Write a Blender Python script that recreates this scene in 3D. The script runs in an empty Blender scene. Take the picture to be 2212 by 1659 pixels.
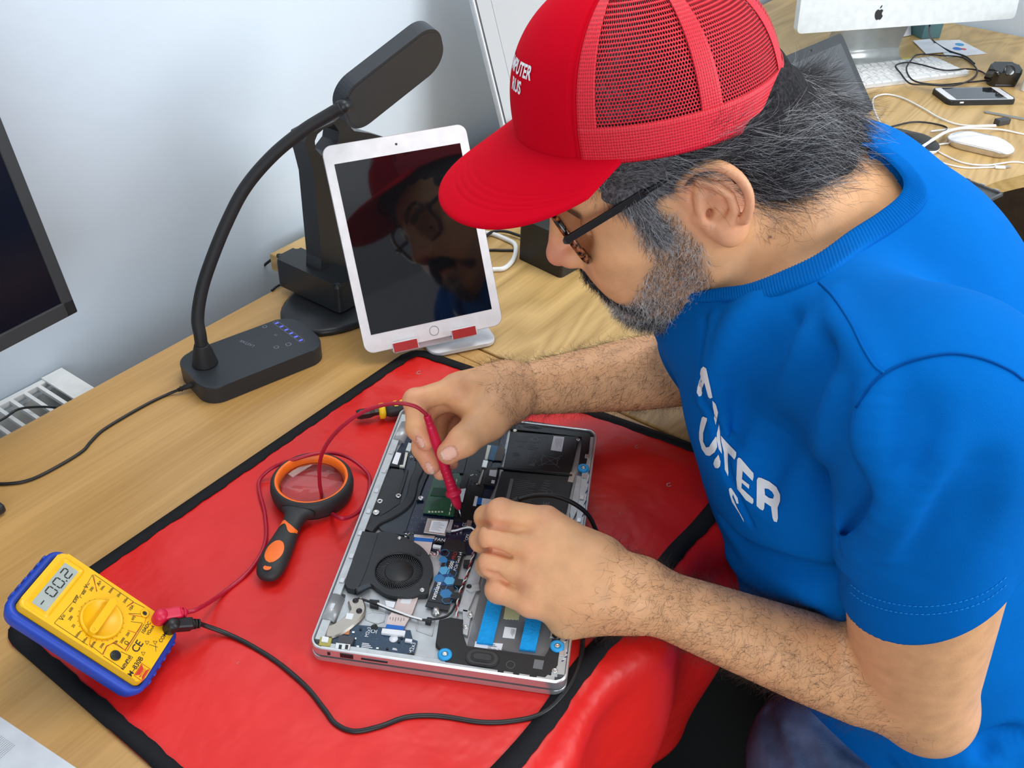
import bpy, bmesh, math, random, time
import numpy as np
from mathutils import Vector, Matrix
from mathutils.bvhtree import BVHTree
random.seed(7); np.random.seed(7)
T0 = time.time()
S = bpy.context.scene
COL = S.collection

# ------------------------------------------------------------------ camera
FPX = 2050.0
CW, CH = 2212.0, 1659.0
CAMP = np.array([-0.3109761, -0.4055969, 1.4108487])
RW = np.array([[0.58655663, -0.80925235, 0.03258729],
               [-0.47149825, -0.37390940, -0.79867463],
               [0.65851402, 0.45310305, -0.60088011]])   # rows: right, down, forward
cam = bpy.data.objects.new('camera', bpy.data.cameras.new('camera'))
COL.objects.link(cam)
cam.data.sensor_width = 36.0
cam.data.lens = 36.0 * FPX / CW
cam.data.clip_start = 0.02
cam.data.clip_end = 50
rot = Matrix((RW[0], -RW[1], -RW[2])).transposed()
cam.matrix_world = Matrix.Translation(Vector(CAMP)) @ rot.to_4x4()
S.camera = cam

# measured places in the room: a line of sight of the survey camera met with a known plane
def ray(px, py):
    return RW.T @ np.array([(px - CW / 2) / FPX, (py - CH / 2) / FPX, 1.0])
def on(px, py, z=0.75):
    d = ray(px, py); return CAMP + (z - CAMP[2]) / d[2] * d
def aty(px, py, y):
    d = ray(px, py); return CAMP + (y - CAMP[1]) / d[1] * d
def atx(px, py, x):
    d = ray(px, py); return CAMP + (x - CAMP[0]) / d[0] * d
def atd(px, py, d):
    return CAMP + ray(px, py) * d

# ------------------------------------------------------------------ world and lights
S.view_settings.view_transform = 'Standard'
S.view_settings.look = 'None'
S.view_settings.gamma = 1.0
S.view_settings.use_curve_mapping = False
S.view_settings.exposure = -0.30
W = bpy.data.worlds.new('world'); S.world = W; W.use_nodes = True
W.node_tree.nodes['Background'].inputs[0].default_value = (0.80, 0.88, 1.0, 1)
W.node_tree.nodes['Background'].inputs[1].default_value = 0.46
def area(name, loc, target, sx, sy, power, col=(1, 1, 1)):
    l = bpy.data.lights.new(name, 'AREA'); l.shape = 'RECTANGLE'; l.size = sx; l.size_y = sy
    l.energy = power; l.color = col
    o = bpy.data.objects.new(name, l); COL.objects.link(o)
    o.location = loc
    o.rotation_euler = (Vector(target) - Vector(loc)).to_track_quat('-Z', 'Y').to_euler()
    return o
area('window_light_rear', (1.3, -2.5, 2.0), (0.5, 0.0, 0.9), 1.8, 1.3, 78, (0.93, 0.97, 1.0))
area('window_light_side', (-1.9, -1.7, 1.55), (0.3, 0.0, 0.85), 1.8, 1.4, 43, (0.88, 0.95, 1.0))
area('ceiling_light', (0.75, 0.0, 2.55), (0.75, 0.0, 0), 1.2, 0.6, 20, (1.0, 0.97, 0.92))

# ------------------------------------------------------------------ materials
def mat(name, col, rough=0.5, metal=0.0, spec=0.5, bump=None, vary=None, coat=0, sheen=0, sss=0, alpha=1, trans=0, emit=0, ior=1.45):
    m = bpy.data.materials.get(name)
    if m: return m
    m = bpy.data.materials.new(name); m.use_nodes = True
    nt = m.node_tree; b = nt.nodes['Principled BSDF']
    c = (col[0], col[1], col[2], 1)
    b.inputs['Base Color'].default_value = c
    b.inputs['Roughness'].default_value = rough; b.inputs['Metallic'].default_value = metal
    b.inputs['Specular IOR Level'].default_value = spec; b.inputs['IOR'].default_value = ior
    b.inputs['Coat Weight'].default_value = coat; b.inputs['Coat Roughness'].default_value = 0.05
    b.inputs['Alpha'].default_value = alpha; b.inputs['Transmission Weight'].default_value = trans
    if sheen: b.inputs['Sheen Weight'].default_value = sheen; b.inputs['Sheen Roughness'].default_value = 0.4
    if sss:
        b.inputs['Subsurface Weight'].default_value = sss
        b.inputs['Subsurface Radius'].default_value = (0.012, 0.004, 0.002)
        b.inputs['Subsurface Scale'].default_value = 1.0
    if emit:
        b.inputs['Emission Color'].default_value = c; b.inputs['Emission Strength'].default_value = emit
    tc = nt.nodes.new('ShaderNodeTexCoord')
    if vary is None: vary = (60, 0.06)
    if vary:
        n = nt.nodes.new('ShaderNodeTexNoise'); n.inputs['Scale'].default_value = vary[0]; n.inputs['Detail'].default_value = 4
        nt.links.new(tc.outputs['Object'], n.inputs['Vector'])
        mr = nt.nodes.new('ShaderNodeMapRange')
        mr.inputs['To Min'].default_value = 1 - vary[1]; mr.inputs['To Max'].default_value = 1 + vary[1]
        mr.inputs['From Min'].default_value = 0.3; mr.inputs['From Max'].default_value = 0.7
        nt.links.new(n.outputs['Fac'], mr.inputs['Value'])
        mx = nt.nodes.new('ShaderNodeVectorMath'); mx.operation = 'SCALE'; mx.inputs[0].default_value = col[:3]
        nt.links.new(mr.outputs[0], mx.inputs['Scale']); nt.links.new(mx.outputs[0], b.inputs['Base Color'])
    if bump:
        n2 = nt.nodes.new('ShaderNodeTexNoise'); n2.inputs['Scale'].default_value = bump[0]; n2.inputs['Detail'].default_value = 3
        nt.links.new(tc.outputs['Object'], n2.inputs['Vector'])
        bp = nt.nodes.new('ShaderNodeBump'); bp.inputs['Strength'].default_value = bump[1]; bp.inputs['Distance'].default_value = bump[2] if len(bump) > 2 else 0.001
        nt.links.new(n2.outputs['Fac'], bp.inputs['Height']); nt.links.new(bp.outputs[0], b.inputs['Normal'])
    return m
def ramp(nt, stops, src, interp='LINEAR'):
    r = nt.nodes.new('ShaderNodeValToRGB'); r.color_ramp.interpolation = interp
    e = r.color_ramp.elements
    e[0].position = stops[0][0]; e[0].color = (*stops[0][1], 1)
    e[1].position = stops[-1][0]; e[1].color = (*stops[-1][1], 1)
    for p, c in stops[1:-1]:
        q = e.new(p); q.color = (*c, 1)
    nt.links.new(src, r.inputs[0]); return r
def wood(name, a, b_, rough=0.35, cathedral=0.0, sc=1.0):
    m = bpy.data.materials.new(name); m.use_nodes = True; nt = m.node_tree; b = nt.nodes['Principled BSDF']
    tc = nt.nodes.new('ShaderNodeTexCoord'); mp = nt.nodes.new('ShaderNodeMapping')
    mp.inputs['Scale'].default_value = (1.2 * sc, 14 * sc, 14 * sc)
    nt.links.new(tc.outputs['Object'], mp.inputs[0])
    n = nt.nodes.new('ShaderNodeTexNoise'); n.inputs['Scale'].default_value = 1.6; n.inputs['Detail'].default_value = 8; n.inputs['Distortion'].default_value = 0.4 + cathedral
    nt.links.new(mp.outputs[0], n.inputs[0])
    mp2 = nt.nodes.new('ShaderNodeMapping'); mp2.inputs['Scale'].default_value = (9 * sc, 260 * sc, 200 * sc)
    nt.links.new(tc.outputs['Object'], mp2.inputs[0])
    n2 = nt.nodes.new('ShaderNodeTexNoise'); n2.inputs['Scale'].default_value = 1.0; n2.inputs['Detail'].default_value = 4
    nt.links.new(mp2.outputs[0], n2.inputs[0])
    src = n.outputs['Fac']
    if cathedral:
        mp3 = nt.nodes.new('ShaderNodeMapping'); mp3.inputs['Scale'].default_value = (3.2, 17, 17)
        nt.links.new(tc.outputs['Object'], mp3.inputs[0])
        n3 = nt.nodes.new('ShaderNodeTexNoise'); n3.inputs['Scale'].default_value = 0.45; n3.inputs['Detail'].default_value = 1; n3.inputs['Distortion'].default_value = 0.8
        nt.links.new(mp3.outputs[0], n3.inputs[0])
        ml = nt.nodes.new('ShaderNodeMath'); ml.operation = 'MULTIPLY'; ml.inputs[1].default_value = 26
        nt.links.new(n3.outputs['Fac'], ml.inputs[0])
        sn = nt.nodes.new('ShaderNodeMath'); sn.operation = 'PINGPONG'; sn.inputs[1].default_value = 1
        nt.links.new(ml.outputs[0], sn.inputs[0]); 
        mxx = nt.nodes.new('ShaderNodeMath'); mxx.operation = 'MULTIPLY_ADD'; mxx.inputs[1].default_value = 0.32
        nt.links.new(sn.outputs[0], mxx.inputs[0]); 
        m4 = nt.nodes.new('ShaderNodeMath'); m4.operation = 'MULTIPLY'; m4.inputs[1].default_value = 0.68
        nt.links.new(src, m4.inputs[0]); nt.links.new(m4.outputs[0], mxx.inputs[2]); src = mxx.outputs[0]
    ad = nt.nodes.new('ShaderNodeMath'); ad.operation = 'MULTIPLY_ADD'; ad.inputs[1].default_value = 0.46
    nt.links.new(n2.outputs['Fac'], ad.inputs[0]); nt.links.new(src, ad.inputs[2])
    mid = tuple((x + y) / 2 for x, y in zip(a, b_))
    r = ramp(nt, [(0.42, b_), (0.66, mid), (0.92, a)], ad.outputs[0])
    nt.links.new(r.outputs[0], b.inputs['Base Color'])
    b.inputs['Roughness'].default_value = rough
    bp = nt.nodes.new('ShaderNodeBump'); bp.inputs['Strength'].default_value = 0.12; bp.inputs['Distance'].default_value = 0.001
    nt.links.new(n2.outputs['Fac'], bp.inputs['Height']); nt.links.new(bp.outputs[0], b.inputs['Normal'])
    return m

# ------------------------------------------------------------------ object helpers
def link(name, me, m=None, parent=None):
    o = bpy.data.objects.new(name, me); COL.objects.link(o)
    if m is not None:
        for q in (m if isinstance(m, (list, tuple)) else [m]): me.materials.append(q)
    if parent is not None: o.parent = parent
    return o
def tag(o, label=None, cat=None, group=None, kind=None):
    if label: o['label'] = label
    if cat: o['category'] = cat
    if group: o['group'] = group
    if kind: o['kind'] = kind
    return o
def empty(name, loc, label, cat, rot=None, group=None):
    o = bpy.data.objects.new(name, None); COL.objects.link(o); o.empty_display_size = 0.02
    if rot is not None: o.matrix_world = Matrix.Translation(Vector(loc)) @ rot.to_4x4()
    else: o.location = loc
    return tag(o, label, cat, group)
class MB:
    """collects shapes in one frame, links them as one mesh object"""
    def __init__(s): s.bm = bmesh.new()
    def face(s, pts, mi=0, smooth=False):
        f = s.bm.faces.new([s.bm.verts.new(Vector(p)) for p in pts]); f.material_index = mi; f.smooth = smooth; return f
    def box(s, c, d, rz=0.0, mi=0, bev=0.0, R=None):
        hx, hy, hz = d[0] / 2, d[1] / 2, d[2] / 2
        b2 = bmesh.new()
        bmesh.ops.create_cube(b2, size=1)
        for v in b2.verts: v.co = Vector((v.co.x * d[0], v.co.y * d[1], v.co.z * d[2]))
        if bev > 0: bmesh.ops.bevel(b2, geom=list(b2.edges), offset=min(bev, min(d) * 0.49), segments=2, affect='EDGES', profile=0.5)
        M = Matrix.Translation(Vector(c)) @ ((R.to_4x4()) if R is not None else Matrix.Rotation(rz, 4, 'Z'))
        return s.add(b2, M, mi)
    def add(s, b2, M=None, mi=0, smooth=False):
        vm = {}
        for v in b2.verts: vm[v] = s.bm.verts.new((M @ v.co) if M is not None else v.co)
        for f in b2.faces:
            g = s.bm.faces.new([vm[v] for v in f.verts]); g.material_index = mi; g.smooth = smooth or f.smooth
        b2.free(); return s
    def prism(s, pts, z0, z1, mi=0, bev=0.0, M=None, smooth=False):
        """pts: 2D outline, extruded z0..z1"""
        b2 = bmesh.new()
        if z1 < z0: z0, z1 = z1, z0
        ar = sum(pts[i][0] * pts[(i + 1) % len(pts)][1] - pts[(i + 1) % len(pts)][0] * pts[i][1] for i in range(len(pts)))
        if ar < 0: pts = list(reversed(pts))
        lo = [b2.verts.new((p[0], p[1], z0)) for p in pts]; hi = [b2.verts.new((p[0], p[1], z1)) for p in pts]
        b2.faces.new(list(reversed(lo))); top = b2.faces.new(hi)
        n = len(pts)
        for i in range(n):
            f = b2.faces.new([lo[i], lo[(i + 1) % n], hi[(i + 1) % n], hi[i]]); f.smooth = smooth
        if bev > 0: bmesh.ops.bevel(b2, geom=list(top.edges), offset=bev, segments=3, affect='EDGES', profile=0.5)
        return s.add(b2, M, mi)
    def tube(s, pts, r, n=10, mi=0, caps=True):
        pts = [Vector(p) for p in pts]
        rr = r if isinstance(r, (list, tuple, np.ndarray)) else [r] * len(pts)
        rings = []; up = None
        for i, p in enumerate(pts):
            t = (pts[min(i + 1, len(pts) - 1)] - pts[max(i - 1, 0)]).normalized()
            if up is None:
                up = Vector((0, 0, 1)) if abs(t.z) < 0.9 else Vector((1, 0, 0))
            u = (up - t * up.dot(t)).normalized(); w = t.cross(u); up = u
            rings.append([s.bm.verts.new(p + (u * math.cos(2 * math.pi * k / n) + w * math.sin(2 * math.pi * k / n)) * rr[i]) for k in range(n)])
        for a, b in zip(rings[:-1], rings[1:]):
            for k in range(n):
                f = s.bm.faces.new([a[k], a[(k + 1) % n], b[(k + 1) % n], b[k]]); f.smooth = True; f.material_index = mi
        if caps:
            s.bm.faces.new(list(reversed(rings[0]))).material_index = mi; s.bm.faces.new(rings[-1]).material_index = mi
        return s
    def lathe(s, prof, c=(0, 0, 0), n=32, mi=0, R=None, sx=1, sy=1, smooth=True, caps=True):
        """prof: (r,z) list"""
        if len(prof) == 2 and (prof[0][0] < 1e-6 or prof[1][0] < 1e-6): caps = False
        rings = []
        for r, z in prof:
            ring = []
            for k in range(n):
                v = Vector((r * sx * math.cos(2 * math.pi * k / n), r * sy * math.sin(2 * math.pi * k / n), z))
                if R is not None: v = R @ v
                ring.append(s.bm.verts.new(v + Vector(c)))
            rings.append(ring)
        for a, b in zip(rings[:-1], rings[1:]):
            for k in range(n):
                f = s.bm.faces.new([a[k], a[(k + 1) % n], b[(k + 1) % n], b[k]]); f.smooth = smooth; f.material_index = mi
        if caps and prof[0][0] > 1e-6: s.bm.faces.new(list(reversed(rings[0]))).material_index = mi
        if caps and prof[-1][0] > 1e-6: s.bm.faces.new(rings[-1]).material_index = mi
        return s
    def build(s, name, m, parent=None, fix=True, local=False):
        bmesh.ops.remove_doubles(s.bm, verts=s.bm.verts, dist=1e-6)
        if fix: bmesh.ops.recalc_face_normals(s.bm, faces=s.bm.faces)
        me = bpy.data.meshes.new(name); s.bm.to_mesh(me); s.bm.free()
        return link(name, me, m, parent)
def cr(pts, n=8, closed=False):
    """Catmull-Rom through points"""
    P = [np.array(p, float) for p in pts]; out = []
    m = len(P)
    for i in range(m if closed else m - 1):
        if closed: a, b, c, d = P[(i - 1) % m], P[i], P[(i + 1) % m], P[(i + 2) % m]
        else:
            b, c = P[i], P[i + 1]; a = P[i - 1] if i > 0 else 2 * b - c; d = P[i + 2] if i + 2 < m else 2 * c - b
        for k in range(n):
            t = k / n
            out.append(0.5 * ((2 * b) + (-a + c) * t + (2 * a - 5 * b + 4 * c - d) * t * t + (-a + 3 * b - 3 * c + d) * t ** 3))
    if not closed: out.append(P[-1])
    return out
def rrect(w, h, r, n=6, cx=0, cy=0):
    out = []
    for sx, sy, a0 in ((1, 1, 0), (-1, 1, 90), (-1, -1, 180), (1, -1, 270)):
        for k in range(n + 1):
            a = math.radians(a0 + 90 * k / n)
            out.append((cx + sx * (w / 2 - r) + r * math.cos(a), cy + sy * (h / 2 - r) + r * math.sin(a)))
    return out
def frame3(x, y=None, z=None):
    """rotation with given x axis and approx z or y"""
    x = Vector(x).normalized()
    if z is not None: y = Vector(z).cross(x).normalized(); z = x.cross(y)
    else: z = x.cross(Vector(y)).normalized(); y = z.cross(x)
    return Matrix((x, y, z)).transposed()
def text_mb(txt, size, xf, mb, mi=0, depth=0.0, align='CENTER', bold=0.0):
    """filled glyphs of the built-in font, transformed by xf (a function Vector->Vector) into mb"""
    cu = bpy.data.curves.new('t', 'FONT'); cu.body = txt; cu.size = size; cu.align_x = align; cu.align_y = 'CENTER'
    cu.offset = bold * size; cu.resolution_u = 3
    o = bpy.data.objects.new('t', cu); COL.objects.link(o)
    me = bpy.data.meshes.new_from_object(o)
    vs = [mb.bm.verts.new(xf(v.co.copy())) for v in me.vertices]
    for p in me.polygons:
        try:
            f = mb.bm.faces.new([vs[i] for i in p.vertices]); f.material_index = mi
        except ValueError: pass
    bpy.data.objects.remove(o); bpy.data.curves.remove(cu); bpy.data.meshes.remove(me)
def structure(name, mb, m):
    o = mb.build(name, m); o['kind'] = 'structure'; return o
BLACK = mat('black_plastic', (0.012, 0.013, 0.015), 0.38)
BLACKM = mat('black_matte', (0.018, 0.018, 0.02), 0.7)
RUBBER = mat('black_rubber', (0.02, 0.02, 0.021), 0.55)
WHITEP = mat('white_plastic', (0.80, 0.80, 0.80), 0.3)
RES = 0.0017
# ------------------------------------------------------------------ the room
WALLY = 0.575
M_WALL = mat('painted_wall', (0.65, 0.735, 0.82), 0.62, vary=(3, 0.012), bump=(45, 0.12, 0.004))
structure('wall_back', MB().box((0.2, WALLY + 0.05, 1.3), (4.2, 0.1, 2.6)), M_WALL)
structure('wall_right', MB().box((2.35, -1.15, 1.3), (0.1, 3.5, 2.6)), M_WALL)
M_FLOOR = mat('grey_carpet', (0.045, 0.047, 0.045), 0.95, vary=(400, 0.35), bump=(600, 0.8, 0.004))
structure('floor', MB().box((0.2, -1.15, -0.05), (4.4, 3.6, 0.1)), M_FLOOR)
structure('ceiling', MB().box((0.2, -1.15, 2.66), (4.4, 3.6, 0.1)), mat('ceiling_paint', (0.8, 0.8, 0.8), 0.9))
# desks
OAK1 = wood('oak_desk', (0.62, 0.36, 0.125), (0.41, 0.215, 0.058), 0.32)
OAK2 = wood('oak_desk_cathedral', (0.62, 0.40, 0.155), (0.38, 0.23, 0.070), 0.35, cathedral=0.5)
OAKD = wood('oak_panel', (0.20, 0.13, 0.07), (0.12, 0.075, 0.04), 0.5)
SEAM = 0.447
e = empty('desk', (0, 0, 0), 'oak veneered straight desk under the red mat, running along the wall', 'desk')
top = MB(); top.prism([(-1.05, -0.19), (SEAM - 0.026, -0.19), (SEAM - 0.026, 0.459), (-1.05, 0.459)], 0.725, 0.75, bev=0.0015)
top.build('tabletop', OAK1, e)
eb = MB(); eb.box((SEAM - 0.0135, 0.1345, 0.7375), (0.0235, 0.649, 0.025), bev=0.002)
eb.build('edge_band', OAK1, e)
eb = MB(); eb.box((-0.3, -0.19 - 0.0015, 0.7375), (1.45, 0.003, 0.025)); eb.build('front_edging', OAK1, e)
for x in (-1.0, 0.40):
    l = MB(); l.box((x, 0.14, 0.3575), (0.022, 0.56, 0.715), bev=0.001); l.box((x, 0.14, 0.72), (0.022, 0.56, 0.012)); l.build('leg', OAKD, e)
e2 = empty('corner_desk', (0, 0, 0), 'curved oak corner desk beyond the seam, carrying the keyboard and mice', 'desk')
pts = [(SEAM + 0.001, 0.535), (SEAM + 0.001, -0.133)]
pts += [tuple(p[:2]) for p in cr([(SEAM + 0.001, -0.133), (0.75, -0.14), (1.10, -0.165), (1.30, -0.195), (1.40, -0.225), (1.52, -0.30), (1.62, -0.42), (1.70, -0.62), (1.72, -0.8)], 6)[1:]]
pts += [(2.29, -0.8), (2.29, 0.535)]
t2 = MB(); t2.prism(pts, 0.725, 0.7505, bev=0.002); t2.build('tabletop', OAK2, e2)
for bx, by, sx, sy in ((SEAM + 0.03, 0.16, 0.022, 0.56), (2.27, 0.0, 0.022, 0.9), (1.9, -0.78, 0.7, 0.02)):
    l = MB(); l.box((bx, by if bx > 1 else 0.30, 0.3625), (sx, sy if bx > 1 else 0.36, 0.725)); l.build('leg', OAKD, e2)
l = MB(); l.box((1.40, 0.1, 0.40), (1.7, 0.018, 0.62)); l.build('modesty_panel', OAKD, e2)
# radiator below the wall, seen past the desk edge
rp = on(188, 832, 0.715)
RZ = 0.715
rad = empty('radiator', (rp[0] - 0.6, 0.51, 0.1), 'white panel radiator with slotted top grille behind the desk edge', 'radiator')
M_RAD = mat('radiator_enamel', (0.78, 0.79, 0.78), 0.3)
rad.location = (0, 0, 0)
g = MB()
x1 = rp[0]; x0 = x1 - 1.1; yf, yb = 0.468, 0.566
g.box(((x0 + x1) / 2, yf + 0.008, RZ - 0.008), (x1 - x0, 0.018, 0.016), bev=0.004)
g.box(((x0 + x1) / 2, yb - 0.004, RZ - 0.004), (x1 - x0, 0.008, 0.008), bev=0.001)
g.box((x1 - 0.0125, (yf + yb) / 2, RZ + 0.0005), (0.027, yb - yf, 0.003))
x = x1 - 0.035
while x > x0:
    g.box((x, (yf + yb) / 2, RZ - 0.003), (0.0045, yb - yf - 0.012, 0.005)); x -= 0.0175
g.build('top_grille', M_RAD, rad)
g = MB(); g.box(((x0 + x1) / 2, yf + 0.003, 0.40), (x1 - x0, 0.006, RZ * 2 - 0.80 - 0.03)); g.build('front_panel', M_RAD, rad)
g = MB(); g.box(((x0 + x1) / 2, yb - 0.003, 0.40), (x1 - x0, 0.006, RZ * 2 - 0.80 - 0.03)); g.build('rear_panel', M_RAD, rad)
g = MB(); g.box((x1 - 0.001, (yf + yb) / 2, 0.40), (0.002, yb - yf, RZ * 2 - 0.80 - 0.02)); g.build('end_panel', M_RAD, rad)
g = MB()
x = x0 + 0.03
while x < x1 - 0.03:
    g.box((x, (yf + yb) / 2, 0.40), (0.012, 0.06, 0.52)); x += 0.03
g.build('convector_fins', mat('convector_steel', (0.42, 0.42, 0.41), 0.55, 0.2), rad)
# ------------------------------------------------------------------ smooth-blended body surfaces
from concurrent.futures import ThreadPoolExecutor
QUICK = float(globals().get('QUICK', 1.0))
def V3(*a): return np.array(a, np.float32)
class Prim:
    """distance function + bounding sphere + op ('u' union, 's' subtract) + blend radius"""
    def __init__(s, fn, c, r, op='u', k=0.01): s.fn, s.c, s.r, s.op, s.k = fn, np.array(c, np.float32), r, op, k
def cone(a, b, ra, rb, k=0.01, op='u', sq=None):
    """tapered capsule; sq=(axis, factor): flattened along a world axis"""
    a = V3(*a); b = V3(*b); ba = b - a; L2 = float(ba @ ba) + 1e-12
    if sq is not None:
        ax = V3(*sq[0]); ax /= np.linalg.norm(ax); fa = 1.0 / sq[1] - 1.0
    def fn(p):
        q = p - a
        h = np.clip((q @ ba) / L2, 0, 1)
        v = q - h[:, None] * ba
        if sq is not None: v = v + np.outer((v @ ax) * fa, ax)
        d = np.sqrt((v * v).sum(1)) - (ra + (rb - ra) * h)
        return d * (min(1, sq[1]) if sq is not None else 1)
    return Prim(fn, (a + b) / 2, math.sqrt(L2) / 2 + max(ra, rb), op, k)
def chain(pts, rs, k=0.01, op='u', sq=None):
    """one prim: polyline of tapered capsules, hard min inside (already smooth)"""
    P = [V3(*p) for p in pts]
    segs = [cone(P[i], P[i + 1], rs[i], rs[i + 1], sq=sq) for i in range(len(P) - 1)]
    def fn(p):
        d = segs[0].fn(p)
        for s_ in segs[1:]: d = np.minimum(d, s_.fn(p))
        return d
    c = sum(P) / len(P); r = max(np.linalg.norm(q - c) for q in P) + max(rs)
    return Prim(fn, c, float(r), op, k)
def ell(c, r, R=None, k=0.01, op='u'):
    """ellipsoid, R columns = axes"""
    c = V3(*c); r = V3(*r); R = np.eye(3, dtype=np.float32) if R is None else np.array(R, np.float32)
    def fn(p):
        q = (p - c) @ R
        k0 = np.sqrt(((q / r) ** 2).sum(1)) + 1e-9; k1 = np.sqrt(((q / (r * r)) ** 2).sum(1)) + 1e-9
        return k0 * (k0 - 1) / k1
    return Prim(fn, c, float(max(r)), op, k)
def rbox(c, h, R, rr, k=0.01, op='u'):
    c = V3(*c); h = V3(*h); R = np.array(R, np.float32)
    def fn(p):
        q = np.abs((p - c) @ R) - (h - rr)
        return np.sqrt((np.maximum(q, 0) ** 2).sum(1)) + np.minimum(q.max(1), 0) - rr
    return Prim(fn, c, float(np.linalg.norm(h)), op, k)
def field(prims, p, sub=None):
    d = np.full(len(p), 1e3, np.float32)
    for q in prims:
        e = q.fn(p)
        if q.op == 'u':
            h = np.maximum(q.k - np.abs(d - e), 0) / q.k
            d = np.minimum(d, e) - h * h * q.k * 0.25
        elif q.op == 's':
            e = -e; h = np.maximum(q.k - np.abs(d - e), 0) / q.k
            d = np.maximum(d, e) + h * h * q.k * 0.25
        else: d = q.op(d, e, p)
    return d
def mesh_field(prims, res, lo, hi, name):
    """naive surface nets over the blocks that meet the surface"""
    N = 24; bs = N * res
    lo = np.array(lo, np.float64); nb = np.ceil((np.array(hi) - lo) / bs).astype(int)
    g = np.stack(np.meshgrid(*[np.arange(n) for n in nb], indexing='ij'), -1).reshape(-1, 3)
    cen = (lo + (g + 0.5) * bs).astype(np.float32); hd = bs * 0.87
    d = np.concatenate([field(prims, cen[i:i + 20000]) for i in range(0, len(cen), 20000)])
    keep = np.abs(d) < hd * 1.75 + 0.010
    g = g[keep]; cen = cen[keep]
    base = np.stack(np.meshgrid(*[np.arange(N + 1)] * 3, indexing='ij'), -1).reshape(-1, 3)
    corners = [(i, j, k) for i in (0, 1) for j in (0, 1) for k in (0, 1)]
    edges = [(a, b) for a in range(8) for b in range(a + 1, 8) if sum(abs(corners[a][t] - corners[b][t]) for t in range(3)) == 1]
    BIG = 1 << 20
    def work(bi):
        o = lo + g[bi] * bs
        p = (o + base * res).astype(np.float32)
        act = [q for q in prims if q.op != 'u' or np.linalg.norm(q.c - cen[bi]) - q.r < hd * 1.1 + q.k + 0.045]
        # keep every union prim near enough to matter
        if not act: return None
        f = field(act, p).reshape(N + 1, N + 1, N + 1)
        s = f < 0
        cs = np.zeros((N, N, N), int)
        for (i, j, k) in corners: cs += s[i:N + i, j:N + j, k:N + k]
        idx = np.argwhere((cs > 0) & (cs < 8))
        if len(idx) == 0: return None
        fv = np.stack([f[idx[:, 0] + i, idx[:, 1] + j, idx[:, 2] + k] for (i, j, k) in corners], 1)
        acc = np.zeros((len(idx), 3)); cnt = np.zeros(len(idx))
        for a, b in edges:
            fa, fb = fv[:, a], fv[:, b]; m = (fa < 0) != (fb < 0)
            t = np.where(m, fa / (fa - fb + 1e-20), 0)
            pos = np.array(corners[a]) + t[:, None] * (np.array(corners[b]) - np.array(corners[a]))
            acc += pos * m[:, None]; cnt += m
        vpos = o + (idx + acc / cnt[:, None]) * res
        G = idx + g[bi] * N
        key = (G[:, 0] * BIG + G[:, 1]) * BIG + G[:, 2]
        quads = []
        for ax in range(3):
            sl0 = [slice(0, N)] * 3; sl1 = [slice(0, N)] * 3; sl1[ax] = slice(1, N + 1)
            A = s[tuple(sl0)]; B = s[tuple(sl1)]
            e = np.argwhere(A != B)
            if len(e) == 0: continue
            inside = A[e[:, 0], e[:, 1], e[:, 2]]
            u = np.zeros(3, int); v = np.zeros(3, int); u[(ax + 1) % 3] = 1; v[(ax + 2) % 3] = 1
            E_ = e + g[bi] * N
            c4 = [E_, E_ - u, E_ - u - v, E_ - v]
            kk = np.stack([(c[:, 0] * BIG + c[:, 1]) * BIG + c[:, 2] for c in c4], 1)
            kk[~inside] = kk[~inside][:, ::-1]
            quads.append(kk)
        return vpos, key, np.concatenate(quads) if quads else np.zeros((0, 4), int)
    with ThreadPoolExecutor(4) as ex: out = [o for o in ex.map(work, range(len(g))) if o is not None]
    vp = np.concatenate([o[0] for o in out]); ky = np.concatenate([o[1] for o in out]); q = np.concatenate([o[2] for o in out])
    srt = np.argsort(ky); ks = ky[srt]; ii = np.searchsorted(ks, q); ii = np.minimum(ii, len(ks) - 1)
    ok = (ks[ii] == q).all(1)
    faces = srt[ii[ok]]
    me = bpy.data.meshes.new(name)
    me.vertices.add(len(vp)); me.vertices.foreach_set('co', vp.astype(np.float32).ravel())
    me.loops.add(len(faces) * 4); me.loops.foreach_set('vertex_index', faces.ravel().astype(np.int32))
    me.polygons.add(len(faces)); me.polygons.foreach_set('loop_start', np.arange(0, len(faces) * 4, 4, dtype=np.int32))
    me.polygons.foreach_set('use_smooth', np.ones(len(faces), bool))
    me.update(); me.validate()
    print(name, 'verts', len(vp), 'dropped', int((~ok).sum()), 't', round(time.time() - T0, 1))
    return me
def mesh_np(me):
    n = len(me.vertices); co = np.zeros(n * 3, np.float32); me.vertices.foreach_get('co', co)
    no = np.zeros(n * 3, np.float32); me.vertex_normals.foreach_get('vector', no)
    return co.reshape(-1, 3), no.reshape(-1, 3)
def point_attr(me, name, col):
    a = me.attributes.new(name, 'FLOAT_COLOR', 'POINT')
    c = np.ones((len(col), 4), np.float32); c[:, :3] = col; a.data.foreach_set('color', c.ravel())
def sstep(x, a, b):
    t = np.clip((x - a) / (b - a), 0, 1); return t * t * (3 - 2 * t)
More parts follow.
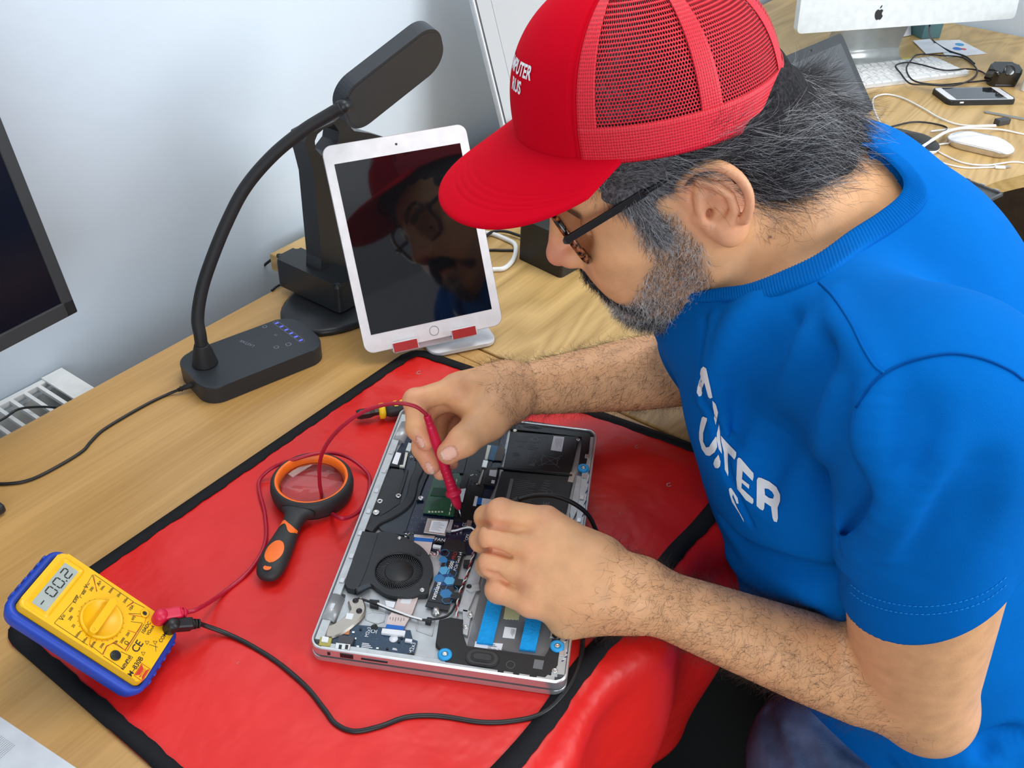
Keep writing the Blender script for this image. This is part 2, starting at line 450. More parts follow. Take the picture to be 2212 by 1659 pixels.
# ------------------------------------------------------------------ the person
K = atd
HM = np.array([[-0.5487, -0.7926, -0.2658], [0.6897, -0.6089, 0.3919], [-0.4725, 0.0317, 0.8808]])
HP = np.array([0.35988, -0.10256, 1.08479])
def H(F, L, U): return HP + HM @ np.array([F, L, U])
def hv(v): return HM @ np.array(v)
def hell(c, r, k=0.01, op='u', R=None):
    return ell(H(*c), r, HM if R is None else HM @ R, k, op)
def hcone(a, b, ra, rb, k=0.01, op='u', sq=None): return cone(H(*a), H(*b), ra, rb, k, op, None if sq is None else (hv(sq[0]), sq[1]))
def rotU(deg):   # rotation about the head's up axis
    c, s = math.cos(math.radians(deg)), math.sin(math.radians(deg)); return np.array([[c, -s, 0], [s, c, 0], [0, 0, 1]])
def rotL(deg):
    c, s = math.cos(math.radians(deg)), math.sin(math.radians(deg)); return np.array([[c, 0, s], [0, 1, 0], [-s, 0, c]])

# joints (camera-distance survey of the photographed pose, metres)
SL = K(2025, 880, 0.60); EL = K(1972, 1505, 0.845); WL = K(1390, 1288, 0.785)
SR = K(1570, 640, 0.86); ER = K(1545, 785, 1.04); WR = K(1100, 845, 0.94)
C7 = K(1832, 430, 0.845)
head = []
head.append(hell((-0.006, 0, 0.043), (0.096, 0.078, 0.084), 0.02))
head.append(hell((0.040, 0, 0.010), (0.060, 0.064, 0.070), 0.03))
head.append(hell((0.042, 0, -0.045), (0.054, 0.053, 0.062), 0.03))
for s in (1, -1):
    head.append(hcone((0.002, 0.050 * s, -0.052), (0.064, 0.014 * s, -0.084), 0.020, 0.018, 0.025))   # jaw
    head.append(hcone((0.000, 0.056 * s, -0.010), (0.002, 0.051 * s, -0.056), 0.020, 0.019, 0.02))
    head.append(hell((0.062, 0.043 * s, -0.014), (0.024, 0.022, 0.020), 0.02))                          # cheekbone
    head.append(hell((0.070, 0.030 * s, -0.042), (0.024, 0.024, 0.028), 0.02))                          # cheek
    head.append(hcone((0.090, 0.004 * s, 0.036), (0.074, 0.045 * s, 0.036), 0.010, 0.008, 0.014))       # brow
head.append(hcone((0.074, 0, -0.080), (0.074, 0, -0.089), 0.018, 0.016, 0.02))                           # chin
for s in (1, -1):
    head.append(hell((0.096, 0.032 * s, 0.011), (0.020, 0.019, 0.015), 0.014, 's'))                     # eye socket
    head.append(hell((0.0735, 0.032 * s, 0.010), (0.0135, 0.0155, 0.0125), 0.004))                      # lids
    head.append(hcone((0.0855, 0.022 * s, 0.008), (0.079, 0.044 * s, 0.006), 0.0016, 0.0012, 0.002))    # lash line
head.append(hcone((0.094, 0, 0.030), (0.116, 0, -0.014), 0.0075, 0.0095, 0.012))                        # nose
head.append(hell((0.116, 0, -0.019), (0.012, 0.011, 0.0095), 0.008))
for s in (1, -1):
    head.append(hell((0.106, 0.0125 * s, -0.022), (0.0115, 0.0065, 0.0085), 0.006))
    head.append(hell((0.111, 0.0065 * s, -0.031), (0.005, 0.0030, 0.004), 0.003, 's'))
head.append(hell((0.091, 0, -0.039), (0.012, 0.024, 0.016), 0.012))                                     # upper lip mound
head.append(hcone((0.0985, 0, -0.0495), (0.090, 0.022, -0.056), 0.0055, 0.003, 0.005))
head.append(hcone((0.0985, 0, -0.0495), (0.090, -0.022, -0.056), 0.0055, 0.003, 0.005))
head.append(hcone((0.0935, 0, -0.060), (0.088, 0.018, -0.061), 0.0065, 0.003, 0.005))
head.append(hcone((0.0935, 0, -0.060), (0.088, -0.018, -0.061), 0.0065, 0.003, 0.005))
def ear(s):
    """outer ear; s=+1 the left ear. coordinates relative to the ear canal"""
    out = []
    EX, EU = -0.006, 0.004
    def e(f, u, l): return (EX + f, (0.0715 + l) * s, EU + u)
    out.append(hell(e(-0.012, 0.002, 0.004), (0.020, 0.007, 0.031), 0.008, R=rotU(24 * s) @ rotL(-10)))
    hx = [(0.006, 0.004, 0.003), (0.011, 0.016, 0.003), (0.010, 0.027, 0.006), (0.002, 0.035, 0.010), (-0.010, 0.0375, 0.014), (-0.022, 0.033, 0.018),
          (-0.030, 0.022, 0.021), (-0.033, 0.008, 0.022), (-0.030, -0.006, 0.020), (-0.024, -0.016, 0.016)]
    hr = [0.0024, 0.003, 0.0038, 0.0042, 0.0044, 0.0044, 0.0042, 0.0038, 0.0036, 0.0036]
    hp = cr(hx, 3)
    rr = np.interp(np.linspace(0, 9, len(hp)), range(10), hr)
    out.append(chain([H(*e(*p)) for p in hp], rr, 0.003))
    out.append(hell(e(-0.0085, 0.000, 0.018), (0.0105, 0.010, 0.013), 0.004, 's', R=rotU(24 * s)))        # concha
    out.append(chain([H(*e(*p)) for p in [(-0.004, 0.026, 0.011), (-0.014, 0.019, 0.015), (-0.0205, 0.008, 0.0175), (-0.020, -0.004, 0.017), (-0.014, -0.012, 0.014), (-0.006, -0.0145, 0.011)]],
                     [0.003, 0.0038, 0.0038, 0.0036, 0.0038, 0.003], 0.004))                               # antihelix
    out.append(hell(e(-0.012, -0.024, 0.010), (0.0115, 0.0055, 0.0120), 0.006, R=rotU(20 * s)))           # lobe
    out.append(hell(e(0.0055, -0.004, 0.006), (0.0045, 0.0045, 0.0065), 0.004))                           # tragus
    out.append(hell(e(-0.003, -0.003, 0.004), (0.0045, 0.012, 0.0045), 0.004, 's'))                       # canal
    return out
head += ear(1)
# neck
NB = K(1790, 535, 0.845)
neck = [cone(H(-0.030, 0, -0.015), NB, 0.060, 0.066, 0.035), cone(H(-0.060, 0, 0.005), C7, 0.048, 0.052, 0.03), cone(C7, K(1855, 500, 0.855), 0.052, 0.055, 0.03),
        cone(K(1715, 545, 0.805), K(1890, 560, 0.80), 0.072, 0.060, 0.04),
        cone(H(0.012, 0, -0.075), NB + (K(1680, 620, 0.86) - NB), 0.040, 0.045, 0.03)]
# torso under the shirt
TC = K(1880, 950, 0.90)
torso = [cone(SL * .86 + SR * .14, SR * .86 + SL * .14, 0.052, 0.052, 0.04),
         cone(NB, TC, 0.075, 0.12, 0.05)]
up = lambda a, b: (np.array(b) - np.array(a)) / np.linalg.norm(np.array(b) - np.array(a))
def arm(S_, E_, W_, ru, rf):
    return [chain([S_, S_ * .5 + E_ * .5, S_ * .12 + E_ * .88], ru, 0.02),
            chain([S_ * .04 + E_ * .96, E_ * .80 + W_ * .20, E_ * .58 + W_ * .42, E_ * .30 + W_ * .70, E_ * .08 + W_ * .92, W_], rf, 0.018)]
armL = arm(SL, EL, WL, [0.064, 0.058, 0.052], [0.043, 0.0415, 0.0385, 0.0325, 0.0275, 0.0265])
armR = arm(SR, ER, WR, [0.060, 0.055, 0.046], [0.040, 0.041, 0.0385, 0.0315, 0.026, 0.0255])
armL.append(ell(K(2012, 1540, 0.858), (0.036, 0.036, 0.036), None, 0.045))    # point of the elbow
def hand(Wp, mcp, fingers, fr, thumb, tr, palm, kp=0.014):
    """mcp: 4 knuckle points; fingers: per finger [pip, dip, tip]; every bone its own tapered capsule"""
    out = []
    for i, m in enumerate(mcp):
        a = np.array(Wp) + (np.array(m) - np.array(Wp)) * 0.12
        out.append(cone(a, m, palm[0], palm[1 + i], kp))
    for i in range(3):   # flesh between the metacarpals
        m = (np.array(mcp[i]) + np.array(mcp[i + 1])) / 2; m = m + (np.array(Wp) - m) * 0.10
        out.append(cone(np.array(Wp) * .5 + m * .5, m, palm[0] * .8, palm[1 + i] * .85, kp))
    for i, (p, d, t) in enumerate(fingers):
        r = fr[i]
        out.append(cone(mcp[i], p, r * 1.0, r, 0.0035 if kp > 0.001 else 0.003))
        out.append(ell(p, (r * 1.08,) * 3, None, 0.003))
        out.append(chain([p, d], [r * 0.97, r * 0.88], 0.004))
        out.append(chain([d, t], [r * 0.90, r * 0.76], 0.004))
    out.append(chain([thumb[0], thumb[1]], [tr[0], tr[1]], 0.012))
    out.append(chain([thumb[1], thumb[2]], [tr[1], tr[2]], 0.006))
    out.append(chain([thumb[2], thumb[3]], [tr[2] * 1.02, tr[3]], 0.005))
    return out
# left hand, back uppermost, fingers curling down over the circuit board
mL = [K(1180, 1124, 0.797), K(1160, 1183, 0.790), K(1150, 1243, 0.789), K(1147, 1303, 0.792)]
fL = [[K(1082, 1107, 0.805), K(1050, 1117, 0.826), K(1052, 1135, 0.846)],
      [K(1066, 1160, 0.800), K(1040, 1167, 0.824), K(1050, 1180, 0.846)],
      [K(1065, 1216, 0.800), K(1053, 1222, 0.826), K(1075, 1225, 0.842)],
      [K(1077, 1274, 0.802), K(1072, 1272, 0.824), K(1095, 1270, 0.836)]]
tL = [K(1300, 1200, 0.800), K(1190, 1140, 0.828), K(1120, 1130, 0.846), K(1072, 1128, 0.852)]
handL = hand(WL, mL, fL, [0.0113, 0.0115, 0.0112, 0.0106], tL, [0.016, 0.0135, 0.0115, 0.010], [0.0225, 0.0125, 0.0125, 0.012, 0.0125])
def hit0(prims, px, py, d0=0.6, d1=1.1):
    r = ray(px, py).astype(np.float32); dd = np.linspace(d0, d1, 1200).astype(np.float32); f = field(prims, CAMP.astype(np.float32) + dd[:, None] * r)
    i = int(np.argmax(f < 0)); return dd[i] if f[i] < 0 else None
_cl = []
for pts in ([(1036, 1133), (1060, 1137), (1090, 1142), (1120, 1149)], [(1034, 1186), (1060, 1188), (1085, 1194), (1102, 1204)], [(1056, 1238), (1075, 1243), (1096, 1257)]):
    P = [K(x, y, h_ + 0.0016) for x, y in pts for h_ in [hit0(handL, x, y)] if h_]
    if len(P) > 1: _cl.append(chain(P, [0.0026] * (len(P) - 1) + [0.0012], 0.004, 's'))
handL += _cl
handL.append(chain([WL, K(1225, 1345, 0.800)], [0.022, 0.015], 0.02))   # heel of the hand
# right hand, seen from the thumb side, holding the probe
mR = [K(984, 838, 0.893), K(990, 848, 0.912), K(1000, 858, 0.930), K(1012, 868, 0.945)]
fR = [[K(898, 866, 0.880), K(900, 926, 0.872), K(919, 955, 0.873)],
      [K(915, 888, 0.902), K(913, 968, 0.888), K(932, 1006, 0.886)],
      [K(948, 900, 0.922), K(938, 975, 0.906), K(953, 1020, 0.900)],
      [K(975, 905, 0.935), K(965, 960, 0.925), K(975, 1000, 0.912)]]
tR = [K(1090, 868, 0.925), K(1052, 908, 0.893), K(1002, 952, 0.866), K(969, 978, 0.862)]
handR = hand(WR, mR, fR, [0.0110, 0.0112, 0.0104, 0.0094], tR, [0.023, 0.0190, 0.0140, 0.0108], [0.0240, 0.0140, 0.0140, 0.013, 0.012])
handR.append(chain([K(1060, 880, 0.905), K(1005, 868, 0.900)], [0.016, 0.011], 0.018))   # web of the thumb
# ------------------------------------------------------------------ t-shirt
Lb = up(SR, SL); Ub = up(K(2060, 1600, 1.08), K(1800, 640, 0.84)); Ub = Ub - Lb * (Ub @ Lb); Ub /= np.linalg.norm(Ub)
Fb = np.cross(Lb, Ub); RB = np.stack([Fb, Lb, Ub], 1)
print('body axes in camera', (RW @ RB).round(2).tolist())
def hit(prims, px, py, d0=0.45, d1=1.3, off=0.0):
    r = ray(px, py).astype(np.float32); dd = np.linspace(d0, d1, 1500).astype(np.float32)
    f = field(prims, (CAMP.astype(np.float32) + dd[:, None] * r))
    i = np.argmax(f < off)
    return dd[i] if f[i] < off else None
SLEEVE_END = K(2020, 1150, 0.712)
shirt = [ell(K(1835, 900, 0.865), (0.140, 0.172, 0.20), RB, 0.05),
         ell(K(1905, 1200, 0.965), (0.150, 0.175, 0.20), RB, 0.06),
         ell(K(2030, 1500, 1.06), (0.155, 0.178, 0.20), RB, 0.06),
         ell(K(1945, 735, 0.85), (0.105, 0.150, 0.15), RB, 0.05),
         ell(K(2110, 1040, 0.93), (0.115, 0.145, 0.22), RB, 0.05),
         cone(SL, SR, 0.064, 0.064, 0.05),
         cone(K(1775, 590, 0.85), K(1830, 800, 0.84), 0.080, 0.12, 0.04),
         ell(K(1905, 548, 0.865), (0.080, 0.105, 0.082), RB, 0.05),
         chain([SR, SR * .3 + ER * .7], [0.066, 0.062], 0.02)]
def inflate(q, e, k=None):
    f = q.fn; return Prim(lambda p: f(p) - e, q.c, q.r + e, 'u', k or q.k)
shirt += [inflate(q, 0.006) for q in torso + [neck[0], neck[1], neck[2], neck[3]] + [armL[0], armR[0]]][:len(torso) + 4]
HEM = up(SL, SLEEVE_END) + 0.62 * RW[0] + 0.05 * RW[1]; HEM /= np.linalg.norm(HEM); AX = up(SL, SLEEVE_END)   # direction of the sleeve; open end cut square to it
_sl = chain([SL, SL * .5 + SLEEVE_END * .5, SLEEVE_END, SLEEVE_END + AX * 0.07], [0.072, 0.070, 0.068, 0.068])
_ho = chain([SL * .4 + SLEEVE_END * .6, SLEEVE_END, SLEEVE_END + AX * 0.09], [0.058, 0.0648, 0.0650])
def sleeve_fn(p):
    return np.maximum(np.maximum(np.minimum(_sl.fn(p), armL[0].fn(p) - 0.0035), (p - V3(*SLEEVE_END)) @ V3(*HEM)), -_ho.fn(p))
sleeve = Prim(sleeve_fn, _sl.c, _sl.r, 'u', 0.02)
shirt.append(sleeve)
def trace(prims, px, py, d0=0.4, n=60, dmax=1.4):
    """distance along each line of sight to the blended surface"""
    R = np.stack([ray(x, y) for x, y in zip(px, py)]).astype(np.float32); ln = np.linalg.norm(R, axis=1)
    d = np.full(len(px), d0, np.float32); c = CAMP.astype(np.float32)
    for _ in range(n): d = d + 0.8 * field(prims, c + d[:, None] * R) / ln
    return np.where(d < dmax, d, np.nan)
def groove(pts, r, k=0.012, depth=0.4):
    P = []
    for p in cr([np.array(q, float) for q in pts], 4):
        d = hit(shirt, p[0], p[1])
        if d is None: continue
        P.append(K(p[0], p[1], d - r * depth))
    n = len(P); rr = [r * (0.15 + 0.85 * math.sin(math.pi * (i + 0.35) / (n - 1 + 0.7))) for i in range(n)]
    return chain(P, rr, k, 's')
def ridge(pts, r, k=0.014, depth=0.5):
    P = []
    for p in cr([np.array(q, float) for q in pts], 4):
        d = hit(shirt, p[0], p[1])
        if d is None: continue
        P.append(K(p[0], p[1], d + r * depth))
    n = len(P); rr = [r * (0.15 + 0.85 * math.sin(math.pi * (i + 0.35) / (n - 1 + 0.7))) for i in range(n)]
    return chain(P, rr, k, 'u')

nsh = list(shirt)
INR = [(1500,628,0),(1560,622,0),(1620,614,0),(1690,588,0),(1765,552,0),(1835,500,0),(1900,458,0),(1945,420,0),(1950,385,.785),(1912,343,.82),(1862,315,.85),(1790,325,.89),(1700,355,.92),(1620,400,.93),(1560,480,.91),(1500,590,.88)]
OUT = [(1492,650,0),(1560,652,0),(1630,653,0),(1700,632,0),(1780,600,0),(1855,548,0),(1930,500,0),(1990,452,0),(2002,410,0),(1962,355,.83),(1905,322,.855),(1810,312,.90),(1700,340,.935),(1600,390,.945),(1540,470,.925),(1480,600,.89)]
NR = 720
def ring2(pts):
    P = np.array(cr([np.array(q, float) for q in pts], 24, True)); i = np.linspace(0, len(P), NR, endpoint=False)
    j = np.arange(len(P) + 1); Q = np.vstack([P, P[:1]]); return np.stack([np.interp(i, j, Q[:, k]) for k in range(3)], 1)
r1, r2 = ring2(INR), ring2(OUT)
prof = [(-0.02, -0.0030), (-0.02, 0.0), (0.03, 0.0018), (0.15, 0.0026), (0.3, 0.0028), (0.45, 0.0028), (0.6, 0.0028), (0.75, 0.0028), (0.9, 0.0024), (0.99, 0.0010), (1.01, -0.002)]
ss = np.array([q[0] for q in prof]); GX = r1[None, :, :2] + (r2 - r1)[None, :, :2] * ss[:, None, None]
tr_ = trace(nsh, GX[:, :, 0].ravel(), GX[:, :, 1].ravel()).reshape(len(ss), NR)
cnt = len(INR); tt = np.arange(NR) / NR * cnt                  # control index along the ring
near_w = np.where((tt < 10.0), 1.0, 0.0); near_w = np.where((tt >= 10.0) & (tt < 11.0), 11.0 - tt, near_w); near_w = np.where(tt > cnt - 0.5, (tt - cnt + 0.5) * 2, near_w)
def fillz(ctrl, col_):
    """hand-set distances on the far side, traced ones on the near side"""
    z = []
    for k, q in enumerate(ctrl): z.append(q[2] if q[2] else float(np.nan_to_num(tr_[col_, int(k / cnt * NR)], nan=0.8)))
    zz = np.array([c[0] for c in cr([[v] for v in z], 24, True)]); return np.interp(np.linspace(0, len(zz), NR, endpoint=False), np.arange(len(zz) + 1), np.append(zz, zz[0]))
zi, zo = fillz(INR, 1), fillz(OUT, -2)
lin = zi[None] + (zo - zi)[None] * ss[:, None]
zz = np.where(np.isnan(tr_), lin, tr_); zz = zz * near_w + lin * (1 - near_w)
for _ in range(10): zz = zz * .5 + (np.roll(zz, 1, 1) + np.roll(zz, -1, 1)) * .25
DX = (GX[:, :, 0] - CW / 2) / FPX; DY = (GX[:, :, 1] - CH / 2) / FPX
CG = CAMP + (np.stack([DX, DY, np.ones_like(DX)], -1) @ RW) * zz[..., None]
out_ = CG[-2]; inr = CG[1]
oc = out_.mean(0); _u, _s, vt = np.linalg.svd(out_ - oc); nrm = vt[2]
if nrm @ (inr.mean(0) - oc) < 0: nrm = -nrm
# folds of the cloth, each a shallow valley or ridge running over the surface
folds = [groove([(1912, 806), (1880, 840), (1850, 880), (1812, 940), (1795, 1000), (1790, 1060), (1802, 1130)], 0.012, 0.020, 0.15),
         groove([(1560, 1130), (1600, 1180), (1650, 1212), (1710, 1232), (1760, 1240), (1815, 1240)], 0.011, 0.016, 0.1),
         groove([(1600, 1215), (1640, 1262), (1690, 1300), (1750, 1325)], 0.010, 0.016, -0.1),
         ridge([(1575, 1190), (1620, 1236), (1680, 1268), (1760, 1285)], 0.010, 0.02, 0.6),
         groove([(1545, 850), (1552, 930), (1562, 990), (1580, 1050), (1620, 1130)], 0.005, 0.009, 0.0),
         ridge([(1900, 815), (1880, 950), (1875, 1080), (1850, 1150)], 0.010, 0.025, 0.75),
         ridge([(1640, 660), (1600, 720), (1560, 800), (1530, 860)], 0.012, 0.025, 0.85),
         groove([(1700, 700), (1640, 780), (1600, 870), (1580, 950)], 0.012, 0.028, -0.35),
         groove([(1790, 760), (1720, 860), (1670, 960), (1650, 1060)], 0.013, 0.03, -0.4),
         ridge([(1800, 640), (1820, 700), (1870, 760), (1900, 800)], 0.007, 0.016, 0.75),
         groove([(1830, 1090), (1870, 1040), (1920, 980), (1960, 900)], 0.010, 0.03, -0.35),
         ridge([(1840, 1200), (1880, 1140), (1950, 1060), (2010, 980)], 0.012, 0.035, 0.85),
         groove([(1835, 1160), (1880, 1080), (1935, 1010), (1985, 930)], 0.008, 0.02, 0.1), ridge([(1910, 830), (1905, 930), (1925, 1040), (1930, 1180)], 0.009, 0.02, 0.8), groove([(1990, 1240), (2060, 1120), (2110, 1020)], 0.009, 0.025, -0.1), groove([(1520, 700), (1525, 800), (1535, 880), (1550, 960)], 0.005, 0.009, 0.1), ridge([(1545, 690), (1548, 780), (1556, 860), (1570, 940)], 0.006, 0.012, 0.5),
         groove([(2110, 1640), (2150, 1600), (2205, 1590)], 0.010, 0.02, -0.2),
         ridge([(1960, 1640), (2050, 1640), (2150, 1655)], 0.010, 0.02, 0.6)]
MID = (CG[1] * .45 + CG[-2] * .55)[::6].astype(np.float32); DIR = (CG[1] - CG[-2])[::6].astype(np.float32)
def neck_fn(d, e, p):
    m = ((p - V3(*oc)) ** 2).sum(1) < 0.19 ** 2
    if m.any():
        q = p[m]; j = ((q[:, None] - MID[None]) ** 2).sum(2).argmin(1)
        side = ((q - MID[j]) * DIR[j]).sum(1) > 0
        d = d.copy(); d[m] = np.where(side, np.maximum(d[m], 0.003), d[m])
    return d
neck_cut = Prim(lambda p: p[:, 0] * 0, oc, 0.2, neck_fn, 0.004)
def sl_liner(p): return np.maximum(armL[0].fn(p) - 0.0035, (p - V3(*SLEEVE_END)) @ V3(*HEM))
liner = [inflate(q, 0.0045, 0.006) for q in torso + neck + [armL[0], armR[0]]]
shirt_all = [q for q in shirt if q is not sleeve] + [sleeve] + folds + liner[:len(torso)+len(neck)] + [Prim(sl_liner, armL[0].c, armL[0].r, 'u', 0.006), neck_cut]
allb = head + neck + torso + armL + armR + handL + handR

# ---- materials
def attr_mat(name, rough, sss=0.0, sheen=0.0, bump=(400, 0.15, 0.0006), spec=0.5, mott=(30, 0.08)):
    m = mat(name, (1, 1, 1), rough, sss=sss, sheen=sheen, bump=bump, vary=mott, spec=spec)
    nt = m.node_tree; a = nt.nodes.new('ShaderNodeAttribute'); a.attribute_name = 'tint'
    b = nt.nodes['Principled BSDF']; l = b.inputs['Base Color'].links[0].from_socket
    mx = nt.nodes.new('ShaderNodeMix'); mx.data_type = 'RGBA'; mx.blend_type = 'MULTIPLY'; mx.inputs[0].default_value = 1
    nt.links.new(l, mx.inputs[6]); nt.links.new(a.outputs['Color'], mx.inputs[7]); nt.links.new(mx.outputs[2], b.inputs['Base Color'])
    return m
M_SKIN = attr_mat('skin', 0.46, sss=0.12, bump=(650, 0.45, 0.0006), mott=(55, 0.10))
M_HAIR = attr_mat('hair_strands', 0.42, bump=None, mott=(200, 0.25))
def knit(name, col, rough=0.85):
    m = mat(name, col, rough, sheen=0.0, vary=(18, 0.03), spec=0.04)
    nt = m.node_tree; tc = nt.nodes.new('ShaderNodeTexCoord'); n = nt.nodes.new('ShaderNodeTexNoise'); n.inputs['Scale'].default_value = 1100
    nt.links.new(tc.outputs['Object'], n.inputs['Vector'])
    n2 = nt.nodes.new('ShaderNodeTexNoise'); n2.inputs['Scale'].default_value = 55; n2.inputs['Detail'].default_value = 5
    nt.links.new(tc.outputs['Object'], n2.inputs['Vector'])
    bp = nt.nodes.new('ShaderNodeBump'); bp.inputs['Strength'].default_value = 0.35; bp.inputs['Distance'].default_value = 0.0005
    b2 = nt.nodes.new('ShaderNodeBump'); b2.inputs['Strength'].default_value = 0.25; b2.inputs['Distance'].default_value = 0.002
    nt.links.new(n.outputs['Fac'], bp.inputs['Height']); nt.links.new(n2.outputs['Fac'], b2.inputs['Height'])
    nt.links.new(b2.outputs[0], bp.inputs['Normal']); nt.links.new(bp.outputs[0], nt.nodes['Principled BSDF'].inputs['Normal'])
    return m
BLUE = (0.0012, 0.135, 0.50)
M_SHIRT = knit('blue_cotton', BLUE); M_RIB = knit('blue_rib', (0.001, 0.12, 0.45))
RED = (0.58, 0.002, 0.014)

person = empty('person', (K(2030, 1560, 1.1)[0], K(2030, 1560, 1.1)[1], 0.0), 'man in red cap, glasses and blue t-shirt bending over the open laptop', 'person')
def under(o, par):
    o.parent = par; o.matrix_parent_inverse = Matrix.Translation(-Vector(par.location)) if par is person else Matrix.Identity(4); return o
# ---- body
me = mesh_field(allb, RES, (-0.2, -0.75, 0.5), (0.95, 0.25, 1.4), 'body')
co, no = mesh_np(me)
hc = (co - HP.astype(np.float32)) @ HM.astype(np.float32)      # head coordinates
base = np.array([0.80, 0.42, 0.205], np.float32)
col = np.tile(base, (len(co), 1))
def blend(c2, w):
    global col; w = np.clip(w, 0, 1)[:, None]; col = col * (1 - w) + np.array(c2, np.float32) * w
def near(p, r0, r1, arr=None):
    a = co if arr is None else arr
    return 1 - sstep(np.sqrt(((a - np.array(p, np.float32)) ** 2).sum(1)), r0, r1)
def nearchain(pts, r0, r1, arr):
    d = np.full(len(arr), 9.0, np.float32)
    for a, b in zip(pts[:-1], pts[1:]):
        a = V3(*a); b = V3(*b); ba = b - a; q = arr - a; h = np.clip(q @ ba / (ba @ ba), 0, 1)
        d = np.minimum(d, np.sqrt(((q - h[:, None] * ba) ** 2).sum(1)))
    return 1 - sstep(d, r0, r1)
for m in mL + mR + [f[0] for f in fL + fR]: blend((0.80, 0.31, 0.195), near(m, 0.006, 0.020) * 0.55)
for f in fL + fR: blend((0.80, 0.31, 0.195), near(f[2], 0.008, 0.022) * 0.6)
for t_ in (tL[3], tR[3]): blend((0.80, 0.31, 0.195), near(t_, 0.008, 0.025) * 0.5)
blend((0.80, 0.31, 0.195), near((-0.02, 0.085, 0.006), 0.025, 0.045, hc) * 0.4)
blend((0.80, 0.31, 0.195), near((0.12, 0, -0.02), 0.012, 0.03, hc) * 0.75)
blend((0.62, 0.24, 0.18), nearchain([(0.0985, 0.0, -0.0545), (0.089, 0.02, -0.058)], 0.004, 0.009, hc) * 0.8)
BEARD = [[(0.030, 0.068, 0.002), (0.022, 0.068, -0.030), (0.034, 0.056, -0.062), (0.062, 0.030, -0.088), (0.082, 0.0, -0.092)],
         [(0.020, 0.062, -0.055), (0.045, 0.045, -0.085), (0.070, 0.0, -0.105)],
         [(0.040, 0.058, -0.048), (0.068, 0.036, -0.070), (0.085, 0.0, -0.080)]]
MOUST = [[(0.106, 0.0, -0.038), (0.098, 0.016, -0.044), (0.084, 0.032, -0.056), (0.074, 0.036, -0.072)]]
abshc = hc.copy(); abshc[:, 1] = np.abs(abshc[:, 1])
wb = np.zeros(len(co), np.float32)
for c in BEARD: wb = np.maximum(wb, nearchain(c, 0.012, 0.024, abshc))
wm = nearchain(MOUST[0], 0.0075, 0.0125, abshc)
blend((0.30, 0.18, 0.125), wb * 0.55); blend((0.03, 0.025, 0.025), wm * 0.9)
wn = nearchain([(-0.01, 0.055, -0.085), (-0.03, 0.05, -0.11)], 0.02, 0.045, abshc); blend((0.50, 0.28, 0.16), wn * 0.35)
# brows and lashes
blend((0.03, 0.02, 0.018), nearchain([(0.099, 0.016, 0.030), (0.094, 0.034, 0.036), (0.082, 0.050, 0.032)], 0.0035, 0.007, abshc) * 0.85)
blend((0.03, 0.02, 0.018), nearchain([(0.0875, 0.022, 0.008), (0.080, 0.044, 0.006)], 0.0012, 0.003, abshc) * 0.9)
# moles
for q in [(1664, 512), (1902, 1368)]:
    d = hit(allb, *q)
    if d: blend((0.12, 0.05, 0.03), near(K(q[0], q[1], d), 0.0006, 0.0016))
# nails: flat plates pressed into the finger tips
def nail(tip, dip, side, w=0.0058, l=0.0062):
    t = up(dip, tip); c = np.array(tip) - t * 0.001 + side * 0.0
    return c, t
def paint_nail(px, py, a, b, ang):
    d = hit(allb, px, py)
    if not d: return
    c = K(px, py, d); P = co - c.astype(np.float32); s = RW.astype(np.float32)
    x = P @ s[0] * FPX / d; y = P @ s[1] * FPX / d; z = P @ s[2]
    ca, sa = math.cos(math.radians(ang)), math.sin(math.radians(ang))
    u = (x * ca + y * sa) / a; v = (-x * sa + y * ca) / b
    r = (np.abs(u) ** 3 + np.abs(v) ** 3) ** (1 / 3)
    w = (1 - sstep(r, 0.88, 1.05)) * (np.abs(z) < 0.012)
    blend((0.84, 0.47, 0.36), w * 0.9)
    rim = (1 - sstep(np.abs(r - 1.05), 0.06, 0.16)) * (np.abs(z) < 0.012); blend((0.40, 0.17, 0.11), rim * 0.5)
    tip = w * sstep(-u, 0.68, 0.85); blend((0.82, 0.70, 0.60), tip)
paint_nail(970, 980, 17, 14, -25); paint_nail(908, 955, 13, 6, -118); paint_nail(928, 1012, 14, 7, -118)
point_attr(me, 'tint', col)
body = under(link('body', me, M_SKIN), person)
bodyco, bodyno = co, no

# ---- t-shirt with its ribbed collar and print
me = mesh_field(shirt_all, RES * 1.15, (-0.2, -0.95, 0.3), (1.1, 0.25, 1.4), 't_shirt')
tshirt = under(link('t_shirt', me, M_SHIRT), person)
sco, sno = mesh_np(me)
sb = BVHTree.FromPolygons([Vector(v) for v in sco.tolist()], [tuple(p.vertices) for p in me.polygons])
def onshirt(px, py, off=0.0006):
    r = Vector(ray(px, py)).normalized(); h = sb.ray_cast(Vector(CAMP), r)
    if h[0] is None: return None
    n = h[1] if h[1].dot(r) < 0 else -h[1]
    return h[0] + n * off
mb = MB(); rows = []
gu = np.roll(CG, -1, 1) - np.roll(CG, 1, 1); gv = np.gradient(CG, axis=0); nv = np.cross(gu, gv); nv /= np.linalg.norm(nv, axis=2, keepdims=True) + 1e-9
if nv[4, 200] @ (CAMP - CG[4, 200]) < 0: nv = -nv
for i, (s_, h) in enumerate(prof):
    rib = np.where(np.arange(NR) % 4 < 2, 0.0003, -0.0003)[:, None] if 0.0 < s_ < 0.95 else 0
    rows.append([mb.bm.verts.new(Vector(v)) for v in (CG[i] + nv[i] * (h + rib))])
for a, b in zip(rows[:-1], rows[1:]):
    for i in range(NR):
        f = mb.bm.faces.new([a[i], a[(i + 1) % NR], b[(i + 1) % NR], b[i]]); f.smooth = True
collar = mb.build('collar', M_RIB, tshirt)
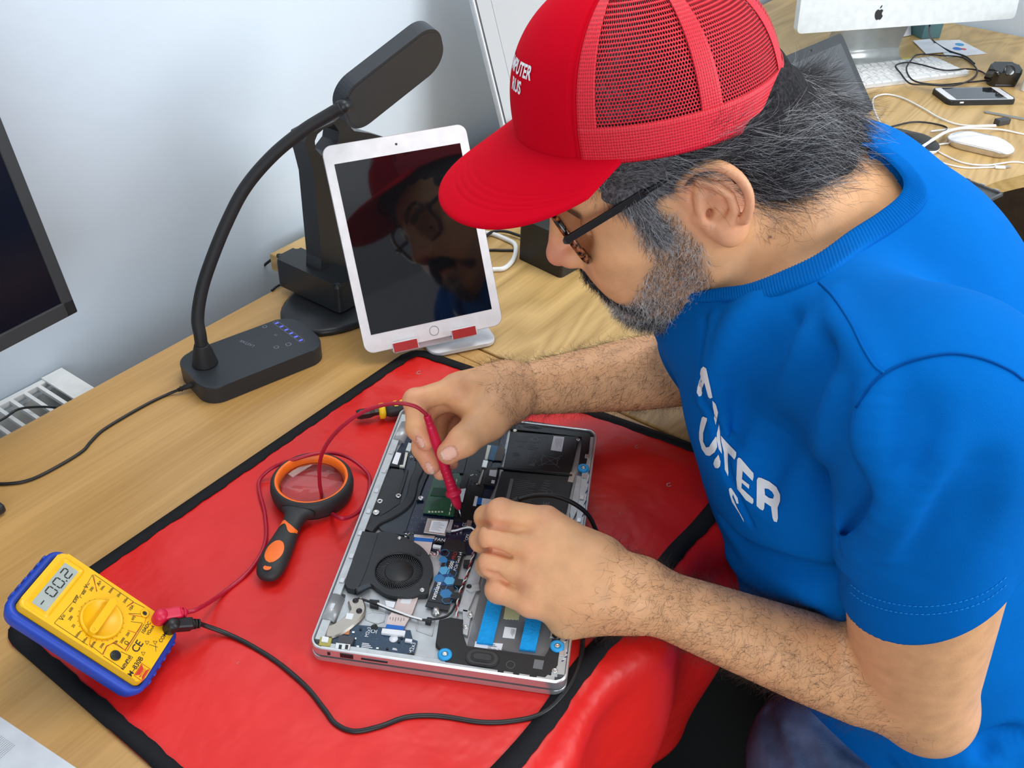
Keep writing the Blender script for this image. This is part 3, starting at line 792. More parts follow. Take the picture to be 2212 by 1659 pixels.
# turned-up hem closing the sleeve with a clean edge
e1 = np.cross(HEM, RW[2]); e1 /= np.linalg.norm(e1); e2 = np.cross(HEM, e1); NH_ = 160; LV = [(0.0040, -0.0045), (0.0046, -0.0010), (0.0038, 0.0010), (0.0010, 0.0015), (-0.008, 0.0012), (-0.0170, 0.0011), (-0.0185, -0.0005)]
slf = lambda p: np.minimum(_sl.fn(p), armL[0].fn(p) - 0.0035); mb = MB(); rws = []; hemdir = []
for h_, off in LV:
    c = SLEEVE_END + HEM * min(h_, -0.001); A = np.linspace(0, 2 * math.pi, NH_, endpoint=False); D_ = np.cos(A)[:, None] * e1 + np.sin(A)[:, None] * e2
    r = np.full(NH_, 0.125, np.float32)
    for _ in range(60): r = r - slf((c + D_ * r[:, None]).astype(np.float32)) * 0.8
    rws.append([mb.bm.verts.new(Vector(v)) for v in (SLEEVE_END + HEM * h_ + D_ * (r + off)[:, None])])
for a, b in zip(rws[:-1], rws[1:]):
    for i in range(NH_):
        f = mb.bm.faces.new([a[i], a[(i + 1) % NH_], b[(i + 1) % NH_], b[i]]); f.smooth = True
mb.build('sleeve_hem', M_SHIRT, tshirt)
# stitched seams on the shirt
def seam(pts, r=0.0007, dash=False, name='seam', m=None, off=0.0004):
    P = [onshirt(p[0], p[1], off) for p in cr([np.array(q, float) for q in pts], 10)]
    P = [p for p in P if p is not None]
    if dash:
        mbx = MB(); Q = [np.array(p) for p in P]
        L = np.concatenate([[0], np.cumsum([np.linalg.norm(Q[i + 1] - Q[i]) for i in range(len(Q) - 1)])]); A = np.array(Q)
        at = lambda s: [np.interp(s, L, A[:, k]) for k in range(3)]
        s = 0
        while s + 0.0022 < L[-1]: mbx.tube([at(s), at(s + 0.0011), at(s + 0.0022)], r, 5); s += 0.0036
        return mbx.build(name, m, tshirt)
    return MB().tube(P, r, 6).build(name, m or M_RIB, tshirt)
DK = knit('seam_thread_dark', (0.002, 0.07, 0.30)); LT = knit('seam_thread_light', (0.02, 0.30, 0.80))
seam([(1770, 610), (1800, 640), (1840, 700), (1865, 750), (1890, 790), (1910, 806)], 0.0011, m=M_RIB)
seam([(1850, 880), (1880, 835), (1912, 806), (1970, 780), (2050, 765), (2120, 775), (2180, 800), (2211, 822)], 0.0008, m=DK)
for k, o in ((0, 0), (1, 17)):
    seam([(1838, 1262 + o), (1870, 1284 + o), (1930, 1303 + o), (2000, 1309 + o), (2070, 1300 + o), (2130, 1278 + o), (2180, 1240 + o)], 0.0004, True, 'hem_stitching', LT)
from mathutils.geometry import tessellate_polygon
G = [[[(182,93),(208,110),(262,380),(240,390),(225,375),(188,240),(150,365),(135,372),(118,335),(122,290),(160,115)]],
     [[(262,408),(290,440),(314,520),(308,580),(290,640),(275,570),(283,540),(268,470)]],
     [[(178,562),(210,575),(212,600),(178,720),(178,800),(205,855),(235,850),(290,750),(298,760),(306,850),(285,900),(240,935),(205,928),(165,870),(142,780),(140,720),(150,640),(165,575)]],
     [[(325,630),(332,700),(335,790),(348,870),(350,915),(320,870),(300,780),(302,720)]], [[(318,920),(338,985),(335,1030),(315,1052),(290,1045),(274,1010),(285,970)]],
     [[(340,742),(490,905),(488,940),(473,972),(412,905),(408,1000),(412,1090),(408,1125),(378,1060),(370,900),(345,800)]],
     [[(510,952),(530,960),(645,1095),(647,1130),(638,1168),(548,1075),(540,1150),(608,1205),(605,1245),(540,1185),(537,1235),(648,1340),(650,1370),(640,1388),(580,1350),(500,1245),(490,1150),(497,970)]],
     [[(690,1135),(720,1140),(800,1175),(870,1230),(905,1300),(905,1360),(880,1425),(882,1520),(872,1558),(845,1550),(832,1520),(818,1415),(755,1375),(752,1430),(740,1450),(710,1435),(680,1405),(677,1160)], [(752,1240),(758,1305),(800,1335),(838,1342),(848,1310),(830,1275),(790,1245)]],
     [[(425,1235),(440,1238),(500,1330),(508,1385),(490,1380),(455,1290),(450,1320),(500,1430),(555,1530),(562,1560),(520,1480),(450,1370),(425,1290),(418,1250)]]]
pm = MB()
for g in G:
    loops = [[Vector((x, y, 0)) for x, y in l] for l in g]
    flat = [v for l in loops for v in l]; tri = tessellate_polygon(loops)
    b2 = bmesh.new(); vs = [b2.verts.new(v) for v in flat]
    for t in tri:
        try: b2.faces.new([vs[i] for i in t])
        except ValueError: pass
    for _ in range(3):
        ed = [e for e in b2.edges if e.calc_length() > 25]
        if ed: bmesh.ops.subdivide_edges(b2, edges=ed, cuts=1); bmesh.ops.triangulate(b2, faces=b2.faces)
    bad = []
    for v in b2.verts:
        q = onshirt(1480 + v.co.x / 4.367, 770 + v.co.y / 4.367, 0.0009)
        if q is None: bad.append(v)
        else: v.co = q
    bmesh.ops.delete(b2, geom=bad, context='VERTS')
    pm.add(b2)
pm.build('chest_print', mat('white_print', (0.82, 0.84, 0.86), 0.55), tshirt)

m_ = (sco[:, 2] > 0.70) & (sco[:, 2] < 0.752) & (sco[:, 1] > -0.185); print('shirt verts inside the desks', m_.sum(), sco[m_][:, 1].max() if m_.any() else '', sco[m_].mean(0) if m_.any() else '')
m_ = (co[:, 2] < 0.751) & (co[:, 1] > -0.185) & (co[:, 2] > 0.72); print('body verts inside the desks', m_.sum(), co[m_].mean(0) if m_.any() else '')
# ------------------------------------------------------------------ cap (own frame: front, left, up)
CO = H(0.0025, 0.0046, 0.0683)
cf = hv((0.9352, 0.2265, 0.2723)); cf /= np.linalg.norm(cf); cl = hv((-0.2138, 0.9739, -0.0762)); cl -= cf * (cl @ cf); cl /= np.linalg.norm(cl); cu = np.cross(cf, cl)
CA, CB, CHT, CLEAN = 0.1041, 0.0926, 0.1063, -0.0247
def cap_pt(th, z, off=0.0):
    """th: angle from the front towards the left ear; z height 0..1"""
    z = min(z, 0.9995); s = (1 - max(z, 0) ** 2.6) ** 0.5; h = CHT * z
    # front panel stands up flatter than the back
    k = CLEAN * h * (1 - 0.55 * z)
    a = CA * s + off; b = CB * s + off
    return CO + cf * (a * math.cos(th) - k) + cl * (b * math.sin(th)) + cu * (h + off * z)
def shell(name, th0, th1, nth, nz, m, par, z0=0.0, z1=0.9995, off=0.0, thick=0.0014, uv=False, fn=None):
    bm = bmesh.new(); uvl = bm.loops.layers.uv.new('uv') if uv else None
    G_ = [[None] * (nz + 1) for _ in range(nth + 1)]; D = {}
    for i in range(nth + 1):
        for j in range(nz + 1):
            th = th0 + (th1 - th0) * i / nth; z = z0 + (z1 - z0) * (math.sin(j / nz * math.pi / 2) if z1 > 0.9 else j / nz)
            o = off + (fn(th, z) if fn else 0)
            G_[i][j] = bm.verts.new(Vector(cap_pt(th, z, o))); D[G_[i][j]] = (th * 0.1, z * CHT)
    for i in range(nth):
        for j in range(nz):
            f = bm.faces.new([G_[i][j], G_[i + 1][j], G_[i + 1][j + 1], G_[i][j + 1]]); f.smooth = True
            if uv:
                for l in f.loops: l[uvl].uv = D[l.vert]
    me = bpy.data.meshes.new(name); bm.to_mesh(me); bm.free()
    o = link(name, me, m, par)
    if thick:
        md = o.modifiers.new('solid', 'SOLIDIFY'); md.thickness = thick; md.offset = -1
    return o
M_CAP = knit('red_cap_cloth', RED, 0.8)
M_CAPD = mat('red_thread', (0.30, 0.002, 0.008), 0.8)
def mesh_mat():
    """knitted net: staggered rows of small holes cut out of the cloth"""
    m = bpy.data.materials.new('red_net'); m.use_nodes = True; nt = m.node_tree; b = nt.nodes['Principled BSDF']
    N = nt.nodes.new; Lk = nt.links.new
    b.inputs['Base Color'].default_value = (0.74, 0.006, 0.024, 1); b.inputs['Roughness'].default_value = 0.5
    uv = N('ShaderNodeUVMap'); uv.uv_map = 'uv'; sp = N('ShaderNodeSeparateXYZ'); Lk(uv.outputs[0], sp.inputs[0])
    def M(op, a, b_=None, c=None):
        n = N('ShaderNodeMath'); n.operation = op
        for k, v in enumerate((a, b_, c)):
            if v is None: continue
            if isinstance(v, (int, float)): n.inputs[k].default_value = v
            else: Lk(v, n.inputs[k])
        return n.outputs[0]
    PX, PY = 0.0023, 0.0024
    y = M('DIVIDE', sp.outputs[1], PY); row = M('FLOOR', y); fy = M('SUBTRACT', M('SUBTRACT', y, row), 0.5)
    x = M('ADD', M('DIVIDE', sp.outputs[0], PX), M('MULTIPLY', row, 0.5)); fx = M('SUBTRACT', M('FRACT', x), 0.5)
    r = M('SQRT', M('ADD', M('POWER', M('MULTIPLY', fx, 2.35), 2), M('POWER', M('MULTIPLY', fy, 2.45), 2)))
    solid = M('GREATER_THAN', r, 1.0)
    tr = N('ShaderNodeBsdfTransparent'); mx = N('ShaderNodeMixShader'); Lk(solid, mx.inputs[0]); Lk(tr.outputs[0], mx.inputs[1]); Lk(b.outputs[0], mx.inputs[2])
    Lk(mx.outputs[0], nt.nodes['Material Output'].inputs[0])
    bp = N('ShaderNodeBump'); bp.inputs['Strength'].default_value = 0.8; bp.inputs['Distance'].default_value = 0.0005
    Lk(r, bp.inputs['Height']); Lk(bp.outputs[0], b.inputs['Normal']); return m
def rib_mat():
    """doubled net of the band: rows of zig-zag loops, closed cloth"""
    m = bpy.data.materials.new('red_band'); m.use_nodes = True; nt = m.node_tree; b = nt.nodes['Principled BSDF']
    b.inputs['Base Color'].default_value = (0.74, 0.005, 0.02, 1); b.inputs['Roughness'].default_value = 0.55
    uv = nt.nodes.new('ShaderNodeUVMap'); uv.uv_map = 'uv'
    mp = nt.nodes.new('ShaderNodeMapping'); mp.inputs['Scale'].default_value = (540, 465, 1); nt.links.new(uv.outputs[0], mp.inputs[0])
    vo = nt.nodes.new('ShaderNodeTexVoronoi'); vo.inputs['Scale'].default_value = 1; vo.inputs['Randomness'].default_value = 0.15; nt.links.new(mp.outputs[0], vo.inputs[0])
    r = ramp(nt, [(0.1, (0.30, 0.002, 0.008)), (0.45, (0.78, 0.006, 0.026)), (0.9, (0.85, 0.02, 0.05))], vo.outputs['Distance']); nt.links.new(r.outputs[0], b.inputs['Base Color'])
    bp = nt.nodes.new('ShaderNodeBump'); bp.inputs['Strength'].default_value = 0.7; bp.inputs['Distance'].default_value = 0.0006
    nt.links.new(vo.outputs['Distance'], bp.inputs['Height']); nt.links.new(bp.outputs[0], b.inputs['Normal']); return m
M_NET, M_BAND = mesh_mat(), rib_mat()
cap = bpy.data.objects.new('cap', None); COL.objects.link(cap); under(cap, person); cap.empty_display_size = 0.02; cap['label'] = 'red trucker cap with white lettering'
cap.location = (0, 0, 0)
RD = math.radians
def sub(o, par): o.parent = par; return o
cap_m = Matrix.Identity(4)
TF = RD(44)
def seamdip(th, z):   # piping pressed in at the front panel's edge
    return 0.0012 - 0.0016 * math.exp(-((abs(th) - TF + 0.05) / 0.018) ** 2) - 0.0022 * math.exp(-((abs(th) - TF) / 0.012) ** 2)
shell('front_panel', -TF, TF, 140, 50, M_CAP, cap, off=0.0, fn=seamdip, thick=0.002)
for (a, b, nm) in ((44, 98, 'net_panel'), (98, 146, 'net_panel'), (146, 214, 'net_panel'), (214, 262, 'net_panel'), (262, 316, 'net_panel')):
    shell(nm, RD(a), RD(b), 48, 40, M_NET, cap, z0=0.0, thick=0.0007, uv=True)
for a in (50, 98, 146, 214, 262, 310):   # doubled net strips over the seams
    shell('seam_strip', RD(a - (6 if a in (50, 310) else 4.6)), RD(a + (2.2 if a in (50, 310) else 4.6)), 10, 40, M_BAND, cap, off=0.0007, thick=0.0004, uv=True)
shell('sweatband', RD(44), RD(316), 170, 8, M_BAND, cap, z0=-0.02, z1=0.225, off=0.0011, thick=0.0008, uv=True)
# button on top
mb = MB(); R_ = Matrix((cf, cl, cu)).transposed(); tp = cap_pt(0, 0.9995)
mb.lathe([(0.0075, -0.001), (0.0075, 0.001), (0.005, 0.003), (0, 0.0035)], tp, 20, R=R_); mb.build('button', M_CAP, cap)
# brim
bm = bmesh.new(); NU, NV = 180, 60; TB = RD(61)
def brim_pt(u, v, dz=0.0):
    th = TB * u
    a0 = CO + cf * (CA * math.cos(th)) + cl * (CB * math.sin(th))
    Lo = 0.088 * math.sin(u * RD(86)) ; Fo = 0.060 + 0.1147 * max(0.0, math.cos(u * RD(86))) ** 0.62
    if abs(u) > 0.999: pass
    x = (CA * math.cos(th)) * (1 - v) + Fo * v; y = (CB * math.sin(th)) * (1 - v) + Lo * v
    z = -0.482 * v * max(0, Fo - CA * math.cos(th)) - 0.35 * (y * y) * (0.35 + 0.65 * v) + 0.35 * (CB * math.sin(th)) ** 2 * (1 - v) * 0.35
    return CO + cf * x + cl * y + cu * (z + dz)
def gv_(v): return sum(-0.0007 * math.exp(-((v - c) / 0.011) ** 2) for c in (0.56, 0.635, 0.71, 0.785))
topv, botv = [], []
for j in range(NV + 1):
    v = 1 - (1 - j / NV) ** 1.3; e_ = min(1, (1 - v) / 0.05); ed = math.sqrt(1 - (1 - e_) ** 2)
    topv.append([bm.verts.new(Vector(brim_pt(-1 + 2 * i / NU, v, 0.0021 * ed + (gv_(v) if abs(-1 + 2 * i / NU) < 0.93 else 0)))) for i in range(NU + 1)])
    botv.append([bm.verts.new(Vector(brim_pt(-1 + 2 * i / NU, v, -0.0018 * ed))) for i in range(NU + 1)])
for j in range(NV):
    for i in range(NU):
        for q, flip in ((topv, 0), (botv, 1)):
            vs = [q[j][i], q[j][i + 1], q[j + 1][i + 1], q[j + 1][i]]
            f = bm.faces.new(vs[::-1] if flip else vs); f.smooth = True
for i in (0, NU):
    for j in range(NV):
        try: bm.faces.new([topv[j][i], topv[j + 1][i], botv[j + 1][i], botv[j][i]])
        except ValueError: pass
bmesh.ops.remove_doubles(bm, verts=bm.verts, dist=1e-5); bmesh.ops.recalc_face_normals(bm, faces=bm.faces)
me = bpy.data.meshes.new('brim'); bm.to_mesh(me); bm.free(); brim = link('brim', me, M_CAP, cap)
# lettering on the front panel
def capxf(s0, z0_):
    def f(v):
        th = -(s0 + v.x) / 0.100; z = (z0_ + v.y) / CHT
        return Vector(cap_pt(-th if False else -(-(s0 + v.x) / 0.100), z, 0.0019 + 0.0))
    return f
def th_at(px, z):
    ts = np.linspace(-0.9, 1.2, 400); X = []
    for t in ts: q = cap_pt(t, z) - CAMP; X.append(CW / 2 + FPX * (q @ RW[0]) / (q @ RW[2]))
    X = np.array(X); k = X.argmin(); return float(np.interp(px, X[k:], ts[k:]))
TS_ = 0.0118; mb = MB(); z1_, z2_ = 0.055, 0.0435
for txt, z_, pxr in (('COMPUTER', z1_, 1153), ('RUS', z2_, 1130)):
    w_ = []; tm = MB(); text_mb(txt, TS_, lambda v: (w_.append(v.x), v)[1], tm, bold=0.03); te = th_at(pxr, z_ / CHT); print('cap text', te, max(w_)); tm.bm.free()
    text_mb(txt, TS_, capxf(te * 0.100 - max(w_), z_), mb, bold=0.03)
mb.build('lettering', mat('white_print', (0.82, 0.84, 0.86), 0.55), cap)

# ------------------------------------------------------------------ hair
def strands(roots, dirs, norms, length, r, cols, seg=6, curl=0.3, grav=(0, 0, 0), lift=0.15, wave=0.0, name='strands', parent=None, m=None, lens=None):
    n = len(roots); rng = np.random.RandomState(len(roots))
    L = length * (0.6 + 0.7 * rng.rand(n)) if lens is None else lens
    P = roots.astype(np.float64).copy(); D = dirs + norms * lift + rng.randn(n, 3) * curl * 0.5; D /= np.linalg.norm(D, axis=1, keepdims=True)
    ax = rng.randn(n, 3); ax /= np.linalg.norm(ax, axis=1, keepdims=True); tw = curl * rng.randn(n) * 1.2
    pts = [P.copy()]
    for k in range(seg):
        D = D + np.cross(ax, D) * (tw / seg)[:, None] * 2 + np.array(grav)[None] / seg; D /= np.linalg.norm(D, axis=1, keepdims=True)
        P = P + D * (L / seg)[:, None]; pts.append(P.copy())
    pts = np.stack(pts, 1)                                   # n, seg+1, 3
    tang = np.gradient(pts, axis=1); tang /= np.linalg.norm(tang, axis=2, keepdims=True) + 1e-9
    ref = rng.randn(n, 1, 3); u = np.cross(tang, ref); u /= np.linalg.norm(u, axis=2, keepdims=True) + 1e-9; w = np.cross(tang, u)
    rad = r * np.linspace(1, 0.35, seg + 1)[None, :, None]
    vs = np.stack([pts + rad * (u * math.cos(a) + w * math.sin(a)) for a in (0, 2.0944, 4.1888)], 2)   # n, seg+1, 3, 3
    V = vs.reshape(-1, 3); base_ = (np.arange(n) * (seg + 1) * 3)[:, None, None] + (np.arange(seg) * 3)[None, :, None]
    k = np.arange(3)[None, None]; k2 = (k + 1) % 3
    F = np.stack([base_ + k, base_ + k2, base_ + 3 + k2, base_ + 3 + k], -1).reshape(-1, 4)
    C_ = np.repeat(cols, (seg + 1) * 3, 0)
    return V, F, C_
def strand_mesh(name, sets, m, par):
    V = []; F = []; C_ = []; o = 0
    for v, f, c in sets: V.append(v); F.append(f + o); C_.append(c); o += len(v)
    V = np.concatenate(V); F = np.concatenate(F); C_ = np.concatenate(C_)
    me = bpy.data.meshes.new(name); me.vertices.add(len(V)); me.vertices.foreach_set('co', V.astype(np.float32).ravel())
    me.loops.add(F.size); me.loops.foreach_set('vertex_index', F.ravel().astype(np.int32)); me.polygons.add(len(F))
    me.polygons.foreach_set('loop_start', np.arange(0, F.size, 4, dtype=np.int32)); me.polygons.foreach_set('use_smooth', np.ones(len(F), bool)); me.update()
    point_attr(me, 'tint', C_); return link(name, me, m, par)
def greys(n, dark=0.7, lo=(0.022, 0.021, 0.024), hi=(0.42, 0.42, 0.44)):
    r = np.random.rand(n); c = np.where((r < dark)[:, None], np.array(lo)[None] * (0.6 + np.random.rand(n, 1) * 1.6), np.array(hi)[None] * (0.45 + np.random.rand(n, 1) * 0.8)); return c.astype(np.float32)
hairf = [hell((-0.010, 0, 0.055), (0.085, 0.0865, 0.052), 0.012),
         hell((0.026, 0, 0.042), (0.054, 0.0795, 0.034), 0.012),
         hell((-0.048, 0, 0.026), (0.064, 0.079, 0.062), 0.02),
         hell((-0.070, 0, 0.000), (0.046, 0.070, 0.048), 0.02),
         hcone((0.036, 0.068, 0.030), (0.032, 0.0695, -0.002), 0.0115, 0.0065, 0.010),
         hcone((0.036, -0.068, 0.030), (0.032, -0.0695, -0.002), 0.0115, 0.0065, 0.010),
         ell(K(1738, 352, 0.775), (0.043, 0.043, 0.036), None, 0.03),
         ell(K(1762, 285, 0.785), (0.028, 0.032, 0.030), None, 0.025),
         ell(CO - cf * 0.004 + cu * 0.014, (0.094, 0.084, 0.080), np.stack([cf, cl, cu], 1), 0.01),
         ell(K(1722, 205, 0.800), (0.018, 0.020, 0.016), None, 0.02),
         ell(H(-0.012, 0.094, 0.003), (0.031, 0.024, 0.038), HM, 0.006, 's')]
me = mesh_field(hairf, RES, HP - 0.17, HP + 0.17, 'hair_mass')
hco, hno = mesh_np(me)
hl = (hco - HP.astype(np.float32)) @ HM.astype(np.float32)
keep_up = ((hco - CO.astype(np.float32)) @ cu.astype(np.float32)) < 0.002      # hair only springs from below the band
lockn = np.sin(hl[:, 0] * 140 + np.sin(hl[:, 2] * 90) * 2 + hl[:, 1] * 60) * np.sin(hl[:, 2] * 210 + hl[:, 0] * 50)
hc2 = hco + hno * (lockn * 0.0016)[:, None]
me.vertices.foreach_set('co', hc2.astype(np.float32).ravel())
nz = np.random.rand(len(hco), 1)
tmp_ = sstep(hl[:, 0], -0.03, 0.03)[:, None]
point_attr(me, 'tint', (np.array([[0.022, 0.021, 0.023]]) * (0.6 + nz) * (1 + 4.0 * tmp_)).astype(np.float32))
hairbase = me
flow = hv((-1.0, 0, -0.30))
def hair_dirs(p, n, sp=0.25):
    l = (p - HP) @ HM
    d = np.tile(np.array([-1.0, 0.0, -0.18]), (len(p), 1)).astype(np.float64)
    back = np.clip((-l[:, 0] - 0.05) / 0.06, 0, 1); d[:, 2] -= back * 1.1; d[:, 1] -= back * np.sign(l[:, 1]) * 0.2
    side = np.clip((l[:, 0] - 0.018) / 0.02, 0, 1) * (l[:, 2] < 0.045); d[:, 2] -= side * 1.6; d[:, 0] += side * 0.6
    swirl = np.sin(l[:, 0] * 95 + l[:, 2] * 60)[:, None] * np.array([[0, 0, 0.45]]); d += swirl
    d = d @ HM.T; d -= n * (d * n).sum(1)[:, None]; d /= np.linalg.norm(d, axis=1, keepdims=True) + 1e-9; return d
cand = np.where(keep_up & ((hno @ (CAMP - HP).astype(np.float32)) > -0.25))[0]
NH = int(26000 * (1 if RES < 0.002 else 0.5))
cw_ = 1 + 2.5 * sstep(hl[cand, 0], -0.02, 0.02); ix = np.random.choice(cand, NH, p=cw_ / cw_.sum()); rt = hc2[ix].astype(np.float64) - hno[ix] * 0.001; nn = hno[ix].astype(np.float64)
ll = (rt - HP) @ HM
ln = np.where(ll[:, 0] > 0.01, 0.016, 0.034) * (0.5 + np.random.rand(NH))
frnt = np.clip((ll[:, 0] + 0.02) / 0.05, 0, 1)
darkp = 0.66 - 0.34 * frnt
cols = np.concatenate([greys(1, dk) for dk in darkp]) if NH < 1 else np.where((np.random.rand(NH) < darkp)[:, None], np.array([[0.020, 0.019, 0.022]]) * (0.6 + np.random.rand(NH, 1) * 1.5), np.array([[0.40, 0.40, 0.41]]) * (0.4 + np.random.rand(NH, 1) * 0.9)).astype(np.float32)
s1 = strands(rt, hair_dirs(rt, nn), nn, 0.03, 0.00015, cols, seg=7, curl=0.30, lift=0.06, lens=ln)
# the tuft standing up behind the cap
def scatter_on(prims_c, prims_r, n):
    v = np.random.randn(n, 3); v /= np.linalg.norm(v, axis=1, keepdims=True); return prims_c + v * prims_r, v
tc_, tn_ = scatter_on(K(1728, 205, 0.795), 0.015, 900)
td = np.tile(K(1795, 145, 0.80) - K(1725, 200, 0.80), (900, 1)); td /= np.linalg.norm(td, axis=1, keepdims=True)
s2 = strands(tc_, td, tn_, 0.026, 0.00014, greys(900, 0.86, hi=(0.25, 0.24, 0.25)), seg=7, curl=0.3, lift=0.1)
# curls at the nape
tc_, tn_ = scatter_on(K(1768, 335, 0.775), 0.028, 1100)
td = np.tile(K(1815, 395, 0.775) - K(1790, 300, 0.775), (1100, 1)); td /= np.linalg.norm(td, axis=1, keepdims=True)
s3 = strands(tc_, td, tn_, 0.024, 0.00014, greys(1100, 0.66), seg=8, curl=0.7, lift=0.15)
hair = strand_mesh('hair', [s1, s2, s3], M_HAIR, person); hair.parent = None; under(hair, person)
hb = link('hair_mass', hairbase, attr_mat('hair_under', 0.85, bump=(600, 0.9, 0.0015), mott=(350, 0.5), spec=0.1), hair)
# ------------------------------------------------------------------ beard
def pick(w, thr, n):
    c = np.where(w > thr)[0]; p = w[c] / w[c].sum(); return np.random.choice(c, n, p=p)
facing = (bodyno @ (CAMP - HP).astype(np.float32)) > -0.35
q = 1 if RES < 0.002 else 0.6
ib = pick(wb * facing, 0.12, int(5600 * q)); rt = bodyco[ib].astype(float); nn = bodyno[ib].astype(float)
dd = np.tile(hv((0.45, 0, -1.0)), (len(ib), 1)); dd -= nn * (dd * nn).sum(1)[:, None]
b1 = strands(rt, dd, nn, 0.0090, 0.00013, greys(len(ib), 0.36, lo=(0.03, 0.024, 0.02), hi=(0.80, 0.78, 0.76)), seg=4, curl=0.9, lift=0.55)
im = pick(wm * facing, 0.3, int(1800 * q)); rt = bodyco[im].astype(float); nn = bodyno[im].astype(float)
dd = np.tile(hv((0.1, 0.35, -1.0)), (len(im), 1)); dd -= nn * (dd * nn).sum(1)[:, None]
b2_ = strands(rt, dd, nn, 0.0095, 0.00015, greys(len(im), 0.88, lo=(0.012, 0.011, 0.011)), seg=4, curl=0.4, lift=0.35)
wch = nearchain([(0.062, 0.022, -0.095), (0.078, 0.0, -0.090)], 0.01, 0.022, abshc)
ic = pick(wch * facing, 0.2, int(1500 * q)); rt = bodyco[ic].astype(float); nn = bodyno[ic].astype(float)
b3 = strands(rt, np.tile(hv((0.6, 0, -1.0)), (len(ic), 1)), nn, 0.011, 0.00012, greys(len(ic), 0.6, lo=(0.015, 0.014, 0.014), hi=(0.5, 0.5, 0.5)), seg=4, curl=0.5, lift=0.5)
beard = under(strand_mesh('beard', [b1, b2_, b3], M_HAIR, person), person)
# fine hair on the arms and the nape
AH = []
for (E_, W_, dense) in ((EL, WL, 6000), (ER, WR, 5800)):
    a = V3(*E_); b = V3(*(W_ + (W_ - E_) * 0.16)); ba = b - a; L2 = ba @ ba
    t = (bodyco - a) @ ba / L2; dist = np.linalg.norm(bodyco - a - np.clip(t, 0, 1)[:, None] * ba, axis=1)
    w = ((t > 0.02) & (t < 1.02) & (dist < 0.055)) * (0.25 + sstep(t, 0.0, 0.35)) * (1 - sstep(t, 0.9, 1.05))
    i = pick(w, 0.02, int(dense * q)); rt = bodyco[i].astype(float); nn = bodyno[i].astype(float)
    dd = np.tile((ba / np.sqrt(L2)).astype(float) + RW[1] * 0.6, (len(i), 1)); dd -= nn * (dd * nn).sum(1)[:, None]
    AH.append(strands(rt, dd, nn, 0.0135, 0.000085, np.tile(np.array([[0.045, 0.026, 0.016]], np.float32), (len(i), 1)), seg=5, curl=1.0, lift=0.35))
w = nearchain([(-0.055, 0.055, -0.045), (-0.09, 0.03, -0.055)], 0.012, 0.028, hc); i = pick(w, 0.1, 500)
AH.append(strands(bodyco[i].astype(float), np.tile(hv((-0.3, -0.2, -1)), (len(i), 1)), bodyno[i].astype(float), 0.012, 0.00008, greys(len(i), 0.95, lo=(0.04, 0.025, 0.02)), seg=5, curl=0.8, lift=0.2))
armhair = under(strand_mesh('arm_hair', AH, M_HAIR, person), person)

# ------------------------------------------------------------------ glasses
def HL(px, py, L):      # the point of a line of sight at head coordinate L
    d = ray(px, py); Ld = hv((0, 1, 0)); s = (L - (CAMP - HP) @ Ld) / (d @ Ld); return CAMP + d * s
g_top = HL(1196, 452, 0.058); g_bot = HL(1283, 563, 0.050); g_h = HL(1236, 511, 0.070); g_e = HL(1394, 415, 0.0815)
vdir = hv((0, 0, 0)) + (g_bot - g_top); Ld = hv((0, 1, 0)); vdir -= Ld * (vdir @ Ld); vh = np.linalg.norm(vdir); vdir /= vh
gc = (g_top + g_bot) / 2; gc = gc - Ld * ((gc - HP) @ Ld)      # centre of the bridge
nd = np.cross(vdir, Ld)
if nd @ hv((1, 0, 0)) < 0: nd = -nd
gc = gc + nd * 0.009; g_h = g_h + nd * 0.006
print('lens height', vh, 'hinge to ear', np.linalg.norm(g_h - g_e), 'hinge offset', (g_h - gc) @ vdir, (g_h - gc) @ nd)
M_TORT = mat('tortoiseshell', (0.05, 0.018, 0.010), 0.15, coat=0.5, vary=None)
nt = M_TORT.node_tree; tc = nt.nodes.new('ShaderNodeTexCoord'); n = nt.nodes.new('ShaderNodeTexNoise'); n.inputs['Scale'].default_value = 260; nt.links.new(tc.outputs['Object'], n.inputs[0])
r = ramp(nt, [(0.45, (0.006, 0.004, 0.004)), (0.6, (0.30, 0.085, 0.025)), (0.75, (0.5, 0.2, 0.08))], n.outputs['Fac']); nt.links.new(r.outputs[0], nt.nodes['Principled BSDF'].inputs['Base Color'])
M_LENS = bpy.data.materials.new('spectacle_lens'); M_LENS.use_nodes = True; nt = M_LENS.node_tree; nt.nodes.remove(nt.nodes['Principled BSDF'])
tr = nt.nodes.new('ShaderNodeBsdfTransparent'); gl = nt.nodes.new('ShaderNodeBsdfGlossy'); gl.inputs['Roughness'].default_value = 0.03; fr = nt.nodes.new('ShaderNodeFresnel'); fr.inputs['IOR'].default_value = 1.7
mx = nt.nodes.new('ShaderNodeMixShader'); nt.links.new(fr.outputs[0], mx.inputs[0]); nt.links.new(tr.outputs[0], mx.inputs[1]); nt.links.new(gl.outputs[0], mx.inputs[2]); nt.links.new(mx.outputs[0], nt.nodes['Material Output'].inputs[0])
gls = bpy.data.objects.new('glasses', None); COL.objects.link(gls); gls.parent = person; gls.matrix_parent_inverse = Matrix.Translation(-Vector(person.location)); gls['label'] = 'dark-framed glasses with tortoiseshell rims'
mb = MB()
for s in (1, -1):
    c = gc + Ld * 0.0335 * s
    loop = [c + Ld * x - vdir * y * 1.0 - nd * 0.30 * abs(x + 0.0335 * s) * 0.35 for x, y in rrect(0.056, vh * 0.98, 0.020, 8)]
    P = [Vector(p) for p in loop] + [Vector(loop[0])]
    mb.tube(P, 0.0032, 8, caps=False)
br = [gc + Ld * 0.009 - vdir * 0.004, gc + nd * 0.003 - vdir * 0.007, gc - Ld * 0.009 - vdir * 0.004]
mb.tube(cr(br, 5), 0.0022, 8)
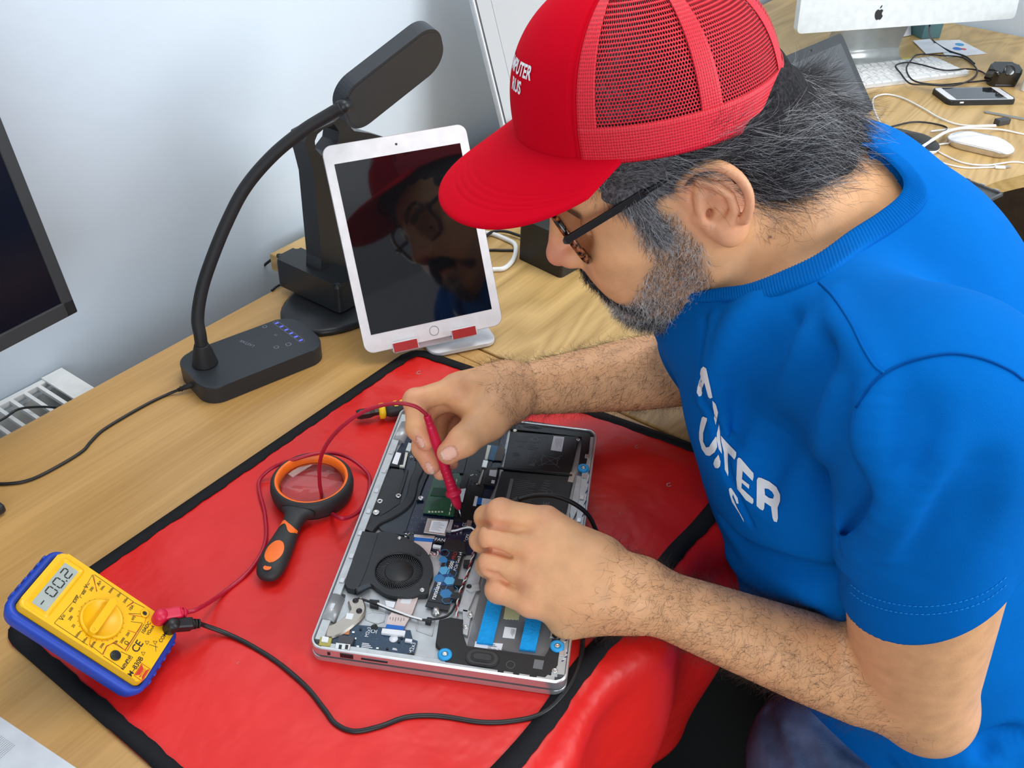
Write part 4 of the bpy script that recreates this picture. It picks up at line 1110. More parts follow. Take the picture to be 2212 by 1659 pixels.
for s in (1, -1): mb.tube([gc + Ld * 0.0605 * s - nd * 0.006, g_h + (0 if s == 1 else -2 * ((g_h - HP) @ Ld)) * Ld], 0.0026, 8)
mb.build('frame', M_TORT, gls)
for s in (1, -1):
    c = gc + Ld * 0.0335 * s; mb = MB()
    mb.face([c + Ld * x - vdir * y - nd * 0.30 * abs(x + 0.0335 * s) * 0.35 for x, y in rrect(0.052, vh * 0.9, 0.018, 8)])
    mb.build('lens', M_LENS, gls, fix=False)
    off = 0 if s == 1 else -2 * ((g_h - HP) @ Ld)
    h_ = g_h + Ld * off; e_ = g_e + Ld * (0 if s == 1 else -2 * ((g_e - HP) @ Ld)); tip = e_ + (e_ - h_) * 0.28 + hv((-0.012, 0, 0.004))
    mb = MB(); ax_ = up(h_, e_); R_ = frame3(ax_, z=hv((0, 0, 1)))
    mb.box((h_ + e_) / 2, (np.linalg.norm(e_ - h_), 0.0026, 0.0062), R=R_, bev=0.0006)
    mb.tube(cr([e_ - ax_ * 0.002, e_ + (e_ - h_) * 0.2, tip], 5), 0.0022, 8)
    mb.build('temple_arm', BLACK, gls)
# ------------------------------------------------------------------ jeans
M_DEN = mat('denim', (0.085, 0.135, 0.24), 0.85, vary=(22, 0.45), bump=(900, 0.6, 0.0008), spec=0.2)
thigh = [chain([K(2120, 1690, 1.11), K(1950, 1670, 1.05), K(1790, 1650, 1.02)], [0.105, 0.098, 0.083], 0.02),
         chain([K(2050, 1610, 1.22), K(1930, 1590, 1.20), K(1790, 1590, 1.20)], [0.10, 0.095, 0.08], 0.02),
         chain([K(1790, 1650, 1.02), K(1830, 1960, 1.30)], [0.080, 0.055], 0.02), chain([K(1790, 1590, 1.20), K(1820, 1880, 1.48)], [0.078, 0.055], 0.02)]
def dg(pts, r, k):
    P = []
    for p in cr([np.array(q_, float) for q_ in pts], 4):
        d = hit(thigh, p[0], p[1])
        if d is not None: P.append(K(p[0], p[1], d - r * 0.2))
    return chain(P, [r * (0.3 + 0.7 * math.sin(math.pi * (i + .3) / len(P))) for i in range(len(P))], k, 's') if len(P) > 1 else None
thf = thigh + [g for g in (dg([(1780, 1560), (1850, 1610), (1920, 1655)], 0.012, 0.014), dg([(1650, 1520), (1660, 1580), (1690, 1640)], 0.010, 0.012), dg([(1880, 1590), (1960, 1640)], 0.008, 0.01), dg([(1700, 1580), (1760, 1650)], 0.008, 0.012)) if g]
me = mesh_field(thf, 0.004, (-0.2, -1.0, 0.0), (1.3, 0.4, 0.95), 'jeans'); under(link('jeans', me, M_DEN), person)
# ------------------------------------------------------------------ red mat
MX0, MX1, MY1 = -0.128, 0.436, 0.2285
def mat_edge_x0(y): return -0.138
def mat_edge_x1(y): return 0.398 + (0.227 - y) * 0.135
def wrinkle(x, y):
    w = 0.0011 * math.sin(23 * x + 11 * y + 1.5 * math.sin(14 * y)) + 0.0008 * math.sin(41 * x - 27 * y + 2 * math.sin(19 * x)) + 0.0005 * math.sin(83 * x + 57 * y)
    return w
def matz(x, y):
    e = min(1, max(0, (MY1 - y) / 0.04), max(0, (x - mat_edge_x0(y)) / 0.04), max(0, (mat_edge_x1(y) - x) / 0.04))
    lap = math.exp(-(max(0, abs(x - 0.17) - 0.12) ** 2 + max(0, abs(y - 0.0) - 0.14) ** 2) / 0.0016)
    return 0.7522 + (wrinkle(x, y) + 0.0016) * e * (1 - lap)
def flap(t):   # past the desk edge the sheet rolls over and hangs
    r = 0.030; a = min(t / r, math.pi / 2)
    y = -0.192 - r * math.sin(a); z = -r * (1 - math.cos(a))
    if t > r * math.pi / 2: q = t - r * math.pi / 2; z -= q; y -= 0.012 * math.sin(q * 16)
    return y, z
def sheet_pt(s, y, t=0.0):
    if t <= 0:
        x = mat_edge_x0(y) * (1 - s) + mat_edge_x1(y) * s
        return Vector((x, y, matz(x, y)))
    x = mat_edge_x0(-0.192) * (1 - s) + mat_edge_x1(-0.192) * s
    yy, dz = flap(t); x2 = x + (s - 0.8) * 0.02 * t / 0.3
    return Vector((x2, yy - 0.010 * math.sin(x * 38 + t * 5) * min(1, t / 0.06) + (s > 0.85) * (s - 0.85) * 0.12 * min(1, t / 0.05) * 0, matz(x, -0.192) + dz))
M_VINYL = mat('red_vinyl', (0.70, 0.013, 0.010), 0.36, vary=(7, 0.08), bump=(22, 0.6, 0.005), spec=0.5, coat=0.0)
M_TAPE = mat('black_binding', (0.012, 0.012, 0.014), 0.8, bump=(700, 0.4, 0.0005), spec=0.2)
bm = bmesh.new(); NS, NY, NT = 150, 110, 60; R0 = 0.024
ys = [MY1 + (-0.192 - MY1) * j / NY for j in range(NY + 1)]
grid = []
for j in range(NY + NT + 1):
    row = []
    for i in range(NS + 1):
        s = i / NS
        if j <= NY:
            y = ys[j]; dy = MY1 - y      # rounded back corners
            if dy < R0:
                cut = (R0 - math.sqrt(max(0, R0 * R0 - (R0 - dy) ** 2))) / 0.55; s = cut + (1 - 2 * cut) * s
            row.append(bm.verts.new(sheet_pt(s, y)))
        else: row.append(bm.verts.new(sheet_pt(s, -0.192, (j - NY) / NT * 0.34)))
    grid.append(row)
for a, b in zip(grid[:-1], grid[1:]):
    for i in range(NS):
        f = bm.faces.new([a[i], b[i], b[i + 1], a[i + 1]]); f.smooth = True
me = bpy.data.meshes.new('work_mat'); 
edge = [[v.co.copy() for v in r] for r in grid]; bm.to_mesh(me); bm.free()
wm_ = link('work_mat', me, M_VINYL); tag(wm_, 'red vinyl work mat with black binding under the laptop, hanging over the desk edge', 'mat')
md = wm_.modifiers.new('s', 'SOLIDIFY'); md.thickness = 0.0009; md.offset = -1
def band(path, w, inward, name, lift=0.0009):
    """flat tape following a path, its width going to the inward side"""
    mb = MB(); n = len(path); prev = None; L = 0
    for i in range(n):
        t = (path[min(i + 1, n - 1)] - path[max(i - 1, 0)]).normalized(); N_ = Vector((0, 0, 1)) if abs(t.z) < 0.6 or True else Vector((0, -1, 0))
        side = inward(path[i], t)
        up_ = side.cross(t).normalized()
        if up_.z < 0 and abs(up_.z) > 0.3: up_ = -up_
        if abs(up_.z) <= 0.3 and up_.y > 0: up_ = -up_
        jit = 0.0006 * math.sin(i * 0.9) + 0.0005 * math.sin(i * 2.3)
        a = path[i] + up_ * lift; b = path[i] + side * (w + jit) + up_ * (lift + 0.0006); m_ = path[i] + side * w * .5 + up_ * (lift + 0.0013)
        cur = [mb.bm.verts.new(a - up_ * 0.0026), mb.bm.verts.new(a), mb.bm.verts.new(m_), mb.bm.verts.new(b), mb.bm.verts.new(b - up_ * 0.0010)]
        if prev:
            for k in range(4):
                f = mb.bm.faces.new([prev[k], prev[k + 1], cur[k + 1], cur[k]]); f.smooth = k in (1, 2)
        prev = cur
    return mb.build(name, M_TAPE, wm_)
top_e = list(edge[0]); left_e = [r[0] for r in edge]; right_e = [r[-1] for r in edge]
path = left_e[::-1] + top_e[1:] + right_e[1:]
cx_, cy_ = 0.15, 0.02
def inw(p, t):
    if p.y < -0.19: return Vector((1 if p.x < 0.15 else -1, 0, 0))
    z = Vector((0, 0, 1)); s = z.cross(t).normalized()
    return s if s.dot(Vector((cx_ - p.x, cy_ - p.y, 0))) > 0 else -s
def resample(P, step):
    out = [P[0]]; acc = 0
    for a, b in zip(P[:-1], P[1:]):
        d = (b - a).length; acc += d
        if acc >= step: out.append(b); acc = 0
    out.append(P[-1]); return out
band(resample(path, 0.006), 0.0135, inw, 'binding')
fold = [sheet_pt(s / 80, -0.178 - 0.002 * math.sin(s * .3)) for s in range(81)]
band(fold, 0.017, lambda p, t: Vector((0, -1, 0)), 'binding')
# hem stitching on the flap
mb = MB()
for k in range(70):
    t0 = 0.02 + k * 0.0045
    mb.tube([sheet_pt(0.945, -0.192, t0) + Vector((0, -0.0012, 0)), sheet_pt(0.945, -0.192, t0 + 0.0026) + Vector((0, -0.0012, 0))], 0.0004, 4)
mb.build('hem_stitching', mat('dark_red_thread', (0.25, 0.005, 0.005), 0.8), wm_)
# small scuffs where the printed sheet has worn
M_SC = mat('scuff', (0.45, 0.35, 0.33), 0.7)
for px, py, r in ((905, 803, 9), (1375, 968, 7), (1340, 1108, 3), (1445, 1048, 8), (1205, 1395, 3), (515, 1435, 3), (1325, 1115, 2)):
    c = on(px, py, 0.7535); rr = r / 2050 * 0.9; mb = MB(); z = matz(c[0], c[1]) + 0.0006
    n_ = 22; R1 = [rr * (.75 + .35 * random.random()) for _ in range(n_)]; A_ = [k / n_ * 5.0 for k in range(n_)]
    for k in range(n_ - 1): mb.face([(c[0] + R1[k] * math.cos(A_[k]), c[1] + R1[k] * .7 * math.sin(A_[k]), z), (c[0] + R1[k + 1] * math.cos(A_[k + 1]), c[1] + R1[k + 1] * .7 * math.sin(A_[k + 1]), z), (c[0] + R1[k + 1] * .72 * math.cos(A_[k + 1]), c[1] + R1[k + 1] * .5 * math.sin(A_[k + 1]), z), (c[0] + R1[k] * .72 * math.cos(A_[k]), c[1] + R1[k] * .5 * math.sin(A_[k]), z)])
    mb.build('scuff_mark', M_SC, wm_)

# ------------------------------------------------------------------ test leads helper
def cable(name, pts, r, m, label=None, cat=None, parent=None, n=8, seg=12):
    o = MB().tube(cr(pts, seg), r, n).build(name, m, parent)
    if label: tag(o, label, cat)
    return o
def onz(px, py, z): return tuple(on(px, py, z))
def mt(px, py, h=0.0):
    p = on(px, py, 0.754 + h); return (p[0], p[1], max(matz(p[0], p[1]), 0.7515) + h + 0.0003)
def dk(px, py, h=0.0):
    p = on(px, py, 0.75 + h); return (p[0], p[1], 0.7502 + h)

# ------------------------------------------------------------------ multimeter
MS = 0.905
MR = np.array([[0.301, 0.901, 0.312], [-0.738, 0.427, -0.522], [-0.604, -0.073, 0.794]]); _u, _s, _v = np.linalg.svd(MR); MR = _u @ _v
MO = CAMP + (np.array([-0.1218, 0.2082, 0.7872]) - CAMP) * MS
ML, MW = 0.1103, 0.0592
mr = Matrix(MR.tolist())
meter = empty('multimeter', tuple(MO), 'yellow digital multimeter in a blue holster reading 00.2, propped on the mat', 'multimeter', rot=mr)
def mloc(px, py, h=0.0):
    """meter coordinates of a spot on its face"""
    d = MR.T @ ray(px, py); c = MR.T @ (CAMP - MO); s = (h - c[2]) / d[2]; return (c[0] + s * d[0], c[1] + s * d[1])
def mz(x, y, h=0.0): return mloc(x / 3.26, 1150 + y / 3.26, h)     # from enlarged view
M_YEL = mat('yellow_abs', (0.85, 0.46, 0.005), 0.35, vary=(40, 0.02)); M_BLU = mat('blue_holster_rubber', (0.012, 0.055, 0.42), 0.45)
M_INK = mat('black_print', (0.015, 0.015, 0.015), 0.6); M_RINK = mat('red_print', (0.55, 0.03, 0.01), 0.6); M_LCD = mat('lcd_glass', (0.36, 0.40, 0.37), 0.12, vary=None)
W_ = MW / 2
mb = MB(); mb.prism(rrect(ML, MW, 0.006, 6, ML / 2, W_), -0.016, 0.0, bev=0.0025); mb.build('face_plate', M_YEL, meter)
mb = MB()
hol = rrect(ML + 0.012, MW + 0.011, 0.012, 8, ML / 2 - 0.0005, W_); inn = rrect(ML + 0.001, MW + 0.001, 0.0062, 8, ML / 2, W_)
n = len(hol); lev = [(-0.0235, 0.92, hol), (-0.0215, 0.97, hol), (-0.014, 1.0, hol), (-0.0095, 0.995, hol), (-0.0075, 1.003, inn), (-0.012, 1.0, inn)]
cxm, cym = ML / 2, W_
rings = [[mb.bm.verts.new((cxm + (p[0] - cxm) * s, cym + (p[1] - cym) * s, z + (0.0016 * math.cos(math.radians(k * 30)) if z == -0.0045 and 10 > 99 else 0))) for k, p in enumerate(o)] for z, s, o in lev]
for a, b in zip(rings[:-1], rings[1:]):
    for k in range(n):
        f = mb.bm.faces.new([a[k], a[(k + 1) % n], b[(k + 1) % n], b[k]]); f.smooth = True
mb.bm.faces.new(rings[0][::-1])
for x in np.linspace(0.012, 0.052, 6):        # grip ribs at the display end and the foot
    mb.box((-0.0066, x, -0.0145), (0.0026, 0.0042, 0.009), bev=0.0012); mb.box((ML + 0.0056, x, -0.0145), (0.0026, 0.0042, 0.009), bev=0.0012)
mb.build('holster', M_BLU, meter)
# tilt stand: a blue leg hinged below the display end
Rwm = mr.inverted()
st_top = Vector((0.040, W_, -0.0235)); foot_w = mr @ st_top + Vector(MO); 
leg_v = Rwm @ Vector((0.010, 0.006, 0.7545 - foot_w.z - 0.001))
mb = MB(); mb.box(st_top + leg_v / 2, (leg_v.length, 0.028, 0.004), R=frame3(leg_v, y=(0, 1, 0)), bev=0.001); mb.box((0.030, W_, -0.0245), (0.040, 0.034, 0.003), bev=0.001)
mb.build('tilt_stand', M_BLU, meter)
# display
P = [mz(*q) for q in ((445, 222), (552, 262), (330, 567), (222, 495))]
xs = [p[0] for p in P]; y_s = [p[1] for p in P]; dx0, dx1, dy0, dy1 = (P[3][0] + P[0][0]) / 2 * 1.0, (P[1][0] + P[2][0]) / 2, (P[2][1] + P[3][1]) / 2, (P[0][1] + P[1][1]) / 2
print('display rect', dx0, dx1, dy0, dy1)
dc = ((dx0 + dx1) / 2, (dy0 + dy1) / 2); dw = dx1 - dx0; dh = dy1 - dy0
mb = MB(); o_ = rrect(dw + 0.008, dh + 0.009, 0.003, 4, *dc); i_ = rrect(dw, dh, 0.0008, 4, *dc)
for k in range(len(o_)):
    k2 = (k + 1) % len(o_)
    mb.face([(*o_[k], 0.0001), (*o_[k2], 0.0001), (*[o_[k2][0] * .6 + i_[k2][0] * .4, o_[k2][1] * .6 + i_[k2][1] * .4], 0.0011), (*[o_[k][0] * .6 + i_[k][0] * .4, o_[k][1] * .6 + i_[k][1] * .4], 0.0011)])
    mb.face([(*[o_[k][0] * .6 + i_[k][0] * .4, o_[k][1] * .6 + i_[k][1] * .4], 0.0011), (*[o_[k2][0] * .6 + i_[k2][0] * .4, o_[k2][1] * .6 + i_[k2][1] * .4], 0.0011), (*i_[k2], 0.0002), (*i_[k], 0.0002)])
bez = mb.build('display_bezel', M_YEL, meter, fix=True)
mb = MB(); mb.prism(i_, 0.0001, 0.0003); lcd = mb.build('display', M_LCD, meter)
# seven-segment reading, top of the digits towards the display end
def seg(mb, x, y, w, h, on_, lean=0.0):
    t = w * 0.17; S7 = {'a': ((0, h), (w, h)), 'g': ((0, h / 2), (w, h / 2)), 'd': ((0, 0), (w, 0)), 'f': ((0, h / 2), (0, h)), 'e': ((0, 0), (0, h / 2)), 'b': ((w, h / 2), (w, h)), 'c': ((w, 0), (w, h / 2))}
    for k in on_:
        (x0, y0), (x1, y1) = S7[k]; d = Vector((x1 - x0, y1 - y0)); u = d.normalized(); v = Vector((-u.y, u.x)) * t / 2; g = u * t * 0.6
        a = Vector((x0, y0)) + g; b = Vector((x1, y1)) - g; e_ = u * t * .4
        for q in ([a + v, b + v, b + e_, b - v, a - v, a - e_],):
            mb.face([(dc[0] + dw / 2 - (p.y + y), dy0 + (p.x + x + lean * p.y), 0.00042) for p in q][::-1])
mb = MB(); Hd = dw * 0.60; Wd = dh * 0.145; yb = dw * 0.20
seg(mb, dh * 0.05, yb, Wd * .8, Hd, 'g'); seg(mb, dh * 0.30, yb, Wd, Hd, 'abcdef'); seg(mb, dh * 0.52, yb, Wd, Hd, 'abcdef'); seg(mb, dh * 0.76, yb, Wd, Hd, 'abged')
mb.face([(dc[0] + dw / 2 - yb + q[1], dy0 + dh * 0.71 + q[0], 0.00042) for q in ((-0.0006, -0.0006), (0.0006, -0.0006), (0.0006, 0.0006), (-0.0006, 0.0006))])
mb.build('reading', M_INK, lcd)
# rotary dial
kc = mz(722, 603, 0.003); k1 = mz(905, 600, 0.003); KR = 0.0168
mb = MB(); mb.lathe([(KR, 0.0001), (KR, 0.0022), (KR - 0.0016, 0.0030), (KR - 0.0024, 0.0016), (0, 0.0016)], (*kc, 0), 48)
mb.build('dial_ring', M_YEL, meter)
ka = mz(655, 690, 0.005); kb = mz(795, 490, 0.005); dv = Vector((kb[0] - ka[0], kb[1] - ka[1], 0)); 
mb = MB(); mb.prism([(q[0], q[1]) for q in rrect(dv.length + 0.006, 0.0064, 0.003, 5)], 0.0016, 0.0068, bev=0.0008, M=Matrix.Translation(((ka[0] + kb[0]) / 2, (ka[1] + kb[1]) / 2, 0)) @ Matrix.Rotation(math.atan2(dv.y, dv.x), 4, 'Z'))
mb.lathe([(0.0010, 0.0068), (0.0010, 0.0072), (0, 0.0072)], (ka[0], ka[1], 0), 12); mb.build('dial_knob', M_YEL, meter)
# printed scale: lines and lettering traced from the face
bk, rd = MB(), MB()
def line(mbx, pts, w=0.00035, z=0.00018):
    Q = [Vector((*mz(*p), z)) for p in pts]
    for a, b in zip(Q[:-1], Q[1:]):
        d = (b - a); 
        if d.length < 1e-6: continue
        v = Vector((-d.y, d.x, 0)).normalized() * w / 2; mbx.face([a + v, b + v, b - v, a - v])
for pts in ([(650, 300), (560, 455)], [(560, 455), (575, 462)], [(650, 300), (683, 415)], [(512, 490), (382, 640), (618, 795)], [(512, 490), (535, 500)], [(512, 487), (540, 440), (552, 460)],
            [(665, 298), (940, 490), (895, 520)], [(945, 495), (1018, 530)], [(905, 572), (1000, 575)], [(630, 790), (720, 860), (750, 800), (800, 780), (880, 830), (1003, 640), (920, 628)], [(725, 870), (870, 965), (935, 880), (850, 840)], [(1015, 645), (895, 835)], [(1050, 790), (1110, 810)], [(1095, 795), (1098, 840)]):
    line(bk, pts)
for pts in ([(658, 297), (680, 420)], [(943, 493), (890, 525)], [(635, 760), (628, 795)], [(725, 862), (752, 805), (805, 772), (890, 838)], [(960, 710), (900, 690)], [(960, 712), (880, 835)], [(1000, 650), (965, 705)], [(908, 577), (1030, 600), (1018, 640)]):
    line(rd, pts, 0.0004, 0.00022)
def mtext(s, x, y, size, mbx=None, ang=0.0):
    p = mz(x, y); ca, sa = math.cos(math.radians(ang)), math.sin(math.radians(ang))
    def f(v):
        a, b = v.x * ca - v.y * sa, v.x * sa + v.y * ca
        return Vector((p[0] - b, p[1] + a, 0.0002))       # reads along the short side, top towards the display
    text_mb(s, size, f, mbx or bk, bold=0.012)
for s, x, y, z in (('V~', 615, 375, .0046), ('A', 695, 365, .0042), ('=', 705, 350, .004), ('600', 592, 423, .0030), ('200', 645, 400, .0030), ('200u', 722, 392, .0026), ('2000u', 783, 408, .0026), ('20m', 838, 440, .0028), ('200m', 885, 478, .0028),
                   ('OFF', 536, 473, .0034), ('V=', 443, 600, .0046), ('600', 500, 545, .0030), ('200', 497, 605, .0030), ('20', 517, 660, .0030), ('2000m', 550, 718, .0026), ('200m', 598, 758, .0026), ('2000k', 655, 790, .0026), ('200k', 718, 798, .0026), ('20k', 815, 775, .0028), ('2000', 862, 762, .0028), ('200', 900, 718, .0028),
                   ('\u03a9', 893, 780, .0046), ('10A', 925, 532, .0034), ('hFE', 940, 603, .0030), ('10ADC', 1028, 672, .0040), ('V\u03a9mA', 1060, 690, .0036), ('COM', 1147, 742, .0042), ('PNP', 905, 893, .0036), ('NPN', 876, 940, .0036), ('CE', 968, 805, .0086), ('M\u2013830B', 955, 945, .0056)):
    mtext(s, x, y, z)
for x, y in ((1035, 775), (1092, 775), (1008, 852)):        # warning triangles
    p = mz(x, y); q = [(p[0] + 0.0019 * math.cos(a), p[1] + 0.0019 * math.sin(a)) for a in (math.pi, math.pi / 3, -math.pi / 3)]
    for a, b in ((0, 1), (1, 2), (2, 0)):
        A_, B_ = Vector((*q[a], 0.0002)), Vector((*q[b], 0.0002)); d = B_ - A_; v = Vector((-d.y, d.x, 0)).normalized() * 0.00015; bk.face([A_ + v, B_ + v, B_ - v, A_ - v])
for k in range(26):       # tick marks round the dial
    a = k / 26 * 2 * math.pi; bk.face([(kc[0] + (KR + r) * math.cos(a + da), kc[1] + (KR + r) * math.sin(a + da), 0.0002) for r, da in ((.0006, -.01), (.0014, -.01), (.0014, .01), (.0006, .01))])
# maker's badge: red outlined bow-tie with lettering
c = mz(1000, 985); rd_lines = rd; rd = MB()
for (a0, b0, a1, b1) in ((-.0040, -.0062, .0040, -.0058), (-.0040, .0058, .0040, .0062), (-.0040, -.0062, -.0036, .0062), (.0036, -.0062, .0040, .0062)):
    rd.face([(c[0] + a0, c[1] + b0, .0002), (c[0] + a1, c[1] + b0, .0002), (c[0] + a1, c[1] + b1, .0002), (c[0] + a0, c[1] + b1, .0002)])
rd.face([(c[0] - .0034, c[1] - .0054, .0002), (c[0] - .0004, c[1] - .003, .0002), (c[0] - .0004, c[1] + .003, .0002), (c[0] - .0034, c[1] + .0054, .0002)])
rd.face([(c[0] + .0034, c[1] - .0054, .0002), (c[0] + .0016, c[1] - .003, .0002), (c[0] + .0016, c[1] + .003, .0002), (c[0] + .0034, c[1] + .0054, .0002)])
mtext('MASTECH', 1003, 990, .0019, rd)
bk.build('scale_printing', M_INK, meter, fix=False); rd_lines.build('red_printing', M_RINK, meter, fix=False); rd.build('badge', M_RINK, meter, fix=False)
# transistor socket and the free jack
q = mz(812, 868); mb = MB(); mb.lathe([(0.0041, 0.0001), (0.0041, 0.0010), (0.0036, 0.0012), (0, 0.0012)], (*q, 0), 24)
for k in range(8): mb.box((q[0] + .0026 * math.cos(k * .785), q[1] + .0026 * math.sin(k * .785), .0013), (.0012, .0005, .0003), rz=k * .785)
mb.build('transistor_socket', BLACK, meter)
q = mz(1018, 572); mb = MB(); mb.lathe([(0.0036, 0.0001), (0.0036, 0.0010), (0.0030, 0.0013), (0.0020, 0.0010), (0.0017, -0.004), (0, -0.004)], (*q, 0), 28); mb.build('jack', M_YEL, meter)
mb = MB(); mb.lathe([(0.0018, 0.0004), (0, 0.0004)], (*q, 0), 16); mb.build('jack_hole', BLACKM, meter)

# ------------------------------------------------------------------ test leads
M_RLEAD = mat('red_lead_pvc', (0.42, 0.008, 0.03), 0.35); M_RPL = mat('red_probe_plastic', (0.62, 0.008, 0.05), 0.38); M_BLEAD = mat('black_lead_pvc', (0.012, 0.012, 0.013), 0.38)
def plug(p0, p1, m, par, name):
    """right-angle banana plug: round cap over the jack, ribbed boot towards the cable"""
    a = Vector(p0); b = Vector(p1); ax = (b - a).normalized(); n_ = mr @ Vector((0, 0, 1)); mb = MB()
    R_ = Matrix((ax, n_.cross(ax).normalized(), ax.cross(n_.cross(ax)).normalized())).transposed()
    Rn = frame3(ax, z=n_)
    mb.lathe([(0.0050, -0.009), (0.0058, -0.006), (0.0058, 0.003), (0.0046, 0.0055), (0, 0.006)], a, 24, R=Rn)
    mb.box(a + ax * 0.008, (0.018, 0.0098, 0.0098), R=Rn, bev=0.002)
    L = (b - a).length; x = 0.016
    mb.tube([a + ax * 0.015, b], [0.0042, 0.0022], 12)
    while x < L - 0.001: mb.tube([a + ax * x, a + ax * (x + 0.0014)], 0.0046 - (x - 0.016) * 0.12, 12); x += 0.0028
    return mb.build(name, m, par)
def at_m(px, py, h): # a point above the meter's face
    x, y = mloc(px, py, h); return mr @ Vector((x, y, h)) + Vector(MO)
rl = empty('red_test_lead', mt(600, 1150), 'red test lead looping from the multimeter up to the right hand', 'test lead')
def rel(o, par): o.parent = par; o.matrix_parent_inverse = par.matrix_world.inverted() if False else Matrix.Translation(-Vector(par.location)); return o
p_r = at_m(346, 1332, 0.006); p_r2 = at_m(405, 1322, 0.010)
rel(plug(p_r, p_r2, M_RPL, None, 'plug'), rl)
PT, PB = K_ = (atd(922, 897, 0.852), atd(991, 1098, 0.900)); 
red_pts = [p_r2, at_m(430, 1314, 0.010), mt(480, 1282, 0.003), mt(540, 1228, 0.002), mt(572, 1170, 0.002), mt(572, 1110, 0.002), mt(560, 1060, 0.003), mt(562, 1035, 0.004), mt(590, 1010, 0.012), mt(640, 990, 0.022), mt(700, 976, 0.022), mt(750, 985, 0.012), mt(790, 1015, 0.004), mt(799, 1040, 0.004), mt(790, 1080, 0.004), mt(768, 1108, 0.010), mt(735, 1117, 0.022)]
red_pts += [tuple(atd(*q)) for q in ((708, 1098, 0.93), (693, 1060, 0.915), (690, 1010, 0.895), (700, 970, 0.88), (730, 930, 0.868), (775, 895, 0.858), (820, 877, 0.850), (862, 871, 0.846), (895, 877, 0.847), (914, 889, 0.850))] + [tuple(PT)]
rel(cable('cable', red_pts, 0.0019, M_RLEAD), rl)
ax = Vector(up_ := (PB - PT) / np.linalg.norm(PB - PT)); Lp = float(np.linalg.norm(PB - PT)); mb = MB(); A_ = Vector(PT)
prof = [(0.0, 0.0030), (0.16, 0.0032), (0.165, 0.0040), (0.30, 0.0046), (0.55, 0.0044), (0.66, 0.0043), (0.90, 0.0052), (0.905, 0.0075), (0.93, 0.0077), (0.94, 0.0052), (0.97, 0.0040), (1.0, 0.0024)]
prof = [(0.0, 0.0030), (0.11, 0.0032), (0.115, 0.0040), (0.26, 0.0047), (0.50, 0.0045), (0.64, 0.0043), (0.80, 0.0050), (0.81, 0.0076), (0.835, 0.0077), (0.85, 0.0054), (0.95, 0.0042), (1.0, 0.0024)]
pp, rr = [], []
for i in range(120):
    t = i / 119; r = np.interp(t, [q[0] for q in prof], [q[1] for q in prof])
    if t < 0.11: r += 0.0005 * (math.sin(t * 420) > 0)
    if 0.52 < t < 0.79: r += 0.0006 * max(0, math.sin((t - 0.52) * 300))
    pp.append(A_ + ax * (Lp * t)); rr.append(float(r))
mb.tube(pp, rr, 20); rel(mb.build('probe', M_RPL, None), rl)
tip = Vector(on(996, 1117, 0.7655)); mb = MB(); mb.tube([Vector(PB), tip * .9 + Vector(PB) * .1, tip], [0.0009, 0.0008, 0.0002], 8); rel(mb.build('probe_tip', mat('steel', (0.55, 0.55, 0.56), 0.25, 1.0), None), rl)
blk = empty('black_test_lead', mt(700, 1520), 'black test lead snaking over the mat to the left hand', 'test lead')
p_b = at_m(372, 1351, 0.006); p_b2 = at_m(430, 1347, 0.007)
rel(plug(p_b, p_b2, M_BLEAD, None, 'plug'), blk)
bpts = [p_b2, at_m(445, 1352, 0.004), mt(490, 1372, 0.003), mt(540, 1395, 0.001), mt(600, 1430, 0.001), mt(660, 1480, 0.001), mt(700, 1530, 0.001), mt(725, 1562, 0.001), mt(765, 1579, 0.001), mt(820, 1570, 0.001), mt(880, 1548, 0.001), mt(950, 1545, 0.001), mt(1040, 1558, 0.001), mt(1110, 1556, 0.001), mt(1170, 1540, 0.001), mt(1215, 1500, 0.001), mt(1245, 1450, 0.001), mt(1258, 1400, 0.001), mt(1259, 1350, 0.002), mt(1266, 1300, 0.004), mt(1290, 1240, 0.008)]
bpts += [tuple(atd(*q)) for q in ((1300, 1200, 0.86), (1292, 1160, 0.853), (1272, 1115, 0.845), (1240, 1088, 0.84), (1200, 1072, 0.838), (1160, 1070, 0.838), (1130, 1076, 0.838), (1116, 1082, 0.838))]
rel(cable('cable', bpts, 0.0021, M_BLEAD), blk)
a = atd(1122, 1079, 0.838); b = atd(1075, 1105, 0.842); c = atd(1035, 1150, 0.865)
mb = MB(); mb.tube(cr([a, b, c], 8), [0.0036] * 9 + [0.0042] * 7 + [0.002], 12); rel(mb.build('probe', M_BLEAD, None), blk)

# ------------------------------------------------------------------ magnifying glass
M_OR = mat('orange_rubber', (0.95, 0.16, 0.01), 0.42); M_GB = mat('charcoal_rubber', (0.022, 0.022, 0.023), 0.55)
lc = on(673, 1036, 0.772); lz = 0.774
hd = np.array(on(600, 1190, 0.766)) - np.array(lc); hd[2] = 0; hd /= np.linalg.norm(hd); hyv = np.array([-hd[1], hd[0], 0])
e_l, e_r = on(585, 1035, 0.774), on(762, 1035, 0.774); LR = np.linalg.norm(np.array(e_r) - np.array(e_l)) / 2; print('lens radius', LR)
LR = min(LR, 0.0415)
mg = empty('magnifying_glass', (lc[0], lc[1], 0.7545), 'round magnifying glass with black and orange handle lying on the red mat', 'magnifying glass', rot=Matrix((Vector(hd), Vector(hyv), Vector((0, 0, 1)))).transposed())
mb = MB(); R2 = LR
mb.lathe([(R2 - 0.0035, 0.003), (R2 - 0.001, 0.0006), (R2, 0.004), (R2 + 0.0008, 0.011), (R2, 0.017), (R2 - 0.0028, 0.0205), (R2 - 0.0042, 0.0205), (R2 - 0.0045, 0.019)], (0, 0, 0), 64, caps=False); mb.build('rim', M_GB, mg)
